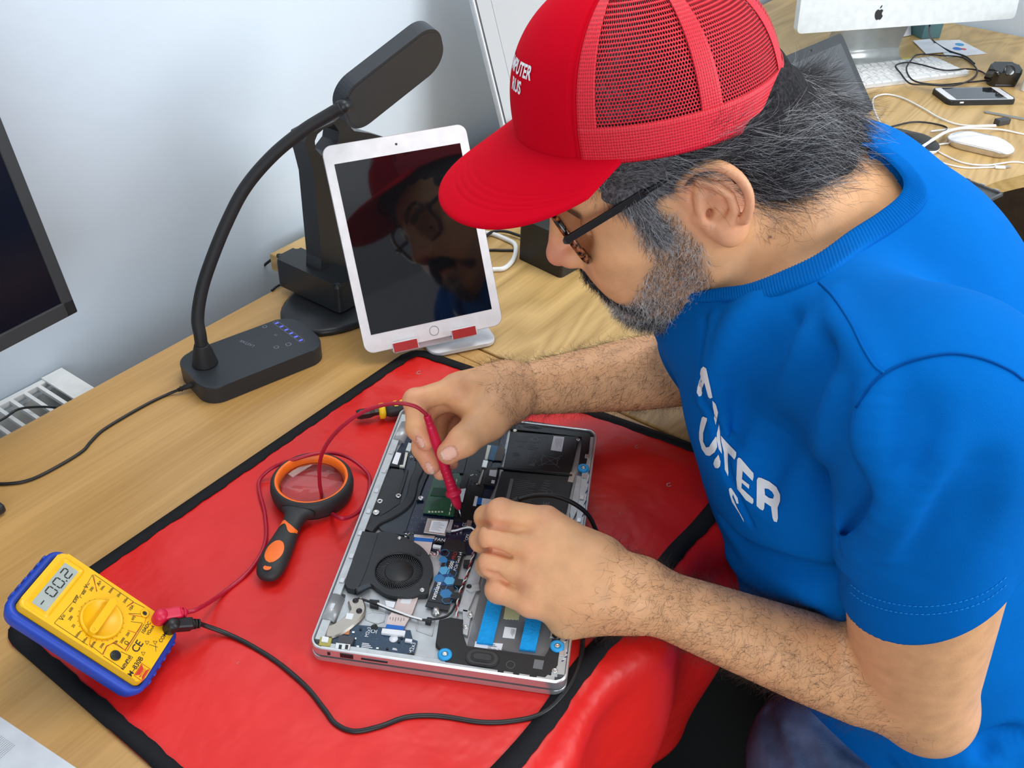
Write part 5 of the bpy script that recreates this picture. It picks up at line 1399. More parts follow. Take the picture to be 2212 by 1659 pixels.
mb = MB(); mb.lathe([(R2 - 0.0038, 0.0200), (R2 - 0.0048, 0.0206), (R2 - 0.0070, 0.0195), (R2 - 0.0078, 0.0120), (R2 - 0.0078, 0.005)], (0, 0, 0), 64, caps=False); mb.build('rim_liner', M_OR, mg)
M_GL = mat('lens_glass', (0.96, 0.97, 0.97), 0.0, trans=1.0, ior=1.45, vary=None)
mb = MB(); rl_ = R2 - 0.0080
pr_ = [(rl_ * math.sin(a), 0.0110 + 0.0035 * (math.cos(a) - math.cos(1.2)) / (1 - math.cos(1.2)) * 1.0) for a in np.linspace(1.5707, 0.0, 14)]
prr = [(rl_ * s, 0.0115 + 0.0032 * (1 - s * s)) for s in np.linspace(1, 0, 16)]
prb = [(rl_ * s, 0.0105 - 0.0032 * (1 - s * s)) for s in np.linspace(0, 1, 16)]
mb.lathe(prb + prr, (0, 0, 0), 64); mb.build('lens', M_GL, mg)
# handle: lofted grip, waisted neck, rounded end
def loft(mbx, secs, n=28, mi=0):
    rings = []
    for x, w, h, zc in secs:
        rings.append([mbx.bm.verts.new((x, w * math.copysign(abs(math.sin(2 * math.pi * k / n)) ** 0.85, math.sin(2 * math.pi * k / n)), zc + h * math.copysign(abs(math.cos(2 * math.pi * k / n)) ** 0.85, math.cos(2 * math.pi * k / n)))) for k in range(n)])
    for a, b in zip(rings[:-1], rings[1:]):
        for k in range(n):
            f = mbx.bm.faces.new([a[k], a[(k + 1) % n], b[(k + 1) % n], b[k]]); f.smooth = True
    mbx.bm.faces.new(rings[0][::-1]); mbx.bm.faces.new(rings[-1])
he = on(590, 1248, 0.762); HLn = np.linalg.norm(np.array(he[:2]) - np.array(lc[:2])) + 0.003; print('handle end', HLn)
x0 = R2 - 0.001; s_ = (HLn - x0)
secs = [(x0, 0.017, 0.007, 0.011), (x0 + .006, 0.0115, 0.007, 0.011), (x0 + .016, 0.0092, 0.0070, 0.0105), (x0 + .3 * s_, 0.0098, 0.0075, 0.010), (x0 + .45 * s_, 0.0112, 0.0085, 0.0095), (x0 + .65 * s_, 0.0128, 0.0090, 0.0095), (x0 + .8 * s_, 0.0130, 0.0085, 0.009), (x0 + .92 * s_, 0.0110, 0.0065, 0.008), (x0 + .98 * s_, 0.0070, 0.0040, 0.007), (x0 + s_, 0.002, 0.0012, 0.007)]
xx = cr([np.array(q) for q in secs], 4); mb = MB(); loft(mb, [tuple(q) for q in xx]); mb.build('handle', M_GB, mg)
def on_handle(u, v):   # surface of the grip seen from above
    x = x0 + u * s_; w = np.interp(x, [q[0] for q in secs], [q[1] for q in secs]); h = np.interp(x, [q[0] for q in secs], [q[2] for q in secs]); zc = np.interp(x, [q[0] for q in secs], [q[3] for q in secs])
    c = min(1, abs(v)); return (x, w * v * 0.995, zc + h * max(0, 1 - c ** 2.35) ** 0.425 + 0.0004)
mb = MB()
def patch(f, nu, nv):
    g = [[mb.bm.verts.new(f(i / nu, j / nv)) for j in range(nv + 1)] for i in range(nu + 1)]
    for i in range(nu):
        for j in range(nv): q = mb.bm.faces.new([g[i][j], g[i + 1][j], g[i + 1][j + 1], g[i][j + 1]]); q.smooth = True
patch(lambda a, b: on_handle(0.70 + 0.155 * (2 * a - 1) * 1.0, 0.62 * math.sqrt(max(0, 1 - (2 * a - 1) ** 2)) * (2 * b - 1)), 24, 10)
patch(lambda a, b: on_handle(0.305 + 0.05 * (a - .5) * 2 * (0.7 + .3 * math.cos(b * 9)) + 0.05 * math.sin((b - .5) * 5.2), 0.97 * (2 * b - 1)), 6, 28)
mb.build('grip_inlay', M_OR, mg)
mb = MB(); p_ = on_handle(0.915, 0); mb.lathe([(0.0030, 0.0), (0, 0.0)], (p_[0], 0, p_[2] + 0.0002), 20, sx=1.0, sy=1.2); mb.build('hanging_hole', M_OR, mg)
# ------------------------------------------------------------------ screwdriver beside the laptop
a = np.array(on(790, 893, 0.764)); b = np.array(on(905, 876, 0.764)); dv_ = (b - a); dv_[2] = 0; LS = 0.085; dv_ /= np.linalg.norm(dv_)
sd = empty('screwdriver', (a[0], a[1], 0.7545), 'stubby black screwdriver with yellow chevrons between laptop and mat edge', 'screwdriver', rot=frame3(dv_, z=(0, 0, 1)))
RX = Matrix(((0, 0, 1), (0, 1, 0), (-1, 0, 0)))
mb = MB(); mb.lathe([(0.0048, -0.010), (0.0060, -0.006), (0.0060, 0.004), (0.0042, 0.010), (0.0040, 0.014)], (0, 0, 0.0095), 6, R=RX, smooth=False); mb.build('end_cap', BLACK, sd)
mb = MB(); mb.lathe([(0.0045, 0.014), (0.0085, 0.015), (0.0088, 0.020), (0.0060, 0.0215)], (0, 0, 0.0095), 24, R=RX); mb.build('collar', mat('yellow_plastic', (0.85, 0.55, 0.01), 0.4), sd)
mb = MB(); mb.lathe([(0.0060, 0.021), (0.0080, 0.026), (0.0088, 0.045), (0.0080, 0.060), (0.0045, 0.068)], (0, 0, 0.0095), 24, R=RX); mb.build('grip', M_GB, sd)
mb = MB()
for k in range(4):
    x = 0.028 + k * 0.0078
    for s in (1, -1):
        g = [(x, 0), (x + 0.0040, 0), (x + 0.0072, 0.0050 * s), (x + 0.0035, 0.0050 * s)]
        mb.face([(p[0], p[1], 0.0095 + math.sqrt(max(0, 0.0092 ** 2 - p[1] ** 2))) for p in g])
mb.build('chevrons', mat('yellow_plastic', (0.85, 0.55, 0.01), 0.4), sd)
mb = MB(); mb.tube([(0.067, 0, 0.0095), (0.090, 0, 0.0080)], 0.0017, 8); mb.build('shaft', mat('steel', (0.55, 0.55, 0.56), 0.25, 1.0), sd)
# ------------------------------------------------------------------ desk lamp
M_LB = mat('lamp_black', (0.022, 0.026, 0.032), 0.42); M_LG = mat('lamp_gooseneck_rubber', (0.012, 0.012, 0.013), 0.6)
bl, br_, tr_c, tl_c = [np.array(on(*q, 0.772)) for q in ((420, 852), (690, 752), (620, 678), (388, 768))]
bx = (br_ - bl); bx /= np.linalg.norm(bx); lampc = (bl + br_ + tr_c + tl_c) / 4
lxd = np.array(on(672, 700, .772)) - np.array(on(408, 800, .772)); lxd[2] = 0; ll_ = np.linalg.norm(lxd); lxd /= ll_
lyd = np.array([-lxd[1], lxd[0], 0])
w1 = abs((np.array(on(560, 810, .772)) - np.array(on(510, 692, .772))) @ lyd)
print('lamp base', ll_, w1)
lampc = (np.array(on(672, 708, .772)) + np.array(on(404, 812, .772))) / 2
LRot = Matrix((Vector(lxd), Vector(lyd), Vector((0, 0, 1)))).transposed()
lamp = empty('desk_lamp', (lampc[0], lampc[1], 0.7505), 'black gooseneck desk lamp with flat battery base by the wall, switched off', 'lamp', rot=LRot)
LL_, LW_ = 0.153, 0.083
mb = MB(); mb.prism(rrect(LL_, LW_, 0.022, 8), 0.0, 0.0215, bev=0.002); mb.build('base', M_LB, lamp)
def inv(o, p): return Vector(o.matrix_world.inverted() @ Vector(p)) if False else (o.rotation_euler.to_matrix().inverted() @ (Vector(p) - o.location))
lamp.rotation_mode = 'XYZ'
def lo(p): return LRot.inverted() @ (Vector(p) - Vector((lampc[0], lampc[1], 0.7505)))
def lb(px, py): p = lo(on(px, py, 0.772)); return (p.x, p.y)
g = MB(); q = lb(443, 785); g.lathe([(0.0145, 0.0210), (0.0140, 0.0235), (0.0105, 0.040), (0.0085, 0.046), (0.0078, 0.048)], (*q, 0), 28); g.build('neck_socket', M_LG, lamp)
n0 = Vector((*q, 0.046)); nw = LRot @ n0 + Vector((lampc[0], lampc[1], 0.7505))
d0 = float((np.array(nw) - CAMP) @ RW[2]); print('neck base depth', d0, 'px', [CW / 2 + FPX * float((np.array(nw) - CAMP) @ RW[0]) / d0, CH / 2 + FPX * float((np.array(nw) - CAMP) @ RW[1]) / d0])
npx = [(432, 722), (427, 690), (433, 640), (450, 580), (487, 487), (530, 405), (590, 335), (655, 282), (710, 248), (738, 232)]
nd_ = np.interp(range(len(npx)), [0, len(npx) - 1], [d0 - 0.005, 1.03])
nk = [n0] + [lo(atd(x, y, d)) for (x, y), d in zip(npx, nd_)]
pth = cr(nk, 10); g = MB(); g.tube(pth, 0.0070, 16); g.build('gooseneck', M_LG, lamp)
hA = np.array(atd(733, 232, 1.03)); hB = np.array(atd(930, 78, 1.06)); a_ = up(hA, hB)
w_ = np.array([0, 0, -1.0]) + RW[0] * 0.12 + np.array([RW[2][0], RW[2][1], 0]) * 0.75; w_ -= a_ * (w_ @ a_); w_ /= np.linalg.norm(w_); n_ = np.cross(a_, w_)
if n_ @ RW[2] > 0: n_ = -n_        # light panel faces the room
HR = Matrix((Vector(a_), Vector(w_), Vector(n_))).transposed()
hL = float(np.linalg.norm(hB - hA)); hl_ = LRot.inverted()
hc_ = (hA + hB) / 2 + a_ * 0.008 + w_ * 0.020
HM4 = Matrix.Translation(lo(hc_)) @ (hl_ @ HR).to_4x4()
g = MB(); g.prism(rrect(hL + 0.012, 0.068, 0.028, 10), -0.018, 0.0, bev=0.0012, M=HM4); g.build('lamp_head', M_LB, lamp)
g = MB(); g.prism(rrect(hL + 0.004, 0.060, 0.025, 10), -0.0002, 0.0004, M=HM4); g.build('light_panel', mat('lamp_diffuser_dark', (0.030, 0.030, 0.032), 0.5), lamp)
g = MB(); g.tube([pth[-4], lo(hA + a_ * 0.012 + w_ * 0.004)], [0.0078, 0.0085], 16); g.build('head_joint', BLACK, lamp)
M_BLED = mat('blue_indicator', (0.10, 0.12, 0.9), 0.4, emit=0.7, vary=None); M_GINK = mat('grey_print', (0.22, 0.24, 0.27), 0.5)
g = MB(); pa = Vector((*lb(598, 698), 0)); pb = Vector((*lb(650, 735), 0)); dd_ = pb - pa
for k in range(6):
    c = pa + dd_ * (k / 5); g.prism([(c.x + x, c.y + y) for x, y in ((-.0022, -.0013), (.0022, -.0013), (.0022, .0013), (-.0022, .0013))], 0.0214, 0.0217)
g.build('level_lights', M_BLED, lamp)
g = MB(); ctr = (pa + pb) / 2; M2 = Matrix.Translation((ctr.x, ctr.y, 0)) @ Matrix.Rotation(math.atan2(dd_.y, dd_.x), 4, 'Z')
o1 = rrect(dd_.length + .010, .007, .0034, 6); o2 = rrect(dd_.length + .0092, .0062, .003, 6)
for k in range(len(o1)):
    k2 = (k + 1) % len(o1); g.face([M2 @ Vector((*o1[k], .02165)), M2 @ Vector((*o1[k2], .02165)), M2 @ Vector((*o2[k2], .02165)), M2 @ Vector((*o2[k], .02165))])
def lring(px, py, r):
    c = lb(px, py)
    for k in range(18):
        if k == 4: continue
        a0, a1 = k / 18 * 6.283, (k + 1) / 18 * 6.283
        g.face([(c[0] + r * math.cos(a0), c[1] + r * math.sin(a0), .0217), (c[0] + r * math.cos(a1), c[1] + r * math.sin(a1), .0217), (c[0] + r * .75 * math.cos(a1), c[1] + r * .75 * math.sin(a1), .0217), (c[0] + r * .75 * math.cos(a0), c[1] + r * .75 * math.sin(a0), .0217)])
lring(572, 706, .0028); lring(623, 744, .0034); lring(597, 750, .0030)
def ltext(s, px, py, px2, py2, sz):
    a = Vector((*lb(px, py), 0)); b = Vector((*lb(px2, py2), 0)); c = (a + b) / 2; u = (b - a).normalized(); v = Vector((-u.y, u.x, 0))
    text_mb(s, sz, lambda t: c + u * t.x + v * t.y + Vector((0, 0, .0217)), g)
ltext('LASTAR', 548, 748, 520, 736, .0062); ltext('M', 600, 725, 592, 722, .005)
g.build('printing', M_GINK, lamp, fix=False)
cp = [lo(mt(432, 822, 0.006))] 
lc_w = [tuple(on(437, 822, 0.7600)), tuple(on(425, 829, 0.7600)), tuple(on(396, 838, 0.757))]
lcab = empty('lamp_cable', lc_w[0], 'black charging cable running from the lamp base across the desk', 'cable')
g = MB(); g.tube([Vector(on(440, 820, .760)), Vector(on(412, 832, .759)), Vector(on(384, 843, .756))], [0.0036, 0.0034, 0.0022], 12)
for t in (.55, .7, .85): 
    p_ = Vector(on(440, 820, .760)).lerp(Vector(on(384, 843, .756)), t); e_ = (Vector(on(384, 843, .756)) - p_).normalized(); g.tube([p_, p_ + e_ * 0.0014], 0.0037 - t * .0006, 12)
rel(g.build('plug', M_LG, None), lcab)
rel(cable('cord', [on(386, 842, .7560)] + [dk(*q, 0.0017) for q in ((360, 853), (320, 872), (270, 900), (222, 930), (196, 955), (178, 975), (130, 1005), (70, 1035), (20, 1045), (-40, 1043), (-160, 1030))], 0.0017, M_BLEAD), lcab)
tag(cable('wall_cable', [tuple(on(*q, .722)) for q in ((-30, 925), (10, 903), (40, 884), (80, 879), (118, 880), (150, 884))], 0.0014, M_BLEAD), 'thin black cable lying over the radiator grille', 'cable')

# ------------------------------------------------------------------ tablet on its stand
IR = np.array([[0.819, 0.231, -0.526], [-0.571, 0.43, -0.7], [0.064, 0.873, 0.484]]); _u, _s, _v = np.linalg.svd(IR); IR = _u @ _v
IO = np.array([0.3349, 0.2473, 0.7667]); IW, IH = 0.1695, 0.240
ipad = empty('tablet', tuple(IO), 'white-bordered tablet with a black screen leaning on its stand at the mat corner', 'tablet', rot=Matrix(IR.tolist()))
M_IPW = mat('tablet_white', (0.80, 0.79, 0.80), 0.15, coat=0.6, vary=None); M_ALU = mat('anodised_aluminium', (0.62, 0.60, 0.60), 0.3, 0.9)
M_SCR = mat('black_glass', (0.004, 0.004, 0.005), 0.035, coat=1.0, vary=None, spec=0.6)
g = MB(); g.prism(rrect(IW, IH, 0.011, 8, IW / 2, IH / 2), -0.0070, -0.0006, bev=0.0); g.build('back_shell', M_ALU, ipad)
g = MB(); g.prism(rrect(IW - .001, IH - .001, 0.0105, 8, IW / 2, IH / 2), -0.0006, 0.0, bev=0.0003); fp = g.build('front_glass', M_IPW, ipad)
g = MB(); g.prism(rrect(IW - 0.021, IH - 0.0425, 0.0004, 2, IW / 2, IH / 2), -0.0001, 0.00022); g.build('screen', M_SCR, ipad)
g = MB(); c = (IW / 2, 0.0105)
for r0, r1, z in ((.0058, .0052, .0003),):
    for k in range(40):
        a0, a1 = k / 40 * 6.2832, (k + 1) / 40 * 6.2832; g.face([(c[0] + r0 * math.cos(a0), c[1] + r0 * math.sin(a0), z), (c[0] + r0 * math.cos(a1), c[1] + r0 * math.sin(a1), z), (c[0] + r1 * math.cos(a1), c[1] + r1 * math.sin(a1), z), (c[0] + r1 * math.cos(a0), c[1] + r1 * math.sin(a0), z)])
g.build('home_button', mat('grey_print', (0.22, 0.24, 0.27), 0.5), ipad)
g = MB(); g.lathe([(0.0014, 0.0001), (0.0014, 0.0003), (0, 0.0003)], (IW / 2, IH - .0105, 0), 16); g.build('front_camera', M_SCR, ipad)
def iw(x, y, z): return Vector((IR @ np.array([x, y, z])) + IO)
ist = empty('tablet_stand', tuple(on(940, 770, 0.7525)), 'white and silver tablet stand with two red padded hooks', 'tablet stand')
M_STW = mat('stand_white_metal', (0.72, 0.73, 0.75), 0.3); M_PADR = mat('red_pad', (0.45, 0.03, 0.03), 0.5)
g = MB()
bc = np.array(on(955, 735, 0.7525)); g.prism(rrect(0.085, 0.085, 0.014, 8), 0.0, 0.0045, bev=0.001, M=Matrix.Translation((bc[0] + 0.022, bc[1] + 0.0, 0.7524)) @ Matrix.Rotation(math.radians(-32), 4, 'Z')); rel(g.build('base_plate', M_STW, None), ist)
g = MB(); c0 = iw(IW / 2, 0.10, -0.010); foot = Vector((bc[0] + 0.035, bc[1] + 0.022, 0.757)); ax_ = c0 - foot
g.box((c0 + foot) / 2, (ax_.length, 0.034, 0.004), R=frame3(ax_, y=Vector(IR[:, 0])), bev=0.001); rel(g.build('upright', M_STW, None), ist)
g = MB(); g.box(iw(IW / 2, 0.045, -0.0098), (0.100, 0.105, 0.0035), R=Matrix(IR.tolist()), bev=0.0015); rel(g.build('back_plate', M_STW, None), ist)
for x0 in (0.047, 0.119):
    g = MB(); g.box(iw(x0, -0.0025, -0.004), (0.031, 0.0030, 0.016), R=Matrix(IR.tolist()), bev=0.001); g.box(iw(x0, 0.0015, 0.0045), (0.031, 0.012, 0.0022), R=Matrix(IR.tolist()), bev=0.0008); rel(g.build('hook', M_STW, None), ist)
    g = MB(); g.box(iw(x0, 0.0012, 0.0060), (0.029, 0.0105, 0.0010), R=Matrix(IR.tolist()), bev=0.0004); rel(g.build('hook_pad', M_PADR, None), ist)

# ------------------------------------------------------------------ black upright stand behind the tablet
M_DEV = mat('satin_black', (0.014, 0.015, 0.018), 0.33)
dvb = np.array(on(745, 665, 0.7505)); DX_, DY_ = dvb[0], dvb[1]
dev = empty('display_stand', (DX_, DY_, 0.7505), 'black plastic display stand with a looped top and oval foot behind the tablet', 'stand')
g = MB(); g.lathe([(1.0, 0.0), (1.0, 0.006), (0.93, 0.0085), (0.0, 0.0095)], (0.01, 0.012, 0), 40, sx=0.092, sy=0.062); g.build('foot', M_DEV, dev)
def dl(px, py, y): p = np.array(aty(px, py, y)); return (p[0] - DX_, p[2] - 0.7505)
yd = DY_ + 0.022
outer = [(688, 700), (694, 560), (679, 380), (668, 335), (658, 308), (664, 292), (690, 278), (724, 262), (735, 252), (746, 262), (765, 283), (800, 288), (842, 300), (870, 420), (872, 700)]
inner = [(682, 322), (694, 336), (712, 330), (730, 306), (733, 285), (722, 268), (700, 278), (686, 290), (680, 305)]
bm2 = bmesh.new()
loops = [[Vector((*dl(x, y, yd), 0)) for x, y in l] for l in (outer, inner)]
flat = [v for l in loops for v in l]; tri = tessellate_polygon(loops) if 'tessellate_polygon' in globals() else None
from mathutils.geometry import tessellate_polygon
tri = tessellate_polygon(loops); f_ = [bm2.verts.new((v.x, 0.0, v.y)) for v in flat]; b_ = [bm2.verts.new((v.x, 0.026, v.y)) for v in flat]
for t in tri:
    bm2.faces.new([f_[i] for i in t]); bm2.faces.new([b_[i] for i in t][::-1])
o = 0
for l in loops:
    n = len(l)
    for k in range(n): bm2.faces.new([f_[o + k], f_[o + (k + 1) % n], b_[o + (k + 1) % n], b_[o + k]])
    o += n
g = MB(); g.add(bm2, Matrix.Translation((0, yd - DY_, 0))); g.build('upright', M_DEV, dev)
g = MB(); x_, z_ = dl(775, 480, yd); g.box((x_ + .01, yd - DY_ - .002, z_ - 0.02), (0.062, 0.004, 0.15), bev=0.001); g.build('rear_cover', BLACKM, dev)
# power adapter on the foot, with its cord
ac = np.array(on(690, 655, 0.7610)); acx = np.array(on(770, 690, .761)) - np.array(on(625, 622, .761)); acx[2] = 0; acx /= np.linalg.norm(acx)
AR_ = frame3(Vector(acx), z=(0, 0, 1)); pc = np.array(on(690, 632, 0.762)); 
adp = empty('power_adapter', (pc[0], pc[1], 0.762), 'chunky black power adapter lying in front of the display stand', 'power adapter', rot=AR_)
g = MB(); g.prism([(q[0], q[1]) for q in rrect(0.112, 0.040, 0.007, 5)], 0.0, 0.040, bev=0.006); g.build('case', mat('adapter_black', (0.015, 0.017, 0.020), 0.4), adp)
g = MB(); g.tube([(-0.055, 0, 0.028), (-0.066, 0, 0.029), (-0.072, 0, 0.0285)], [0.005, 0.0042, 0.003], 12); g.build('strain_relief', M_LG, adp)
p0 = Vector((pc[0], pc[1], 0.762)) + AR_ @ Vector((-0.070, 0, 0.0285))
adc_ = rel(cable('cord', [p0, atd(600, 556, 1.36), atd(585, 562, 1.37), atd(558, 585, 1.39), atd(540, 610, 1.40), atd(528, 635, 1.40), atd(517, 668, 1.40)], 0.0020, M_BLEAD), adp); adc_.matrix_parent_inverse = (Matrix.Translation(Vector((pc[0], pc[1], 0.762))) @ AR_.to_4x4()).inverted()
tag(cable('loose_cord', [dk(*q, 0.0017) for q in ((587, 628), (600, 618), (618, 612), (645, 616), (680, 628), (712, 642), (760, 652), (830, 690))], 0.0016, M_BLEAD), 'thin black cord curving round the foot of the display stand', 'cable')
# ------------------------------------------------------------------ black monitor at the left edge
mp = np.array(aty(163, 672, 0.43)); mtop = np.array(atx(0, 250, mp[0])); mleft = np.array(on(0, 757, mp[2]))
ux = up(mleft, mp); ux[2] = 0; ux /= np.linalg.norm(ux); uz = up(mp, mtop); uz -= ux * (uz @ ux); uz /= np.linalg.norm(uz); uy = np.cross(uz, ux)
print('monitor axes', ux, uz, uy)
mon = empty('monitor', tuple(mp), 'black widescreen monitor cut off by the left edge, screen dark', 'monitor', rot=Matrix((Vector(ux), Vector(uy), Vector(uz))).transposed())
sgn = -1 if uy[1] > 0 else 1   # towards the room
g = MB(); g.box((-0.265, 0.016 * -sgn, 0.165), (0.53, 0.024, 0.33), bev=0.003); g.build('casing', mat('monitor_black', (0.020, 0.022, 0.024), 0.5), mon)
g = MB(); 
for c_, d_ in (((-0.265, sgn * -0.000, 0.008), (0.53, 0.010, 0.016)), ((-0.265, 0, 0.322), (0.53, 0.010, 0.016)), ((-0.0065, 0, 0.165), (0.013, 0.010, 0.33)), ((-0.5235, 0, 0.165), (0.013, 0.010, 0.33))): g.box(c_, d_, bev=0.0015)
g.build('bezel', mat('monitor_bezel', (0.030, 0.033, 0.035), 0.55), mon)
g = MB(); g.box((-0.265, sgn * 0.0015, 0.165), (0.506, 0.004, 0.300)); g.build('screen', mat('screen_off', (0.002, 0.004, 0.010), 0.22, vary=None), mon)
Rm = Matrix((Vector(ux), Vector(uy), Vector(uz))).transposed(); 
base_c = Vector(mp) + Rm @ Vector((-0.265, -0.06 * sgn, 0)); 
g = MB(); R_i = Rm.inverted()
bt = R_i @ (Vector((base_c.x, 0.40, 0.7515)) - Vector(mp)); 
g.box(R_i @ (Vector((base_c.x, 0.40, 0.757)) - Vector(mp)), (0.22, 0.10, 0.010), R=R_i, bev=0.003); g.build('stand_base', BLACK, mon)
g = MB(); a = R_i @ (Vector((base_c.x, 0.42, 0.757)) - Vector(mp)); b = Vector((-0.265, -0.018 * sgn * 1.0 - 0, 0.12)); g.tube([a, b], 0.018, 12); g.build('stand_neck', BLACK, mon)

# ------------------------------------------------------------------ big display behind the cap
lA, lB = np.array(atx(1020, 0, 0.84)), np.array(atx(1106, 350, 0.84)); print('display L', lA, lB)
uzD = up(lB, lA); 
M_SILV = mat('silver_aluminium', (0.66, 0.68, 0.70), 0.35, 0.55)
uxD = np.array([0.93, -0.37, 0.0]); uxD -= uzD * (uxD @ uzD); uxD /= np.linalg.norm(uxD); uyD = np.cross(uzD, uxD)
dsp = empty('computer_display', tuple(lB), 'silver-edged all-in-one display half hidden behind the cap', 'computer', rot=Matrix((Vector(uxD), Vector(uyD), Vector(uzD))).transposed())
g = MB(); g.box((0.264, 0.006, 0.170), (0.528, 0.012, 0.39), bev=0.002); g.build('shell', M_SILV, dsp)
g = MB(); g.box((0.264, -0.0015, 0.165), (0.518, 0.004, 0.385)); g.build('glass', M_SCR, dsp)
g = MB(); g.box((0.264, -0.0036, 0.165), (0.470, 0.0006, 0.335)); g.build('screen', mat('screen_grey', (0.045, 0.045, 0.047), 0.06, coat=1.0, vary=None), dsp)
Rd = Matrix((Vector(uxD), Vector(uyD), Vector(uzD))).transposed().inverted()
g = MB(); c_ = np.array(lB) + uxD * 0.264; g.box(Rd @ (Vector((c_[0] - 0.02, c_[1], 0.7535)) - Vector(lB)), (0.16, 0.14, 0.004), R=Rd, bev=0.001)
g.tube([Rd @ (Vector((c_[0] - 0.0, c_[1] + 0.05, 0.755)) - Vector(lB)), Vector((0.264, 0.02, 0.06))], 0.012, 10); g.build('stand', M_SILV, dsp)

# ------------------------------------------------------------------ black box behind the face
A0, A1, A2 = [np.array(on(*q)) for q in ((1118, 559), (1211, 603), (1290, 576))]
bxv = up(A1, A0); byv = np.array([bxv[1], -bxv[0], 0]); L1 = np.linalg.norm(A0 - A1)
if byv @ (A2 - A1) < 0: byv = -byv
top_z = 0.063
cB = A1 + bxv * L1 / 2 + byv * 0.065
bb = empty('external_drive_box', (cB[0], cB[1], 0.7508), 'black desktop enclosure standing behind the nose of the man', 'box', rot=Matrix((Vector(bxv), Vector(np.cross([0, 0, 1], bxv)), Vector((0, 0, 1)))).transposed())
g = MB(); g.prism(rrect(L1, 0.13, 0.006, 5), 0.0, top_z, bev=0.003); g.build('case', mat('box_black', (0.018, 0.018, 0.017), 0.45), bb)
g = MB(); g.box((0, 0, top_z + 0.0003), (L1 * .55, 0.05, 0.0006)); g.build('lid_recess', BLACK, bb)
g = MB()
for k, w_k in enumerate((.014, .010)): g.box((L1 * .20, -0.045 + k * 0.004, top_z + 0.0004), (w_k, 0.0014, 0.0003))
g.build('printing', M_GINK, bb); g = MB()
for k, w_k in enumerate((.010,)): g.box((-L1 * .25, -0.052 + k * 0.004, top_z + 0.0004), (w_k, 0.0014, 0.0003))
g.build('printing', M_GINK, bb)
M_WCAB = mat('white_cable_pvc', (0.78, 0.78, 0.77), 0.35)
tag(cable('white_cable', [dk(*q, 0.0035) for q in ((1010, 590), (1060, 583), (1088, 580), (1106, 565), (1114, 545), (1112, 528), (1095, 518), (1060, 505), (1010, 500))], 0.0035, M_WCAB), 'thick white cable looping beside the black enclosure', 'cable')
tag(cable('black_cable', [dk(*q, 0.0022) for q in ((1000, 560), (1050, 542), (1085, 541), (1118, 541))], 0.0020, M_BLEAD), 'black cable running straight into the black enclosure', 'cable')
tag(cable('black_cable', [dk(*q, 0.0025 + .004) for q in ((1010, 545), (1040, 520), (1062, 502), (1090, 500), (1118, 508), (1150, 520))], 0.0022, M_BLEAD), 'black cable arching over the white one beside the black enclosure', 'cable')

# ------------------------------------------------------------------ far end of the corner desk
# white all-in-one computer
c0, c1 = np.array(on(1700, 75, 0.855)), np.array(on(2192, 40, 0.855)); ux = up(c0, c1); W_I = 0.53
cl_ = c1 - ux * W_I; tl = math.radians(8); uzI = np.array([0, 0, 1.0]); ny = np.cross(uzI, ux)      # ny points to the back
uzI = uzI * math.cos(tl) + ny * math.sin(tl); ny = np.cross(uzI, ux)
imac = empty('all_in_one_computer', tuple(cl_), 'white all-in-one computer with black fruit logo on its chin, top right', 'computer', rot=Matrix((Vector(ux), Vector(ny), Vector(uzI))).transposed())
M_WALU = mat('pale_aluminium', (0.76, 0.79, 0.79), 0.32, 0.25)
g = MB(); g.prism(rrect(W_I, 0.45, 0.010, 6, W_I / 2, 0.225), 0.0, 0.014, bev=0.003, M=Matrix(((1, 0, 0, 0), (0, 0, 1, 0), (0, 1, 0, 0), (0, 0, 0, 1)))); g.build('body', M_WALU, imac)
g = MB(); g.box((W_I / 2, -0.0012, 0.086 + 0.18), (W_I - 0.004, 0.003, 0.36)); g.build('glass', M_SCR, imac)
ch0 = np.array(on(1700, 75, .855)); 
# fruit mark: bitten outline with a leaf
ap = MB(); Rinv = Matrix((Vector(ux), Vector(ny), Vector(uzI))).transposed().inverted()
def on_chin(px, py):
    d = ray(px, py); s = ((cl_ - CAMP) @ ny) / (d @ ny); p = CAMP + d * s; q = Rinv @ (Vector(p) - Vector(cl_)); return (q.x, q.z)
ac_ = on_chin(1899, 29); az = 0.021
body_o = [(0.0, .30), (.13, .36), (.28, .34), (.40, .24), (.33, .12), (.30, 0), (.33, -.12), (.44, -.24), (.36, -.42), (.24, -.56), (.12, -.58), (0, -.54), (-.12, -.58), (-.24, -.56), (-.38, -.40), (-.46, -.18), (-.47, .02), (-.40, .22), (-.26, .34), (-.12, .36)]
leaf = [(.0, .44), (.02, .58), (.12, .70), (.20, .74), (.20, .62), (.12, .50)]
for pl in (cr([np.array(p) for p in body_o], 3, True), cr([np.array(p) for p in leaf], 3, True)):
    ap.face([(ac_[0] + p[0] * az, -0.0006, ac_[1] + p[1] * az) for p in pl])
ap.build('logo', BLACK, imac, fix=False)
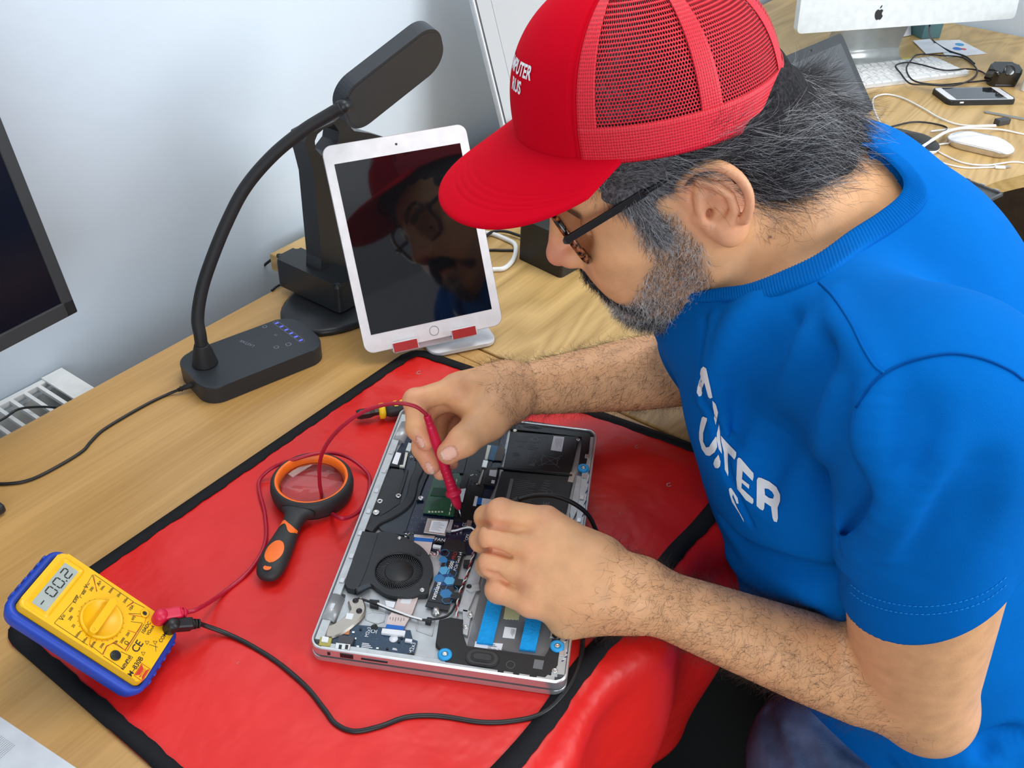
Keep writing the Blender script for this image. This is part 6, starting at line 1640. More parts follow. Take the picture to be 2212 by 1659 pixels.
# L-shaped stand
fw = np.array(on(1820, 112)); mid = cl_ + ux * W_I * 0.47
nb = np.array([ny[0], ny[1], 0]); nb /= np.linalg.norm(nb)
def il(p): return Rinv @ (Vector(p) - Vector(cl_))
g = MB(); prof_ = [mid - nb * 0.012 + np.array([0, 0, 0.7525 - mid[2]]), mid + nb * 0.085 + np.array([0, 0, 0.7525 - mid[2]]), mid + nb * 0.105 + np.array([0, 0, 0.765 - mid[2]]), mid + nb * 0.105 + np.array([0, 0, 0.80 - mid[2]]), mid + nb * 0.045 + np.array([0, 0, 0.12]), mid + nb * 0.012 + np.array([0, 0, 0.20])]
P_ = cr(prof_, 5); hwid = ux * 0.095
for q0, q1 in zip(P_[:-1], P_[1:]):
    a, b, c, d = il(q0 - hwid), il(q1 - hwid), il(q1 + hwid), il(q0 + hwid); g.face([a, b, c, d], smooth=True)
st_ = g.build('stand', mat('stand_silver', (0.50, 0.52, 0.51), 0.35, 0.5), imac); md = st_.modifiers.new('s', 'SOLIDIFY'); md.thickness = 0.004; md.offset = 0
# dark tablet leaning in front of it
tb = np.array(on(1888, 238)); tdir = np.array(on(1825, 272)) - tb; tdir[2] = 0; tdir /= np.linalg.norm(tdir)
ds = np.linspace(1.5, 2.2, 3000); pts_ = CAMP + ds[:, None] * ray(1817, 73); k = np.abs((pts_ - tb) @ tdir - 0.0).argmin(); tt_ = pts_[k]; up_t = up(tb, tt_); LT_ = np.linalg.norm(tt_ - tb); print('dark tablet', LT_, up_t, tt_)
nT = np.cross(tdir, up_t)
if nT @ RW[2] > 0: nT = -nT
TRr = Matrix((Vector(np.cross(up_t, nT)), Vector(up_t), Vector(nT))).transposed()
sx = -1 if np.cross(up_t, nT) @ tdir < 0 else 1
tab2 = empty('tablet', tuple(tb + np.array([0, 0, .002])), 'dark grey tablet propped up beside the white keyboard', 'tablet', rot=TRr)
Wt = 0.245
g = MB(); g.prism(rrect(Wt, LT_, 0.006, 5, sx * Wt / 2, LT_ / 2), -0.009, 0.0, bev=0.001); g.build('body', mat('tablet_frame', (0.022, 0.023, 0.024), 0.2, coat=0.5), tab2)
g = MB(); g.prism(rrect(Wt - .036, LT_ - .036, 0.001, 2, sx * Wt / 2, LT_ / 2), 0.0, 0.0004); g.build('screen', mat('tablet_screen', (0.050, 0.051, 0.053), 0.10, coat=1.0, vary=None), tab2)
g = MB(); g.lathe([(.0022, .0002), (.0022, .0005), (0, .0005)], (sx * Wt * .5, LT_ - .009, 0), 12); g.build('camera', BLACK, tab2)
g = MB(); bt_ = Vector(tb) + Vector(tdir) * Wt * .5 + Vector(up_t) * LT_ * .55 - Vector(nT) * 0.010; ft = Vector((bt_.x, bt_.y, 0.752)) - Vector((nT[0], nT[1], 0)) * 0.05; TI = TRr.inverted()
a = TI @ (bt_ - Vector(tb)); b = TI @ (ft - Vector(tb)); g.box((a + b) / 2, ((b - a).length, 0.12, 0.003), R=frame3(b - a, y=(1, 0, 0))); g.build('kickstand', BLACK, tab2)
# keyboard
kA, kB, kC = np.array(on(1875, 192)), np.array(on(2093, 165)), np.array(on(2034, 125)); kx = up(kA, kB); ky = np.cross([0, 0, 1], kx); KL, KD = 0.279, 0.115
kb_o = kB - kx * KL + np.array([0, 0, 0.001])
kbd = empty('keyboard', tuple(kb_o), 'slim white keyboard under a black coiled cable', 'keyboard', rot=Matrix((Vector(kx), Vector(ky), Vector((0, 0, 1)))).transposed())
g = MB(); g.prism(rrect(KL, KD, 0.006, 5, KL / 2, KD / 2), 0.0, 0.0055, bev=0.001); g.build('tray', mat('keyboard_tray', (0.70, 0.70, 0.69), 0.35, 0.2), kbd)
M_KEY = mat('white_key', (0.82, 0.82, 0.81), 0.4, vary=None); kproto = None; nk_ = 0
rows_ = [(0.008, [0.0175] * 3 + [0.022] + [0.098] + [0.022] + [0.0175] * 4, 0.0165), (0.0275, [0.040] + [0.0165] * 10 + [0.040], 0.0165), (0.0465, [0.031] + [0.0165] * 11 + [0.031], 0.0165), (0.0655, [0.026] + [0.0165] * 12 + [0.017], 0.0165), (0.0845, [0.0165] * 13 + [0.026], 0.0165), (0.1025, [0.0166] * 14, 0.0090)]
for y0, ws, hh in rows_:
    tot = sum(ws) + 0.0028 * (len(ws) - 1); x = (KL - tot) / 2
    for w in ws:
        g = MB(); g.prism(rrect(w, hh, 0.0018, 2, x + w / 2, y0 + hh / 2), 0.0055, 0.0076, bev=0.0004); g.build('key', M_KEY, kbd); x += w + 0.0028; nk_ += 1
yr = np.array(on(1852, 137, .7508)); yr2 = np.array(on(1955, 129, .7508)); d_ = up(yr, yr2)
g = MB(); g.box((yr + yr2) / 2 + d_ * -0.05, (0.26, 0.016, 0.002), R=frame3(d_, z=(0, 0, 1))); tag(g.build('ruler', mat('yellow_ruler', (0.72, 0.62, 0.05), 0.4), None), 'thin yellow strip lying behind the white keyboard', 'ruler')
# phone in its case
pA, pB, pC = np.array(on(2025, 221, .752)), np.array(on(2172, 219, .752)), np.array(on(2008, 193, .752)); px_ = up(pA, pB); py_ = np.cross([0, 0, 1], px_)
PLn, PWd = 0.146, 0.074
pctr = np.array(on(2103, 206, 0.757))
ph = empty('smartphone', (pctr[0], pctr[1], 0.7508), 'white-faced smartphone in a black case lying in front of the keyboard', 'phone', rot=Matrix((Vector(px_), Vector(py_), Vector((0, 0, 1)))).transposed())
g = MB(); g.prism(rrect(PLn, PWd, 0.012, 6), 0.0, 0.0100, bev=0.003); g.build('case', BLACK, ph)
g = MB(); g.prism(rrect(PLn - 0.006, PWd - 0.006, 0.010, 6), 0.0095, 0.0103, bev=0.0003); g.build('face', M_IPW, ph)
g = MB(); g.prism(rrect(PLn - 0.038, PWd - 0.010, 0.001, 2), 0.0100, 0.0106); g.build('screen', M_SCR, ph)
g = MB(); g.box((-PLn / 2 + 0.028, -PWd / 2 - 0.0002, 0.006), (0.008, 0.001, 0.003)); g.build('side_switch', WHITEP, ph)
# two mice
def mouse(pc_, ang, name, label, m_top, m_low, L_=0.114, W__=0.058):
    e_ = empty(name, (pc_[0], pc_[1], 0.7508), label, 'mouse', rot=Matrix.Rotation(ang, 3, 'Z'))
    for nm, z0, z1, sc, mm in (('lower_shell', 0.0, 0.010, 1.0, m_low), ('top_shell', 0.010, 0.0215, 1.0, m_top)):
        g = MB(); rings = []
        for k in range(7):
            t = k / 6
            for_z = z0 + (z1 - z0) * t; f = (1 - 0.10 * (1 - t) ** 2) if nm == 'lower_shell' else math.sqrt(max(0.0, 1 - t ** 2.2)) * 0.995
            o_ = rrect(L_ * max(f, .02), W__ * max(f, .02), W__ * max(f, .02) * 0.47, 8)
            rings.append([g.bm.verts.new((x, y, for_z + (0 if nm == 'lower_shell' else -0.006 * (x / (L_ / 2)) ** 2 * t) + (0.004 * (1 - (x / (L_ / 2)) ** 2) * (t if nm == 'lower_shell' else 1)))) for x, y in o_])
        n = len(rings[0])
        for a, b in zip(rings[:-1], rings[1:]):
            for i in range(n): f_ = g.bm.faces.new([a[i], a[(i + 1) % n], b[(i + 1) % n], b[i]]); f_.smooth = True
        g.bm.faces.new(rings[0][::-1]); g.bm.faces.new(rings[-1]); g.build(nm, mm, e_)
    return e_
c_ = np.array(on(2120, 305, 0.765)); d_ = np.array(on(2190, 322)) - np.array(on(2050, 290)); mouse(c_, math.atan2(d_[1], d_[0]), 'computer_mouse', 'low glossy white mouse with aluminium base among the white cables', mat('gloss_white', (0.82, 0.82, 0.84), 0.12, coat=0.6), M_ALU)
c_ = np.array(on(1958, 302, 0.763)); d_ = np.array(on(2028, 322)) - np.array(on(1888, 290)); m2 = mouse(c_, math.atan2(d_[1], d_[0]), 'computer_mouse', 'black-topped mouse with white underside beside the dark tablet', mat('mouse_black', (0.015, 0.015, 0.015), 0.4), WHITEP, 0.116, 0.064)
# cables of the far desk
tag(cable('white_cable', [dk(*q) for q in ((1908, 278, .018), (1893, 250, .013), (1885, 225, .003), (1890, 210, .003), (1915, 204, .003), (1950, 212, .003), (1990, 232, .003), (2030, 255, .003), (2075, 270, .003), (2140, 272, .005))], 0.0017, M_WCAB), 'thin white cable making a wide loop over the wood', 'cable')
tag(cable('white_cable', [dk(*q) for q in ((1955, 342, .004), (1985, 322, .016), (2015, 302, .022), (2050, 283, .014), (2100, 274, .006), (2150, 272, .004))], 0.0030, M_WCAB), 'thick white charging lead crossing the black-topped mouse', 'cable')
plugged = tag(cable('white_cable', [dk(*q) for q in ((2172, 360, .002), (2130, 362, .002), (2080, 362, .002), (2030, 350, .002), (2007, 335, .002), (2010, 320, .003), (2030, 312, .003), (2075, 308, .003))], 0.0016, M_WCAB), 'white lead with a bare plug ending near the desk edge', 'cable')
tag(cable('white_cable', [dk(*q) for q in ((2230, 356, .002), (2190, 350, .002), (2130, 357, .004), (2080, 352, .002), (2040, 335, .002), (2018, 322, .002))], 0.0016, M_WCAB), 'white lead crossing under the bare plug to the right edge', 'cable')
tag(cable('white_cable', [dk(*q) for q in ((2240, 296, .002), (2200, 288, .002), (2160, 280, .004), (2110, 278, .013), (2050, 280, .006), (2010, 284, .003))], 0.0018, M_WCAB), 'white lead passing behind the glossy white mouse', 'cable')
tag(cable('black_cable', [dk(*q) for q in ((1915, 322, .004), (1960, 318, .016), (2000, 306, .024), (2030, 292, .014), (2045, 276, .003), (2010, 266, .003), (1970, 264, .003), (1925, 274, .003))], 0.0016, M_BLEAD), 'black cord wrapped over the black-topped mouse', 'cable')
g = MB(); g.box(on(2160, 361, .7530), (0.018, 0.007, 0.004), rz=math.radians(-55), bev=0.001); g.build('plug_housing', WHITEP, plugged); g = MB(); g.box(on(2176, 360, .7530), (0.010, 0.005, 0.002), rz=math.radians(-55)); g.build('plug_contact', M_ALU, plugged)
g = MB(); g.box(on(2165, 262, .7560), (0.030, 0.014, 0.011), rz=math.radians(-30), bev=0.0015); tag(g.build('adapter', mat('dongle_grey', (0.05, 0.05, 0.055), 0.4), None), 'small dark adapter on the end of the thick white lead', 'adapter')
g = MB(); a = np.array(on(2126, 242, .7512)); b = np.array(on(2235, 262, .7512)); d_ = up(a, b); g.prism(rrect(np.linalg.norm(b - a), 0.011, 0.0054, 6), 0, 0.0012, M=Matrix.Translation(Vector((a + b) / 2)) @ frame3(d_, z=(0, 0, 1)).to_4x4()); tag(g.build('spudger', mat('steel_dull', (0.38, 0.37, 0.35), 0.4, 0.8), None), 'flat metal pry tool running off the right edge', 'tool')
coil = [(2140, 170, .012), (2120, 155, .003), (2090, 149, .008), (2040, 152, .013), (1990, 140, .013), (1960, 135, .013), (1935, 142, .013), (1945, 158, .013), (1965, 180, .013), (2000, 183, .013), (2060, 185, .013), (2100, 170, .003), (2110, 150, .006), (2080, 125, .003), (2030, 120, .013), (1985, 118, .013), (1970, 128, .013), (1958, 150, .013), (1975, 175, .013), (2030, 183, .013), (2090, 178, .003), (2130, 174, .004)]
wc = empty('webcam', tuple(on(2168, 184, .7508)), 'small glossy black webcam with a coiled cable beside the phone', 'webcam')
c_ = Vector(on(2168, 160, 0.772)); Rw_ = Matrix.Rotation(math.radians(-50), 3, 'Z')
g = MB(); g.prism(rrect(0.060, 0.040, 0.010, 5), -0.018, 0.016, bev=0.005, M=Matrix.Translation(c_) @ (Rw_ @ Matrix.Rotation(math.radians(15), 3, 'X')).to_4x4()); rel(g.build('body', mat('gloss_black', (0.008, 0.008, 0.008), 0.12, coat=0.5), None), wc)
g = MB(); g.lathe([(0.012, 0), (0.012, 0.003), (0.009, 0.004), (0, 0.003)], c_ + Vector(RW[2]) * -0.022, 24, R=frame3(Vector(-RW[2]), z=(0, 0, 1)) @ Matrix(((0, 0, 1), (0, 1, 0), (-1, 0, 0)))); rel(g.build('lens', M_SCR, None), wc)
g = MB(); g.box(c_ + Vector((0, 0, -0.019)), (0.045, 0.034, 0.006), R=Rw_, bev=0.002); rel(g.build('clip', BLACK, None), wc)
tag(cable('webcam_cable', [dk(*q) for q in coil], 0.0017, M_BLEAD), 'black webcam cable lying in tangled coils over the keyboard', 'cable')
tag(cable('black_cable', [dk(*q) for q in ((2008, 55, .09), (2008, 75, .04), (2020, 92, .004), (2050, 110, .003), (2085, 122, .003), (2105, 138, .004))], 0.0019, M_BLEAD), 'black cable hanging from the white computer onto the desk', 'cable')
# leaflets, folded paper, teal carton
def flat(name, pix, m, label, cat, z=0.7514, th=0.0006):
    P = [on(x, y, z) for x, y in pix]; g = MB(); g.prism([(p[0], p[1]) for p in P], z - th / 2, z + th / 2); return tag(g.build(name, m, None), label, cat)
M_PAP = mat('paper', (0.78, 0.78, 0.80), 0.6)
card = flat('leaflet', [(2015, 88), (2072, 86), (2132, 116), (2045, 124)], M_PAP, 'white leaflet with blue and red blots on the far desk', 'leaflet')
for cx__, cy__, r, c__ in ((2068, 105, .010, (0.05, 0.20, 0.60)), (2082, 106, .006, (0.6, 0.1, 0.12)), (2073, 96, .010, (0.08, 0.35, 0.62)), (2055, 113, .005, (0.05, .2, .45))):
    p = on(cx__, cy__, .7520); g = MB(); g.lathe([(r, 0), (0, 0)], (p[0], p[1], .7520), 16, sx=1.2); o = g.build('blot', mat('ink_%d' % int(r * 1e4 + c__[0] * 100), c__, 0.6)); o.parent = card
flat('leaflet', [(1972, 88), (2008, 84), (2048, 112), (2000, 116)], M_PAP, 'pale printed card overlapping the leaflet beside the keyboard', 'leaflet', 0.7530)
g = MB(); pf = [Vector(on(*q)) for q in ((1856, 62, .752), (1885, 92, .752), (1968, 76, .752), (1970, 55, .752))]; rf = [p + Vector((0.01, 0.01, h)) for p, h in zip(pf, (.03, .012, .02, .035))]
g.face([pf[0], pf[1], rf[1], rf[0]]); g.face([pf[1], pf[2], rf[2], rf[1]]); g.face(rf); g.face([pf[2], pf[3], rf[3], rf[2]]); g.face([pf[3], pf[0], rf[0], rf[3]]); tag(g.build('paper_packet', mat('packet_white', (0.66, 0.66, 0.68), 0.5), None), 'crumpled white packet under the white computer', 'packet')
g = MB(); c_ = on(2002, 88, .751); g.box((c_[0] + .04, c_[1] + .02, 0.7512 + 0.05), (0.05, 0.055, 0.10), rz=math.radians(-38)); tag(g.build('teal_carton', mat('teal_card', (0.08, 0.17, 0.18), 0.5), None), 'small teal carton standing behind the white leaflets', 'carton')
g = MB(); c_ = on(2206, 190, .751); cc_ = np.array(c_); g.prism([(x + cc_[0] + .055, y + cc_[1] - .075) for x, y in rrect(.15, .15, .012, 5)], 0.7510, 0.89, bev=0.006); tag(g.build('white_box', mat('speaker_white', (0.74, 0.74, 0.73), 0.5), None), 'white rounded box at the right edge behind the webcam', 'box')
# laptop bottom panel left on the desk edge
P3 = [np.array(on(*q, .7515)) for q in ((2166, 425), (2082, 468), (1962, 345))]
e1 = P3[0] - P3[2]; e1 /= np.linalg.norm(e1); Lc = np.linalg.norm(P3[0] - P3[2]); e2 = np.cross([0, 0, 1], e1)
if e2 @ (P3[1] - P3[0]) < 0: e2 = -e2; flip = -1
else: flip = 1
print('cover long', Lc, 'side', np.linalg.norm(P3[1] - P3[0]))
cov = empty('laptop_bottom_panel', tuple(P3[0] + np.array([0, 0, .001])), 'grey laptop bottom panel, inside up, overhanging the far desk edge', 'laptop panel', rot=Matrix((Vector(-e1), Vector(np.cross([0, 0, 1], -e1)), Vector((0, 0, 1)))).transposed())
sy = 1 if np.cross([0, 0, 1], -e1) @ e2 > 0 else -1
LW2, LD2 = 0.30, 0.205
M_TRAY = mat('panel_grey', (0.11, 0.112, 0.115), 0.45, 0.3, vary=(80, 0.2))
g = MB(); g.box((LW2 / 2, sy * LD2 / 2, 0.001), (LW2, LD2, 0.002), bev=0.0008)
for c_, d_ in (((LW2 / 2, sy * .002, .0035), (LW2, .004, .005)), ((LW2 / 2, sy * (LD2 - .002), .0035), (LW2, .004, .005)), ((.002, sy * LD2 / 2, .0035), (.004, LD2, .005)), ((LW2 - .002, sy * LD2 / 2, .0035), (.004, LD2, .005))): g.box(c_, d_, bev=0.001)
g.build('shell', M_TRAY, cov)
g = MB(); g.box((.09, sy * .022, .0035), (.075, .014, .003)); g.box((.06, sy * .045, .0025), (.035, .022, .001)); g.build('foam_pad', BLACKM, cov)
g = MB(); g.box((.045, sy * .075, .0024), (.022, .010, .0006)); g.build('sticker', WHITEP, cov)
for k in range(12):
    g = MB(); g.box((.012 + k * .025, sy * .0030, .0070), (.008, .003, .003), bev=.0005); g.build('clip', M_ALU, cov)
# silver laptop corner, bottom left
q0, q1 = np.array(on(0, 1548, .766)), np.array(on(165, 1659, .766)); e1 = up(q0, q1); e2 = np.cross([0, 0, 1], e1)
if e2 @ (np.array(on(0, 1659, .766)) - q0) < 0: e2 = -e2
mbk = empty('silver_laptop', tuple(q0 - e1 * .12 + np.array([0, 0, -.0150])), 'silver laptop corner with dotted speaker grille, bottom left', 'laptop', rot=Matrix((Vector(e1), Vector(np.cross([0, 0, 1], e1)), Vector((0, 0, 1)))).transposed())
sy = 1 if np.cross([0, 0, 1], e1) @ e2 > 0 else -1
g = MB(); g.prism([(x, y * sy) for x, y in rrect(.31, .21, .010, 6, .155, .105)], 0.0, .0150, bev=.001); g.build('base', mat('silver_laptop_body', (0.62, 0.64, 0.67), 0.38, 0.4), mbk)
g = MB(); 
for i in range(74):
    for j in range(28):
        x, y = .020 + i * .0018, .0105 + j * .0011
        if x > .150: continue
        g.face([(x + a, sy * (y + b), .01506) for a, b in ((-.00035, -.0002), (.00035, -.0002), (.00035, .0002), (-.00035, .0002))])
g.build('speaker_grille', mat('grille_dark', (0.12, 0.12, 0.13), 0.6), mbk, fix=False)
g = MB(); g.box((.155, sy * .085, .0153), (.24, .075, .0006)); g.build('keyboard_deck', BLACKM, mbk)
# chair and cabinet below the desk; black box added to fill the dark there
g = MB(); g.box((0.595, -0.10, 0.33), (0.25, 0.36, 0.66), bev=0.004); tag(g.build('dark_filler_box', mat('filler_black', (0.006, 0.006, 0.006), 0.7), None), 'black cabinet added to darken the void under the desk', 'filler')
ch = empty('office_chair', (0.62, -0.57, 0.0), 'dark office chair mostly hidden under the seated man', 'chair')
M_CH = mat('chair_fabric', (0.035, 0.04, 0.035), 0.9, vary=(300, .5))
def chp(nm, fn, m=BLACK):
    g = MB(); fn(g); return rel(g.build(nm, m, None), ch)
chp('seat', lambda g: g.prism([(x + .62, y - .57) for x, y in rrect(.50, .48, .08, 6)], .245, .295, bev=.02), M_CH)
chp('gas_column', lambda g: g.tube([(.62, -.57, .06), (.62, -.57, .25)], .028, 14))
for k in range(5):
    a = k * 1.2566 + .3; chp('foot', lambda g: g.tube([(.62, -.57, .075), (.62 + .27 * math.cos(a), -.57 + .27 * math.sin(a), .05)], [.026, .018], 10))
    chp('castor', lambda g: g.lathe([(0, -.012), (.024, -.012), (.024, .012), (0, .012)], (.62 + .28 * math.cos(a), -.57 + .28 * math.sin(a), .026), 16, R=Matrix.Rotation(math.pi / 2, 3, 'X')))
# ------------------------------------------------------------------ the opened laptop, underside up
a0 = math.radians(62.5)
LA = Matrix(((math.cos(a0), math.sin(a0), 0), (-math.sin(a0), math.cos(a0), 0), (0, 0, 1)))
LZ = 0.7695
lap = empty('laptop', (0, 0, LZ), 'silver laptop lying bottom-up on the red mat with its cover off', 'laptop', rot=LA)
LAn = np.array([list(r) for r in LA])
XW, YW = 0.2125, 0.321
def lp(px, py, h=0.0):
    q = LAn.T @ (on(px, py, LZ + h) - np.array([0, 0, LZ])); return (q[0], q[1])
def z2(x, y, h=-0.004): return lp(640 + x / 2.593, 860 + y / 2.593, h)
M_LSIL = mat('laptop_silver', (0.60, 0.60, 0.61), 0.28, 0.75, vary=(50, 0.02)); M_LPALE = mat('tray_metal', (0.50, 0.52, 0.53), 0.42, 0.5, vary=(90, 0.10), bump=(140, 0.15, 0.0006))
M_PBLK = mat('black_film', (0.010, 0.011, 0.013), 0.30, vary=(60, 0.2)); M_PMAT = mat('black_graphite', (0.022, 0.024, 0.027), 0.5, vary=(50, 0.15)); M_PMAT2 = mat('blue_black_plate', (0.030, 0.038, 0.050), 0.38, vary=(30, 0.2))
def pcb(name, c, spk):
    m = mat(name, c, 0.35, vary=None, coat=0.3); nt = m.node_tree; tc = nt.nodes.new('ShaderNodeTexCoord'); v = nt.nodes.new('ShaderNodeTexVoronoi'); v.inputs['Scale'].default_value = 420; nt.links.new(tc.outputs['Object'], v.inputs[0])
    r = ramp(nt, [(0.10, spk), (0.16, c), (0.8, tuple(x * .6 for x in c))], v.outputs['Distance']); nt.links.new(r.outputs[0], nt.nodes['Principled BSDF'].inputs['Base Color']); return m
M_NAVY = pcb('navy_board', (0.004, 0.012, 0.045), (0.30, 0.32, 0.35)); M_IO = pcb('blue_board', (0.004, 0.040, 0.095), (0.05, 0.10, 0.16)); M_GRN = mat('green_board', (0.008, 0.075, 0.030), 0.35, vary=(120, .3), coat=.3)
M_CHIP = mat('chip_black', (0.012, 0.012, 0.013), 0.4); M_STEEL = mat('steel_bright', (0.62, 0.62, 0.60), 0.3, 0.9); M_TAN = mat('hinge_alloy', (0.42, 0.38, 0.33), 0.38, 0.7); M_WST = mat('white_sticker', (0.80, 0.81, 0.84), 0.5)
M_GST = mat('sticker_print', (0.10, 0.10, 0.11), 0.6); M_BFOAM = mat('blue_foam', (0.005, 0.33, 0.78), 0.9, bump=(500, .6, .001), vary=(200, .12)); M_YTAPE = mat('cream_tape', (0.62, 0.60, 0.33), 0.6); M_BLTAPE = mat('blue_tape', (0.004, 0.13, 0.52), 0.45)
M_PINK = mat('flex_pale', (0.70, 0.56, 0.53), 0.45); M_COP = mat('copper_patch', (0.55, 0.20, 0.08), 0.45, 0.4)
def lpart(name, fn, m, par=lap, label=None):
    g = MB(); fn(g); o = g.build(name, m, par)
    if label: o['label'] = label
    return o
# lid (closed, below) and base tray
lpart('lid', lambda g: g.prism(rrect(XW, YW, 0.010, 8, XW / 2, YW / 2), -0.0168, -0.0112, bev=0.0008), M_LSIL)
lpart('dark_gap_slab', lambda g: g.prism(rrect(XW - .007, YW - .007, 0.008, 8, XW / 2, YW / 2), -0.0113, -0.0087), BLACKM)  # black slab standing in for the shaded gap between lid and base
def tray(g):
    o = rrect(XW, YW, 0.011, 10, XW / 2, YW / 2); o2 = rrect(XW - .0012, YW - .0012, 0.0105, 10, XW / 2, YW / 2); i1 = rrect(XW - .0036, YW - .0036, 0.0095, 10, XW / 2, YW / 2); i2 = rrect(XW - .0044, YW - .0044, 0.009, 10, XW / 2, YW / 2)
    lev = [(o, -0.0088), (o, -0.0010), (o2, -0.0002), (i1, 0.0), (i2, -0.0006), (i2, -0.0085)]
    R_ = [[g.bm.verts.new((*p, z)) for p in l] for l, z in lev]; n = len(o)
    for a, b in zip(R_[:-1], R_[1:]):
        for k in range(n): f = g.bm.faces.new([a[k], a[(k + 1) % n], b[(k + 1) % n], b[k]]); f.smooth = False
    g.bm.faces.new(R_[0][::-1]); g.bm.faces.new(R_[-1])
lpart('base_tray', tray, M_LSIL)
lpart('inner_plate', lambda g: g.prism(rrect(XW - .0044, YW - .0044, 0.009, 10, XW / 2, YW / 2), -0.0086, -0.0078), M_LPALE)
def zp(pts, h=-0.004): return [z2(x, y, h) for x, y in pts]
def slab(name, pts, z0, z1, m, bev=0.0, par=lap, label=None):
    return lpart(name, lambda g: g.prism(zp(pts, z1), z0, z1, bev=bev), m, par, label)
# ledge of the tray rim with clip sockets
def ledge(g):
    for (x, y, w, d) in ((0.0062, YW / 2, .0075, YW - .02), (XW - .0062, YW / 2, .0075, YW - .02), (XW / 2, .0055, XW - .02, .005), (XW / 2, YW - .0055, XW - .02, .005)): g.box((x, y, -.0050), (w, d, .0055), bev=.0004)
lpart('rim_ledge', ledge, M_LPALE)
for k in range(9): lpart('clip_socket', lambda g: g.box((.0070, .045 + k * .029, -.0018), (.0042, .0055, .0016), bev=.0003), M_LSIL)
for k in range(9): lpart('clip_socket', lambda g: g.box((XW - .0070, .030 + k * .031, -.0018), (.0042, .0055, .0016), bev=.0003), M_LSIL)
# stamped reliefs of the plate
def outline(g, pts, w, z0, z1):
    P = zp(pts, z1)
    for a, b in zip(P, P[1:] + P[:1]):
        a, b = Vector(a), Vector(b); d = b - a; g.box(((a.x + b.x) / 2, (a.y + b.y) / 2, (z0 + z1) / 2), (d.length + w, w, z1 - z0), rz=math.atan2(d.y, d.x), bev=w * .3)
lpart('stamped_rib', lambda g: outline(g, [(385, 1205), (430, 1195), (500, 1205), (490, 1250), (450, 1262), (390, 1240)], .0012, -.0078, -.0072), M_LPALE)
lpart('stamped_rib', lambda g: outline(g, [(680, 1245), (775, 1250), (760, 1330), (675, 1300)], .0012, -.0078, -.0072), M_LPALE)
# motherboard and its plates
slab('motherboard', [(655, 135), (1190, 165), (1125, 470), (1050, 640), (1015, 800), (1005, 870), (830, 880), (640, 800), (480, 740), (395, 625), (440, 530), (545, 330), (600, 235)], -0.0078, -0.0060, M_NAVY)
slab('shield_plate', [(655, 150), (720, 150), (745, 400), (735, 410), (700, 500), (640, 660), (605, 770), (480, 742), (430, 690), (460, 640), (520, 600), (600, 470), (620, 380)], -0.0060, -0.0048, M_PMAT2)
slab('heat_spreader', [(478, 475), (505, 425), (530, 392), (600, 400), (610, 470), (580, 590), (520, 630), (430, 680), (395, 720), (390, 668), (440, 560)], -0.0058, -0.0042, M_PMAT, 0.0004)
slab('black_film', [(960, 200), (1150, 215), (1060, 470), (1000, 700), (880, 690), (920, 430), (940, 300)], -0.0060, -0.0052, M_PBLK)
slab('black_film', [(920, 590), (1020, 600), (1000, 690), (915, 668)], -0.0052, -0.0044, M_PBLK)
def pipe(pts, w, z0, z1, name, m, n=6):
    P = [np.array(z2(x, y, z1)) for x, y in pts]; P = cr(P, n); g = MB(); prev = None
    for i, p in enumerate(P):
        t = np.array(P[min(i + 1, len(P) - 1)]) - np.array(P[max(i - 1, 0)]); t /= np.linalg.norm(t); s = np.array([-t[1], t[0]]); ww = w / 2
        cur = [g.bm.verts.new((*(p + s * ww), z0)), g.bm.verts.new((*(p + s * ww), z1 - w * .12)), g.bm.verts.new((*(p + s * ww * .8), z1)), g.bm.verts.new((*(p - s * ww * .8), z1)), g.bm.verts.new((*(p - s * ww), z1 - w * .12)), g.bm.verts.new((*(p - s * ww), z0))]
        if prev:
            for k in range(5): g.bm.faces.new([prev[k], prev[k + 1], cur[k + 1], cur[k]])
        else: g.bm.faces.new(cur[::-1])
        prev = cur
    g.bm.faces.new(prev); return g.build(name, m, lap)
pipe([(705, 150), (700, 300), (690, 390), (660, 460), (640, 550), (600, 605), (530, 650), (450, 690), (405, 740)], 0.0092, -0.0060, -0.0022, 'heat_pipe', M_PMAT)
pipe([(738, 410), (712, 470), (690, 530), (680, 570)], 0.0022, -0.0050, -0.0030, 'cable_guide', M_PBLK); pipe([(620, 400), (600, 470), (575, 545)], 0.0030, -0.0050, -0.0030, 'cable_guide', M_PBLK)
slab('radiator', [(370, 745), (458, 757), (424, 862), (388, 972), (352, 1052), (326, 1072), (285, 1062), (270, 1030), (310, 920)], -0.0078, -0.0009, M_PMAT)
fins = [(362, 742, 345, 790), (340, 800, 320, 850), (315, 860, 292, 920), (290, 930, 268, 985), (264, 995, 245, 1050)]
for a, b, c, d in fins: slab('fin_block', [(a - 12, b), (a + 10, b), (c + 12, d), (c - 14, d)], -0.0070, -0.0026, M_PBLK, 0.0003)
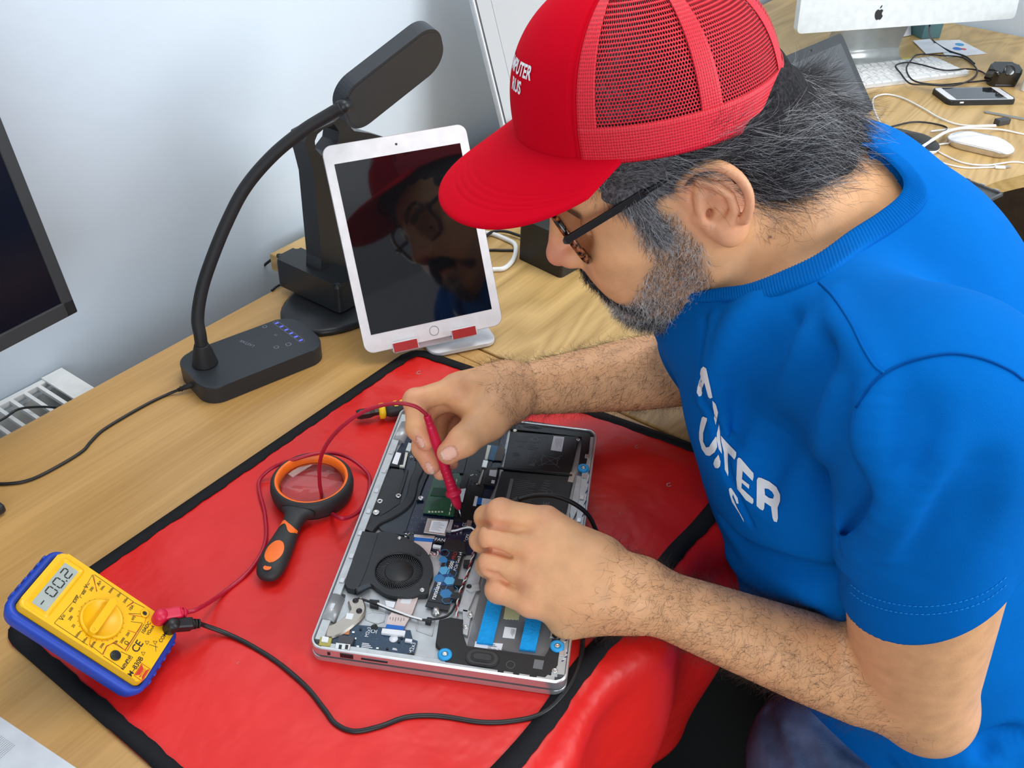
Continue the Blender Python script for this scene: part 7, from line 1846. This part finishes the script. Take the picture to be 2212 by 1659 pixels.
# fan
FC = z2(575, 968, -0.002); fo = cr([np.array(p) for p in ((395, 800), (440, 760), (500, 745), (570, 765), (640, 795), (710, 840), (755, 905), (768, 975), (745, 1040), (735, 1095), (690, 1100), (650, 1112), (590, 1112), (510, 1100), (445, 1060), (410, 1040), (335, 1080), (345, 1020), (375, 900))], 3, True)
ring_o = [(FC[0] + .0212 * math.cos(a), FC[1] + .0212 * math.sin(a)) for a in np.linspace(0, 2 * math.pi, 60, endpoint=False)]
def fanhouse(g):
    outl = zp([tuple(p) for p in fo], -0.0016); loops = [[Vector((*p, 0)) for p in outl], [Vector((*p, 0)) for p in ring_o]]; flat = [v for l in loops for v in l]; tri = tessellate_polygon(loops)
    T = [g.bm.verts.new((v.x, v.y, -0.0016)) for v in flat]; B = [g.bm.verts.new((v.x, v.y, -0.0076)) for v in flat]
    for t in tri: g.bm.faces.new([T[i] for i in t])
    o = 0
    for l in loops:
        n = len(l)
        for k in range(n): g.bm.faces.new([T[o + k], T[o + (k + 1) % n], B[o + (k + 1) % n], B[o + k]])
        o += n
from mathutils.geometry import tessellate_polygon
fan = lpart('fan', fanhouse, M_PMAT)
lpart('fan_well', lambda g: g.lathe([(.0212, -.0074), (0, -.0074)], (*FC, 0), 40), M_CHIP, fan)
lpart('fan_rim', lambda g: g.lathe([(.0214, -.0017), (.0216, -.0012), (.0208, -.0012), (.0205, -.0020)], (*FC, 0), 60, caps=False), M_PBLK, fan)
lpart('fan_hub', lambda g: g.lathe([(.0128, -.0072), (.0128, -.0024), (.0120, -.0018), (0, -.0018)], (*FC, 0), 48), M_CHIP, fan)
def blades(g):
    for k in range(61):
        a = k / 61 * 2 * math.pi; r0, r1 = .0126, .0203; a2 = a + .28
        p0, p1 = Vector((FC[0] + r0 * math.cos(a), FC[1] + r0 * math.sin(a), -.0026)), Vector((FC[0] + r1 * math.cos(a2), FC[1] + r1 * math.sin(a2), -.0026)); d = (p1 - p0); v = Vector((-d.y, d.x, 0)).normalized() * .00018
        q = Vector((0, 0, -.0040)); g.face([p0 + v, p1 + v, p1 - v, p0 - v]); g.face([p0 + v, p1 + v, p1 + v + q, p0 + v + q]); g.face([p0 - v, p1 - v, p1 - v + q, p0 - v + q])
o = lpart('fan_blades', blades, mat('fan_blade_grey', (0.075, 0.075, 0.078), 0.35), fan); o['kind'] = 'stuff'
slab('fan_sticker', [(672, 850), (700, 856), (695, 882), (668, 876)], -0.0016, -0.0011, M_CHIP, par=fan)
slab('fan_bracket', [(335, 1062), (410, 1032), (418, 1052), (345, 1085)], -0.0016, -0.0006, M_PMAT2, par=fan)
# memory
ram = slab('memory_module', [(772, 440), (910, 415), (925, 450), (880, 662), (708, 642)], -0.0046, -0.0036, M_GRN)
slab('memory_chip', [(768, 500), (862, 505), (848, 552), (750, 545)], -0.0036, -0.0030, mat('green_chip', (0.006, 0.045, 0.020), 0.4), par=ram)
for k in range(9): slab('gold_contact', [(900 - k * 5 - 3, 452 + k * 23), (905 - k * 5 - 3, 452 + k * 23), (903 - k * 5 - 3, 468 + k * 23), (897 - k * 5 - 3, 468 + k * 23)], -0.0036, -0.0033, mat('pale_gold', (0.60, 0.62, 0.45), .4), par=ram)
for k in range(5): slab('gold_contact', [(740 + k * 18, 632), (751 + k * 18, 633), (750 + k * 18, 640), (739 + k * 18, 639)], -0.0036, -0.0033, mat('pale_gold', (0.60, 0.62, 0.45), .4), par=ram)
slab('memory_module', [(800, 330), (958, 330), (935, 420), (772, 415)], -0.0046, -0.0036, M_PMAT2); slab('memory_latch', [(905, 450), (955, 420), (968, 440), (905, 660), (880, 660)], -0.0056, -0.0038, M_PBLK)
wst = slab('white_sticker', [(905, 512), (950, 505), (932, 582), (915, 570)], -0.0038, -0.0032, M_WST)
# wireless card
wf = slab('wireless_card', [(735, 672), (855, 680), (835, 768), (713, 752)], -0.0056, -0.0030, M_STEEL, 0.0003); lab = slab('white_sticker', [(760, 684), (851, 690), (830, 756), (743, 744)], -0.0030, -0.0027, M_WST, par=wf)
def barlines(g, p0, p1, q0, q1, n, w, z, frac=None):
    """rows of fine print too small to read"""
    for k in range(n):
        t = (k + .5) / n; a = Vector(z2(p0[0] + (q0[0] - p0[0]) * t, p0[1] + (q0[1] - p0[1]) * t, z)); b = Vector(z2(p1[0] + (q1[0] - p1[0]) * t, p1[1] + (q1[1] - p1[1]) * t, z)); f = (frac or (lambda k: .55 + .4 * ((k * 7 % 5) / 5)))(k)
        b = a + (b - a) * f; d = b - a; v = Vector((-d.y, d.x)).normalized() * w / 2; g.face([(*(a + v), z), (*(b + v), z), (*(b - v), z), (*(a - v), z)])
def fine(name, par, m, *a, **k): g = MB(); barlines(g, *a, **k); o = g.build(name, m, par, fix=False); return o
fine('fine_print', wf, M_GST, (770, 690), (845, 696), (752, 738), (826, 748), 7, .0003, -0.0026)
slab('antenna_clip', [(862, 680), (880, 682), (865, 745), (840, 740)], -0.0056, -0.0030, M_LPALE)
slab('connector', [(958, 682), (985, 686), (975, 720), (950, 716)], -0.0060, -0.0028, M_STEEL, .0002)
slab('connector', [(660, 762), (778, 772), (774, 786), (658, 777)], -0.0060, -0.0030, M_STEEL, .0002)
fx = slab('flat_cable', [(662, 788), (765, 795), (748, 870), (735, 888), (655, 830)], -0.0044, -0.0040, M_PINK); slab('blue_end', [(663, 780), (768, 788), (765, 806), (660, 798)], -0.0042, -0.0037, M_BLTAPE, par=fx)
slab('connector', [(780, 790), (830, 795), (822, 812), (776, 806)], -0.0060, -0.0040, M_CHIP); slab('connector', [(768, 818), (812, 826), (808, 840), (764, 832)], -0.0060, -0.0036, M_WST)
# solid-state drive
ssd = slab('solid_state_drive', [(845, 850), (942, 862), (850, 1190), (722, 1165)], -0.0050, -0.0040, M_PBLK); slab('drive_socket', [(835, 785), (945, 800), (950, 870), (822, 848)], -0.0070, -0.0034, M_CHIP, .0004)
so = slab('drive_label', [(842, 862), (935, 870), (853, 1155), (736, 1135)], -0.0040, -0.0036, mat('label_black', (0.010, 0.012, 0.016), 0.3), par=ssd)
def hexa(g, cx, cy, r, z, ring=False):
    c = z2(cx, cy, z); P = [(c[0] + r * math.cos(a), c[1] + r * math.sin(a)) for a in np.linspace(0.35, 0.35 + 2 * math.pi, 7)]
    if not ring: g.face([(*p, z) for p in P[:-1]])
    else:
        Q = [(c[0] + r * .88 * math.cos(a), c[1] + r * .88 * math.sin(a)) for a in np.linspace(0.35, 0.35 + 2 * math.pi, 7)]
        for k in range(6): g.face([(*P[k], z), (*P[k + 1], z), (*Q[k + 1], z), (*Q[k], z)])
hx = [mat('hex_blue_%d' % i, c, .35, vary=None) for i, c in enumerate(((0.10, 0.42, 0.70), (0.03, 0.20, 0.45), (0.008, 0.06, 0.20)))]
for mi, L_ in ((0, [(858, 1022, .0052), (830, 965, .0052)]), (1, [(800, 1010, .0052), (822, 905, .0042), (838, 1095, .0055)]), (2, [(830, 1010, .0090)])):
    g = MB(); [hexa(g, x, y, r, -0.00345 + (0.0001 * (2 - mi) if mi < 2 else 0)) for x, y, r in L_]; g.build('hexagons', hx[mi], so, fix=False)
g = MB(); [hexa(g, x, y, r, -0.00325, True) for x, y, r in ((830, 868, .005), (868, 1072, .006), (870, 980, .005), (790, 1075, .004), (845, 1130, .005), (865, 930, .0055))]; g.build('hexagon_outlines', hx[1], so, fix=False)
sa, sb_ = np.array(z2(795, 1140, -.0035)), np.array(z2(888, 870, -.0035)); su = up(sa, sb_); sv = np.array([-su[1], su[0]])
def stext(s, x, y, sz, mbx, z=-0.0031, bold=.02, align='LEFT'):
    p = np.array(z2(x, y, z)); text_mb(s, sz, lambda v: Vector((*(p + su * v.x + sv * v.y), z)), mbx, bold=bold, align=align)
g = MB(); stext('S500', 862, 956, .0048, g); stext('PCIe Gen3 x4', 888, 966, .0040, g, bold=.0); stext('ranxiana', 766, 1128, .0060, g); g.build('drive_lettering', M_WST, so, fix=False)
g = MB(); stext('PRO', 880, 904, .0048, g, bold=.0); g.build('drive_lettering', mat('dull_red_print', (0.45, 0.04, 0.03), .5), so, fix=False)
lpart('mounting_screw', lambda g: g.lathe([(.0045, -.0074), (.0045, -.0062), (.0030, -.0055), (.0024, -.0030), (0, -.0030)], (*z2(783, 1190, -.005), 0), 24), M_STEEL)
# batteries
bat = slab('battery', [(1200, 185), (1585, 215), (1535, 425), (1160, 390)], -0.0078, -0.0018, M_PBLK, 0.0008); bat2 = slab('battery', [(1150, 405), (1555, 438), (1480, 780), (1465, 850), (1070, 820), (1100, 590)], -0.0078, -0.0022, M_PMAT, 0.0012)
M_DIM = mat('dim_print', (0.16, 0.17, 0.18), .5)
slab('white_sticker', [(1442, 212), (1502, 218), (1487, 299), (1425, 290)], -0.0018, -0.0014, M_WST, par=bat); fine('fine_print', bat, M_GST, (1452, 222), (1440, 280), (1492, 226), (1480, 288), 5, .0003, -0.0013)
g = MB()
def seg2(g, x0, y0, x1, y1, w=.0005, z=-.0015):
    a, b = Vector(z2(x0, y0, z)), Vector(z2(x1, y1, z)); d = b - a; v = Vector((-d.y, d.x)).normalized() * w / 2; g.face([(*(a + v), z), (*(b + v), z), (*(b - v), z), (*(a - v), z)])
for q in ((1372, 310, 1475, 392), (1355, 380, 1488, 322), (1385, 320, 1470, 340), (1385, 322, 1372, 345), (1372, 345, 1380, 378), (1375, 368, 1460, 372), (1460, 372, 1466, 345), (1370, 340, 1378, 350)): seg2(g, *q)
def circ(g, x, y, r, w=.0004, z=-.0015, n=24):
    c = z2(x, y, z)
    for k in range(n):
        a, b = k / n * 6.2832, (k + 1) / n * 6.2832; g.face([(c[0] + r * math.cos(a), c[1] + r * math.sin(a), z), (c[0] + r * math.cos(b), c[1] + r * math.sin(b), z), (c[0] + (r - w) * math.cos(b), c[1] + (r - w) * math.sin(b), z), (c[0] + (r - w) * math.cos(a), c[1] + (r - w) * math.sin(a), z)])
circ(g, 1337, 232, .0058); circ(g, 1337, 232, .0040, .0012); circ(g, 1222, 358, .0042); circ(g, 1222, 358, .0024); circ(g, 1330, 320, .0024); circ(g, 1340, 298, .0020); circ(g, 1465, 340, .0020)
for q in ((1240, 205, 1300, 208), (1240, 240, 1296, 243)): seg2(g, *q, w=.0006)
for (x, y) in ((1332, 350), (1256, 258)):
    seg2(g, x - 14, y + 10, x + 14, y + 10); seg2(g, x - 14, y + 10, x, y - 12); seg2(g, x + 14, y + 10, x, y - 12)
barlines(g, (1250, 372), (1262, 300), (1300, 378), (1305, 300), 5, .0004, -.0015); barlines(g, (1302, 378), (1306, 358), (1335, 382), (1338, 362), 3, .0014, -.0015); barlines(g, (1215, 300), (1265, 304), (1210, 322), (1260, 328), 4, .0008, -.0015); barlines(g, (1300, 255), (1370, 262), (1296, 285), (1362, 290), 4, .0010, -.0015)
g.build('battery_marks', M_DIM, bat, fix=False)
slab('grey_patch', [(1242, 205), (1300, 209), (1292, 242), (1232, 238)], -0.0017, -0.00155, mat('dim_patch', (0.06, 0.063, 0.066), .5), par=bat)
g = MB(); barlines(g, (1225, 450), (1345, 465), (1190, 600), (1310, 615), 15, .0004, -.0019, frac=lambda k: 1.0 if k % 4 else .7)
c = z2(1400, 600, -.0019); text_mb('CE', .0085, lambda v: Vector((c[0] - v.y, c[1] + v.x, -.0019)), g); barlines(g, (1395, 455), (1445, 462), (1360, 520), (1412, 528), 5, .0006, -.0019); circ(g, 1418, 525, .0030, z=-.0019)
g.build('battery_marks', M_DIM, bat2, fix=False); slab('grey_patch', [(1200, 450), (1218, 452), (1190, 580), (1170, 578)], -0.0020, -0.0018, M_DIM, par=bat2)
pipe([(1130, 385), (1200, 395), (1350, 410), (1480, 425), (1545, 430)], .0022, -.0030, -.0008, 'battery_lead', M_PBLK)
slab('connector', [(1535, 412), (1565, 418), (1550, 472), (1520, 466)], -0.0060, -0.0016, M_STEEL, .0002)
# speakers
slab('speaker_module', [(1225, 132), (1300, 125), (1655, 178), (1640, 300), (1625, 370), (1580, 378), (1605, 215), (1200, 172)], -0.0078, -0.0020, M_PBLK, .0008)
lpart('speaker_cone', lambda g: [g.prism([(q[0], q[1]) for q in rrect(.020 - k * .005, .0085 - k * .0022, .0038 - k * .0009, 5, *z2(1325, 155, -.002))], -.0020, -.0016 + k * .0003) for k in range(3)], M_CHIP)
spm = slab('speaker_module', [(800, 1240), (862, 1226), (935, 1238), (928, 1320), (952, 1392), (1395, 1452), (1422, 1385), (1482, 1382), (1468, 1500), (1395, 1568), (830, 1482), (812, 1400), (780, 1372)], -0.0078, -0.0022, mat('speaker_black', (0.014, 0.014, 0.015), .55), .0008)
sc_ = z2(1042, 1456, -.002); ang = -0.02
for k, (w, h, z0, z1, m_) in enumerate(((.028, .0165, -.0022, -.0014, M_CHIP), (.0255, .0140, -.0014, -.0010, mat('cone_grey', (.035, .035, .036), .5)), (.019, .0092, -.0010, -.0005, M_CHIP), (.015, .0058, -.0005, -.0001, mat('cone_grey', (.035, .035, .036), .5)))):
    lpart('speaker_cone', lambda g: g.prism(rrect(w, h, h * .48, 8, *sc_), z0, z1, bev=.0003), m_, spm)
slab('dark_patch', [(1335, 1462), (1388, 1470), (1378, 1520), (1325, 1512)], -0.0022, -0.0019, M_DIM, par=spm)
g = MB(); circ(g, 1200, 1493, .0036, .0003, -.0020); g.build('moulded_ring', M_DIM, spm, fix=False)
for (x, y) in ((832, 1434), (1462, 1388), (1608, 391)):
    gm = lpart('rubber_grommet', lambda g: g.lathe([(.0058, -.0030), (.0060, -.0010), (.0050, .0002), (.0026, .0002), (.0024, -.0010), (0, -.0010)], (*z2(x, y, -.001), 0), 28), mat('grommet_blue', (0.02, 0.34, 0.72), .45)); c = z2(x, y, -.001)
    lpart('screw', lambda g: g.lathe([(.0024, -.0010), (.0022, .0000), (.0009, -.0002), (0, -.0006)], (*c, 0), 16), M_STEEL, gm)
# drive bay with foam strips
bay = slab('drive_caddy', [(1075, 905), (1200, 880), (1500, 920), (1490, 1160), (1402, 1452), (955, 1392)], -0.0078, -0.0046, mat('grey_film', (0.16, 0.17, 0.18), .22, coat=.6, vary=(14, .35)))
for pts in ([(1120, 940), (1205, 950), (1100, 1376), (1010, 1366)], [(1335, 1010), (1420, 1025), (1340, 1413), (1250, 1402)]): slab('foam_strip', pts, -0.0046, -0.0018, M_BFOAM, par=bay)
ty = [(1190, 1050), (1280, 1065), (1245, 1245)] + [(1240 - k * 9, 1238 + (4 if k % 2 else 0) - k * .5) for k in range(9)] + [(1160, 1234)]
slab('cream_tape', ty, -0.0046, -0.0041, M_YTAPE, par=bay)
s1 = slab('white_sticker', [(1168, 1280), (1234, 1288), (1222, 1347), (1155, 1340)], -0.0046, -0.0042, M_WST, par=bay); fine('fine_print', s1, M_GST, (1205, 1292), (1195, 1340), (1228, 1296), (1218, 1342), 4, .0003, -.0040)
s2 = slab('white_sticker', [(1003, 1362), (1158, 1375), (1148, 1412), (995, 1402)], -0.0046, -0.0043, M_WST, par=bay); g = MB(); c = z2(1072, 1402, -.0041); text_mb('Made In China', .0034, lambda v: Vector((c[0] + v.x * math.cos(.02), c[1] + v.y, -.0041)), g, align='LEFT'); barlines(g, (1075, 1375), (1145, 1382), (1074, 1392), (1142, 1398), 2, .0006, -.0041); g.build('fine_print', M_GST, s2, fix=False)
for pts in ([(985, 860), (1010, 865), (1000, 960), (1040, 970), (1020, 1050), (960, 1200), (900, 1190), (950, 1050)], [(930, 1180), (985, 1190), (960, 1330), (930, 1320)], [(1420, 1235), (1465, 1245), (1450, 1330), (1425, 1330), (1430, 1300), (1400, 1290)], [(1570, 430), (1610, 440), (1580, 620), (1540, 700), (1530, 640)]): slab('support_bracket', pts, -0.0078, -0.0048, M_LPALE, .0006)
slab('support_bracket', [(955, 1045), (1025, 1040), (1028, 1070), (975, 1085), (950, 1070)], -0.0048, -0.0030, M_LPALE, .0005)
slab('support_bracket', [(1425, 1305), (1475, 1312), (1470, 1345), (1420, 1340)], -0.0048, -0.0030, M_LPALE, .0005); slab('corner_boss', [(1432, 1512), (1470, 1518), (1462, 1562), (1425, 1556)], -0.0078, -0.0022, M_LPALE, .0006)
for pts in ([(890, 1010), (935, 1015), (925, 1050), (880, 1045)], [(880, 1085), (925, 1090), (915, 1130), (868, 1120)], [(940, 905), (975, 905), (965, 935), (935, 930)], [(805, 1075 + 20), (800, 1095), (800, 1096)][:0] or [(1130, 1515), (1165, 1520), (1160, 1540), (1126, 1536)], [(1310, 1540), (1350, 1545), (1346, 1562), (1306, 1558)], [(1215, 1535), (1250, 1540), (1247, 1556), (1212, 1552)]): slab('slot', pts, -0.0070, -0.0019, M_CHIP)
# input/output board, hinge and flat cable
io = slab('port_board', [(320, 1268), (430, 1278), (640, 1300), (652, 1350), (680, 1360), (655, 1455), (122, 1395), (130, 1330), (300, 1312)], -0.0072, -0.0056, M_IO)
slab('copper_patch', [(262, 1268), (305, 1275), (295, 1325), (245, 1318)], -0.0072, -0.0050, M_COP); 
lpart('white_dot', lambda g: g.lathe([(.0036, -.0056), (.0036, -.0054), (0, -.0054)], (*z2(545, 1348, -.0055), 0), 28), M_WST, io)
slab('connector', [(482, 1288), (612, 1302), (606, 1330), (476, 1314)], -0.0056, -0.0030, M_WST, .0002, io); slab('connector', [(612, 1345), (650, 1350), (646, 1366), (608, 1360)], -0.0056, -0.0036, M_WST, .0002, io)
usb = slab('usb_port', [(222, 1368), (305, 1378), (298, 1412), (216, 1402)], -0.0056, -0.0010, M_STEEL, .0003, io); slab('usb_cap', [(238, 1325), (328, 1336), (312, 1378), (228, 1366)], -0.0056, -0.0006, mat('cap_grey', (.05, .052, .06), .4), .0005, io)
for k in range(2): slab('contact_slot', [(240 + k * 36, 1380), (256 + k * 36, 1382), (252 + k * 36, 1404), (236 + k * 36, 1402)], -0.0010, -0.0006, M_CHIP, 0, usb)
jk = slab('audio_jack', [(135, 1336), (200, 1344), (190, 1392), (124, 1384)], -0.0056, -0.0018, mat('jack_brass', (.42, .36, .08), .4, .3), .0003, io); slab('jack_top', [(146, 1332), (182, 1338), (176, 1368), (140, 1362)], -0.0018, -0.0008, M_WST, .0002, jk)
g = MB()
def iotext(s, x, y, sz, flip=False):
    c = z2(x, y, -.0054); text_mb(s, sz, lambda v: Vector((c[0] + (-v.x if flip else v.x), c[1] + (-v.y if flip else v.y), -.0054)), g)
def iotext90(s, x, y, sz):
    c = z2(x, y, -.0054); text_mb(s, sz, lambda v: Vector((c[0] - v.y, c[1] + v.x, -.0054)), g)
iotext('IO', 435, 1305, .0055, True); iotext90('M2x3', 650, 1400, .0052); iotext90('M2x3', 402, 1310, .0045)
barlines(g, (370, 1368), (440, 1378), (362, 1402), (432, 1412), 4, .0008, -.0054); barlines(g, (540, 1398), (580, 1404), (538, 1410), (576, 1416), 2, .0008, -.0054)
g.build('board_print', M_WST, io, fix=False)
for x, y in ((360, 1292), (330, 1345), (345, 1390), (455, 1400), (510, 1400), (520, 1420), (590, 1342), (575, 1362), (405, 1430), (480, 1425), (320, 1310)): slab('small_part', [(x - 7, y - 5), (x + 7, y - 4), (x + 6, y + 6), (x - 8, y + 5)], -0.0056, -0.0047, (M_CHIP, M_STEEL, M_CHIP)[(x + y) % 3], 0, io)
pipe([(330, 1125), (345, 1185), (300, 1240), (255, 1275), (205, 1300), (175, 1302)], 0.0135, -0.0060, -0.0032, 'hinge_arm', M_TAN); slab('white_sticker', [(285, 1203), (322, 1208), (312, 1240), (275, 1235)], -0.0032, -0.0028, M_WST)
lpart('hinge_foot', lambda g: g.lathe([(.0072, -.0060), (.0072, -.0034), (0, -.0034)], (*z2(182, 1302, -.004), 0), 24), M_TAN)
def hingecap(p0, p1, r):
    a, b = np.array(z2(*p0, -.0035)), np.array(z2(*p1, -.0035)); g = MB(); t = up(a, b); s = np.array([-t[1], t[0]]); n = 14; rows = []
    for e in (a, b): rows.append([g.bm.verts.new((*(e + s * r * math.cos(k / n * math.pi)), -.0078 + (r * .92) * math.sin(k / n * math.pi) * .95)) for k in range(n + 1)])
    for k in range(n): f = g.bm.faces.new([rows[0][k], rows[1][k], rows[1][k + 1], rows[0][k + 1]]); f.smooth = True
    g.bm.faces.new(rows[0]); g.bm.faces.new(rows[1][::-1]); return g.build('hinge_cover', mat('hinge_cover_grey', (0.36, 0.37, 0.38), .35, .4), lap)
hingecap((165, 1245), (222, 1105), .0078); hingecap((565, 238), (612, 140), .0078)
lpart('hinge_barrel', lambda g: g.lathe([(.0050, -.0070), (.0050, -.0035), (.0030, -.0025), (0, -.0025)], (*z2(155, 1262, -.004), 0), 20), BLACK)
slab('hinge_slot', [(255, 1095), (275, 1100), (215, 1250), (195, 1245)], -0.0078, -0.0060, M_PMAT2)
fl = slab('flat_cable', [(600, 1112), (682, 1118), (650, 1205), (625, 1245), (600, 1290), (500, 1278), (515, 1225), (548, 1180), (570, 1120)], -0.0052, -0.0047, M_PINK); slab('blue_end', [(506, 1266), (606, 1278), (601, 1300), (498, 1288)], -0.0047, -0.0040, M_BLTAPE, par=fl)
slab('white_sticker', [(592, 1118), (648, 1124), (636, 1152), (582, 1146)], -0.0047, -0.0044, M_WST, par=fl); fine('fine_print', fl, M_GST, (520, 1225), (515, 1250), (612, 1232), (606, 1258), 6, .0004, -.0044)
g = MB(); g.tube([(*z2(x, y, -.0035), -.0035 - .0006 * abs(math.sin(x))) for x, y in [tuple(p) for p in cr([np.array(p) for p in ((345, 1122), (400, 1135), (470, 1160), (540, 1190), (610, 1212), (700, 1238), (760, 1238), (850, 1215), (895, 1150), (930, 1060), (965, 970), (1000, 880), (1010, 830))], 6)]], .0011, 8); g.build('antenna_cable', BLACK, lap)
g = MB(); g.tube([(*z2(x, y, -.0030), -.0028) for x, y in [tuple(p) for p in cr([np.array(p) for p in ((455, 1150), (520, 1178), (580, 1200), (640, 1222), (705, 1240))], 6)]], .0009, 8); g.build('antenna_wire', WHITEP, lap)
g = MB(); g.tube([(*z2(x, y, -.0030), -.0028) for x, y in [tuple(p) for p in cr([np.array(p) for p in ((868, 746), (900, 740), (940, 728), (975, 725), (1000, 740))], 6)]], .0009, 8); g.build('antenna_wire', WHITEP, lap)
slab('cable_flag', [(497, 1132), (555, 1142), (545, 1175), (505, 1165)], -0.0030, -0.0026, M_WST); slab('cable_holder', [(410, 1125), (465, 1130), (458, 1170), (412, 1160)], -0.0078, -0.0040, M_CHIP, .0003); slab('cable_holder', [(735, 1225), (760, 1228), (752, 1258), (722, 1252)], -0.0078, -0.0038, M_CHIP, .0003)
def twist(pts, m1, m2, nm):
    P = cr([np.array(z2(x, y, -.003)) for x, y in pts], 14)
    for ph, m_ in ((0, m1), (math.pi, m2)):
        g = MB(); g.tube([(p[0] + .0007 * math.cos(i * .55 + ph), p[1], -.0030 + .0007 * math.sin(i * .55 + ph)) for i, p in enumerate(P)], .00055, 6); g.build(nm, m_, lap)
M_BW = mat('wire_navy', (0.02, 0.03, 0.16), .4); M_RW = mat('wire_red', (0.35, 0.03, 0.03), .4)
twist([(1638, 405), (1635, 470), (1622, 540), (1612, 620), (1600, 700), (1590, 780)], M_BW, WHITEP, 'twisted_wire'); twist([(1530, 1262), (1525, 1320), (1508, 1365), (1485, 1378), (1515, 1420), (1512, 1450), (1488, 1478)], M_BW, WHITEP, 'twisted_wire')
twist([(1000, 850), (975, 930), (950, 1010), (925, 1060), (905, 1140), (900, 1225)], M_RW, WHITEP, 'twisted_wire'); twist([(755, 870), (785, 875), (800, 850)], M_RW, WHITEP, 'twisted_wire')
# display cable head, flex connectors, small silver fittings
slab('cable_head', [(520, 300), (600, 300), (575, 385), (515, 378)], -0.0060, -0.0030, M_PBLK, .0004); slab('white_sticker', [(560, 302), (588, 308), (566, 372), (536, 364)], -0.0030, -0.0026, M_WST)
slab('metal_latch', [(612, 302), (626, 306), (606, 386), (578, 382), (580, 374), (598, 374)], -0.0040, -0.0022, mat('latch_pale', (.62, .60, .52), .4, .3)); slab('connector', [(628, 248), (652, 254), (638, 298), (612, 292)], -0.0060, -0.0028, M_LPALE, .0003)
slab('connector', [(1072, 262), (1092, 265), (1070, 345), (1055, 342)], -0.0060, -0.0030, mat('latch_pale', (.62, .60, .52), .4, .3)); slab('blue_tape', [(1094, 262), (1132, 268), (1108, 348), (1068, 342)], -0.0050, -0.0040, mat('steel_blue_tape', (.05, .16, .28), .4)); slab('brown_flex', [(1132, 268), (1172, 285), (1155, 350), (1108, 346)], -0.0050, -0.0042, mat('brown_flex', (.09, .07, .06), .4))
slab('connector', [(1048, 345), (1076, 350), (1066, 388), (1038, 384)], -0.0060, -0.0032, M_STEEL, .0003); slab('cable_head', [(1078, 390), (1140, 385), (1110, 490), (1050, 478)], -0.0060, -0.0032, M_PBLK, .0003)
slab('white_sticker', [(1084, 402), (1125, 402), (1118, 440), (1080, 432)], -0.0032, -0.0028, M_WST); slab('white_sticker', [(1095, 458), (1113, 461), (1109, 478), (1091, 475)], -0.0032, -0.0028, M_WST)
slab('connector', [(1002, 548), (1018, 550), (1008, 600), (990, 598)], -0.0060, -0.0032, M_WST, .0002); slab('blue_end', [(1018, 556), (1042, 560), (1036, 596), (1010, 592)], -0.0042, -0.0036, M_BLTAPE); slab('flat_cable', [(1042, 560), (1102, 568), (1098, 598), (1036, 596)], -0.0042, -0.0037, M_WST); slab('tin_plate', [(1045, 400), (1052, 402), (1030, 480), (1016, 476)], -0.0060, -0.0036, M_TAN)
random.seed(3)
for k in range(70):     # scattered surface components on the visible strips of the board
    t = random.random()
    x, y = random.choice(((640 + 35 * random.random(), 230 + 130 * random.random()), (870 + 130 * t, 690 + 110 * random.random()), (985 + 50 * random.random() - 20 * t, 400 + 90 * t), (600 + 60 * random.random(), 740 + 40 * random.random()), (425 + 40 * random.random(), 560 + 90 * random.random())))
    w = random.uniform(2.5, 6); slab('small_part', [(x - w, y - w * .6), (x + w, y - w * .5), (x + w * .9, y + w * .6), (x - w, y + w * .5)], -0.0060, -0.0048, random.choice((M_CHIP, M_STEEL, M_CHIP, M_TAN)))
g = MB(); c = z2(806, 790, -.0058)
for s, x, y, sz, r90 in (('FAN', 805, 790, .0052, 0), ('CPX', 958, 778, .0040, 1), ('IO', 0, 0, 0, 0)):
    if sz: c = z2(x, y, -.0030 if s == 'FAN' else -.0058); zc = -.0039 if s == 'FAN' else -.0058; text_mb(s, sz, (lambda v: Vector((c[0] - v.y, c[1] + v.x, zc))) if r90 else (lambda v: Vector((c[0] + v.x, c[1] + v.y, zc))), g)
c = z2(943, 700, -.0058); text_mb('CCH', .0042, lambda v: Vector((c[0] - v.y, c[1] + v.x, -.0058)), g); c = z2(1045, 378, -.0058)
barlines(g, (640, 255), (655, 320), (652, 255), (668, 320), 3, .0005, -.0058); g.build('board_print', M_WST, lap, fix=False)
for (x, y, r, z) in ((572, 545, .0028, -.0030), (698, 558, .0028, -.0030), (447, 638, .0034, -.0028), (578, 782, .0018, -.0010), (705, 1073, .0022, -.0008), (967, 1053, .0024, -.0026), (975, 1216, .0024, -.0040), (948, 1280, .0022, -.0044), (332, 1132, .0026, -.0026), (352, 1190, .0026, -.0026), (437, 1281, .0028, -.0050), (638, 1440, .0028, -.0050), (145, 1300, .0028, -.0050), (1450, 1328, .0026, -.0026), (1448, 1525, .0024, -.0018), (1642, 188, .0026, -.0036), (1225, 180, .0022, -.0016), (468, 575, .0030, -.0040), (645, 330, .0020, -.0050), (1583, 645, .0024, -.0044), (1580, 232, .0020, -.0018)):
    dark = (x, y) in ((332, 1132), (352, 1190), (437, 1281), (638, 1440), (145, 1300), (967, 1053), (1583, 645), (1450, 1328)); lpart('screw', lambda g: g.lathe([(r, z - .0010), (r, z), (r * .62, z + .0003), (r * .45, z - .0003), (0, z - .0003)], (*z2(x, y, z), 0), 20), M_CHIP if dark else M_STEEL)
# sockets in the side wall
def side(name, px0, px1, zc, h, m, rr=0):
    a, b = lp(px0, 1440)[0], lp(px1, 1440)[0]; return lpart(name, lambda g: g.box(((a + b) / 2, -.0001, zc), (abs(b - a), .0012, h), bev=rr), m)
side('headphone_socket', 692, 699, -.0052, .0034, BLACK, .0004); side('usb_socket', 722, 752, -.0050, .0044, BLACK); side('card_slot', 770, 831, -.0056, .0018, BLACK, .0004)
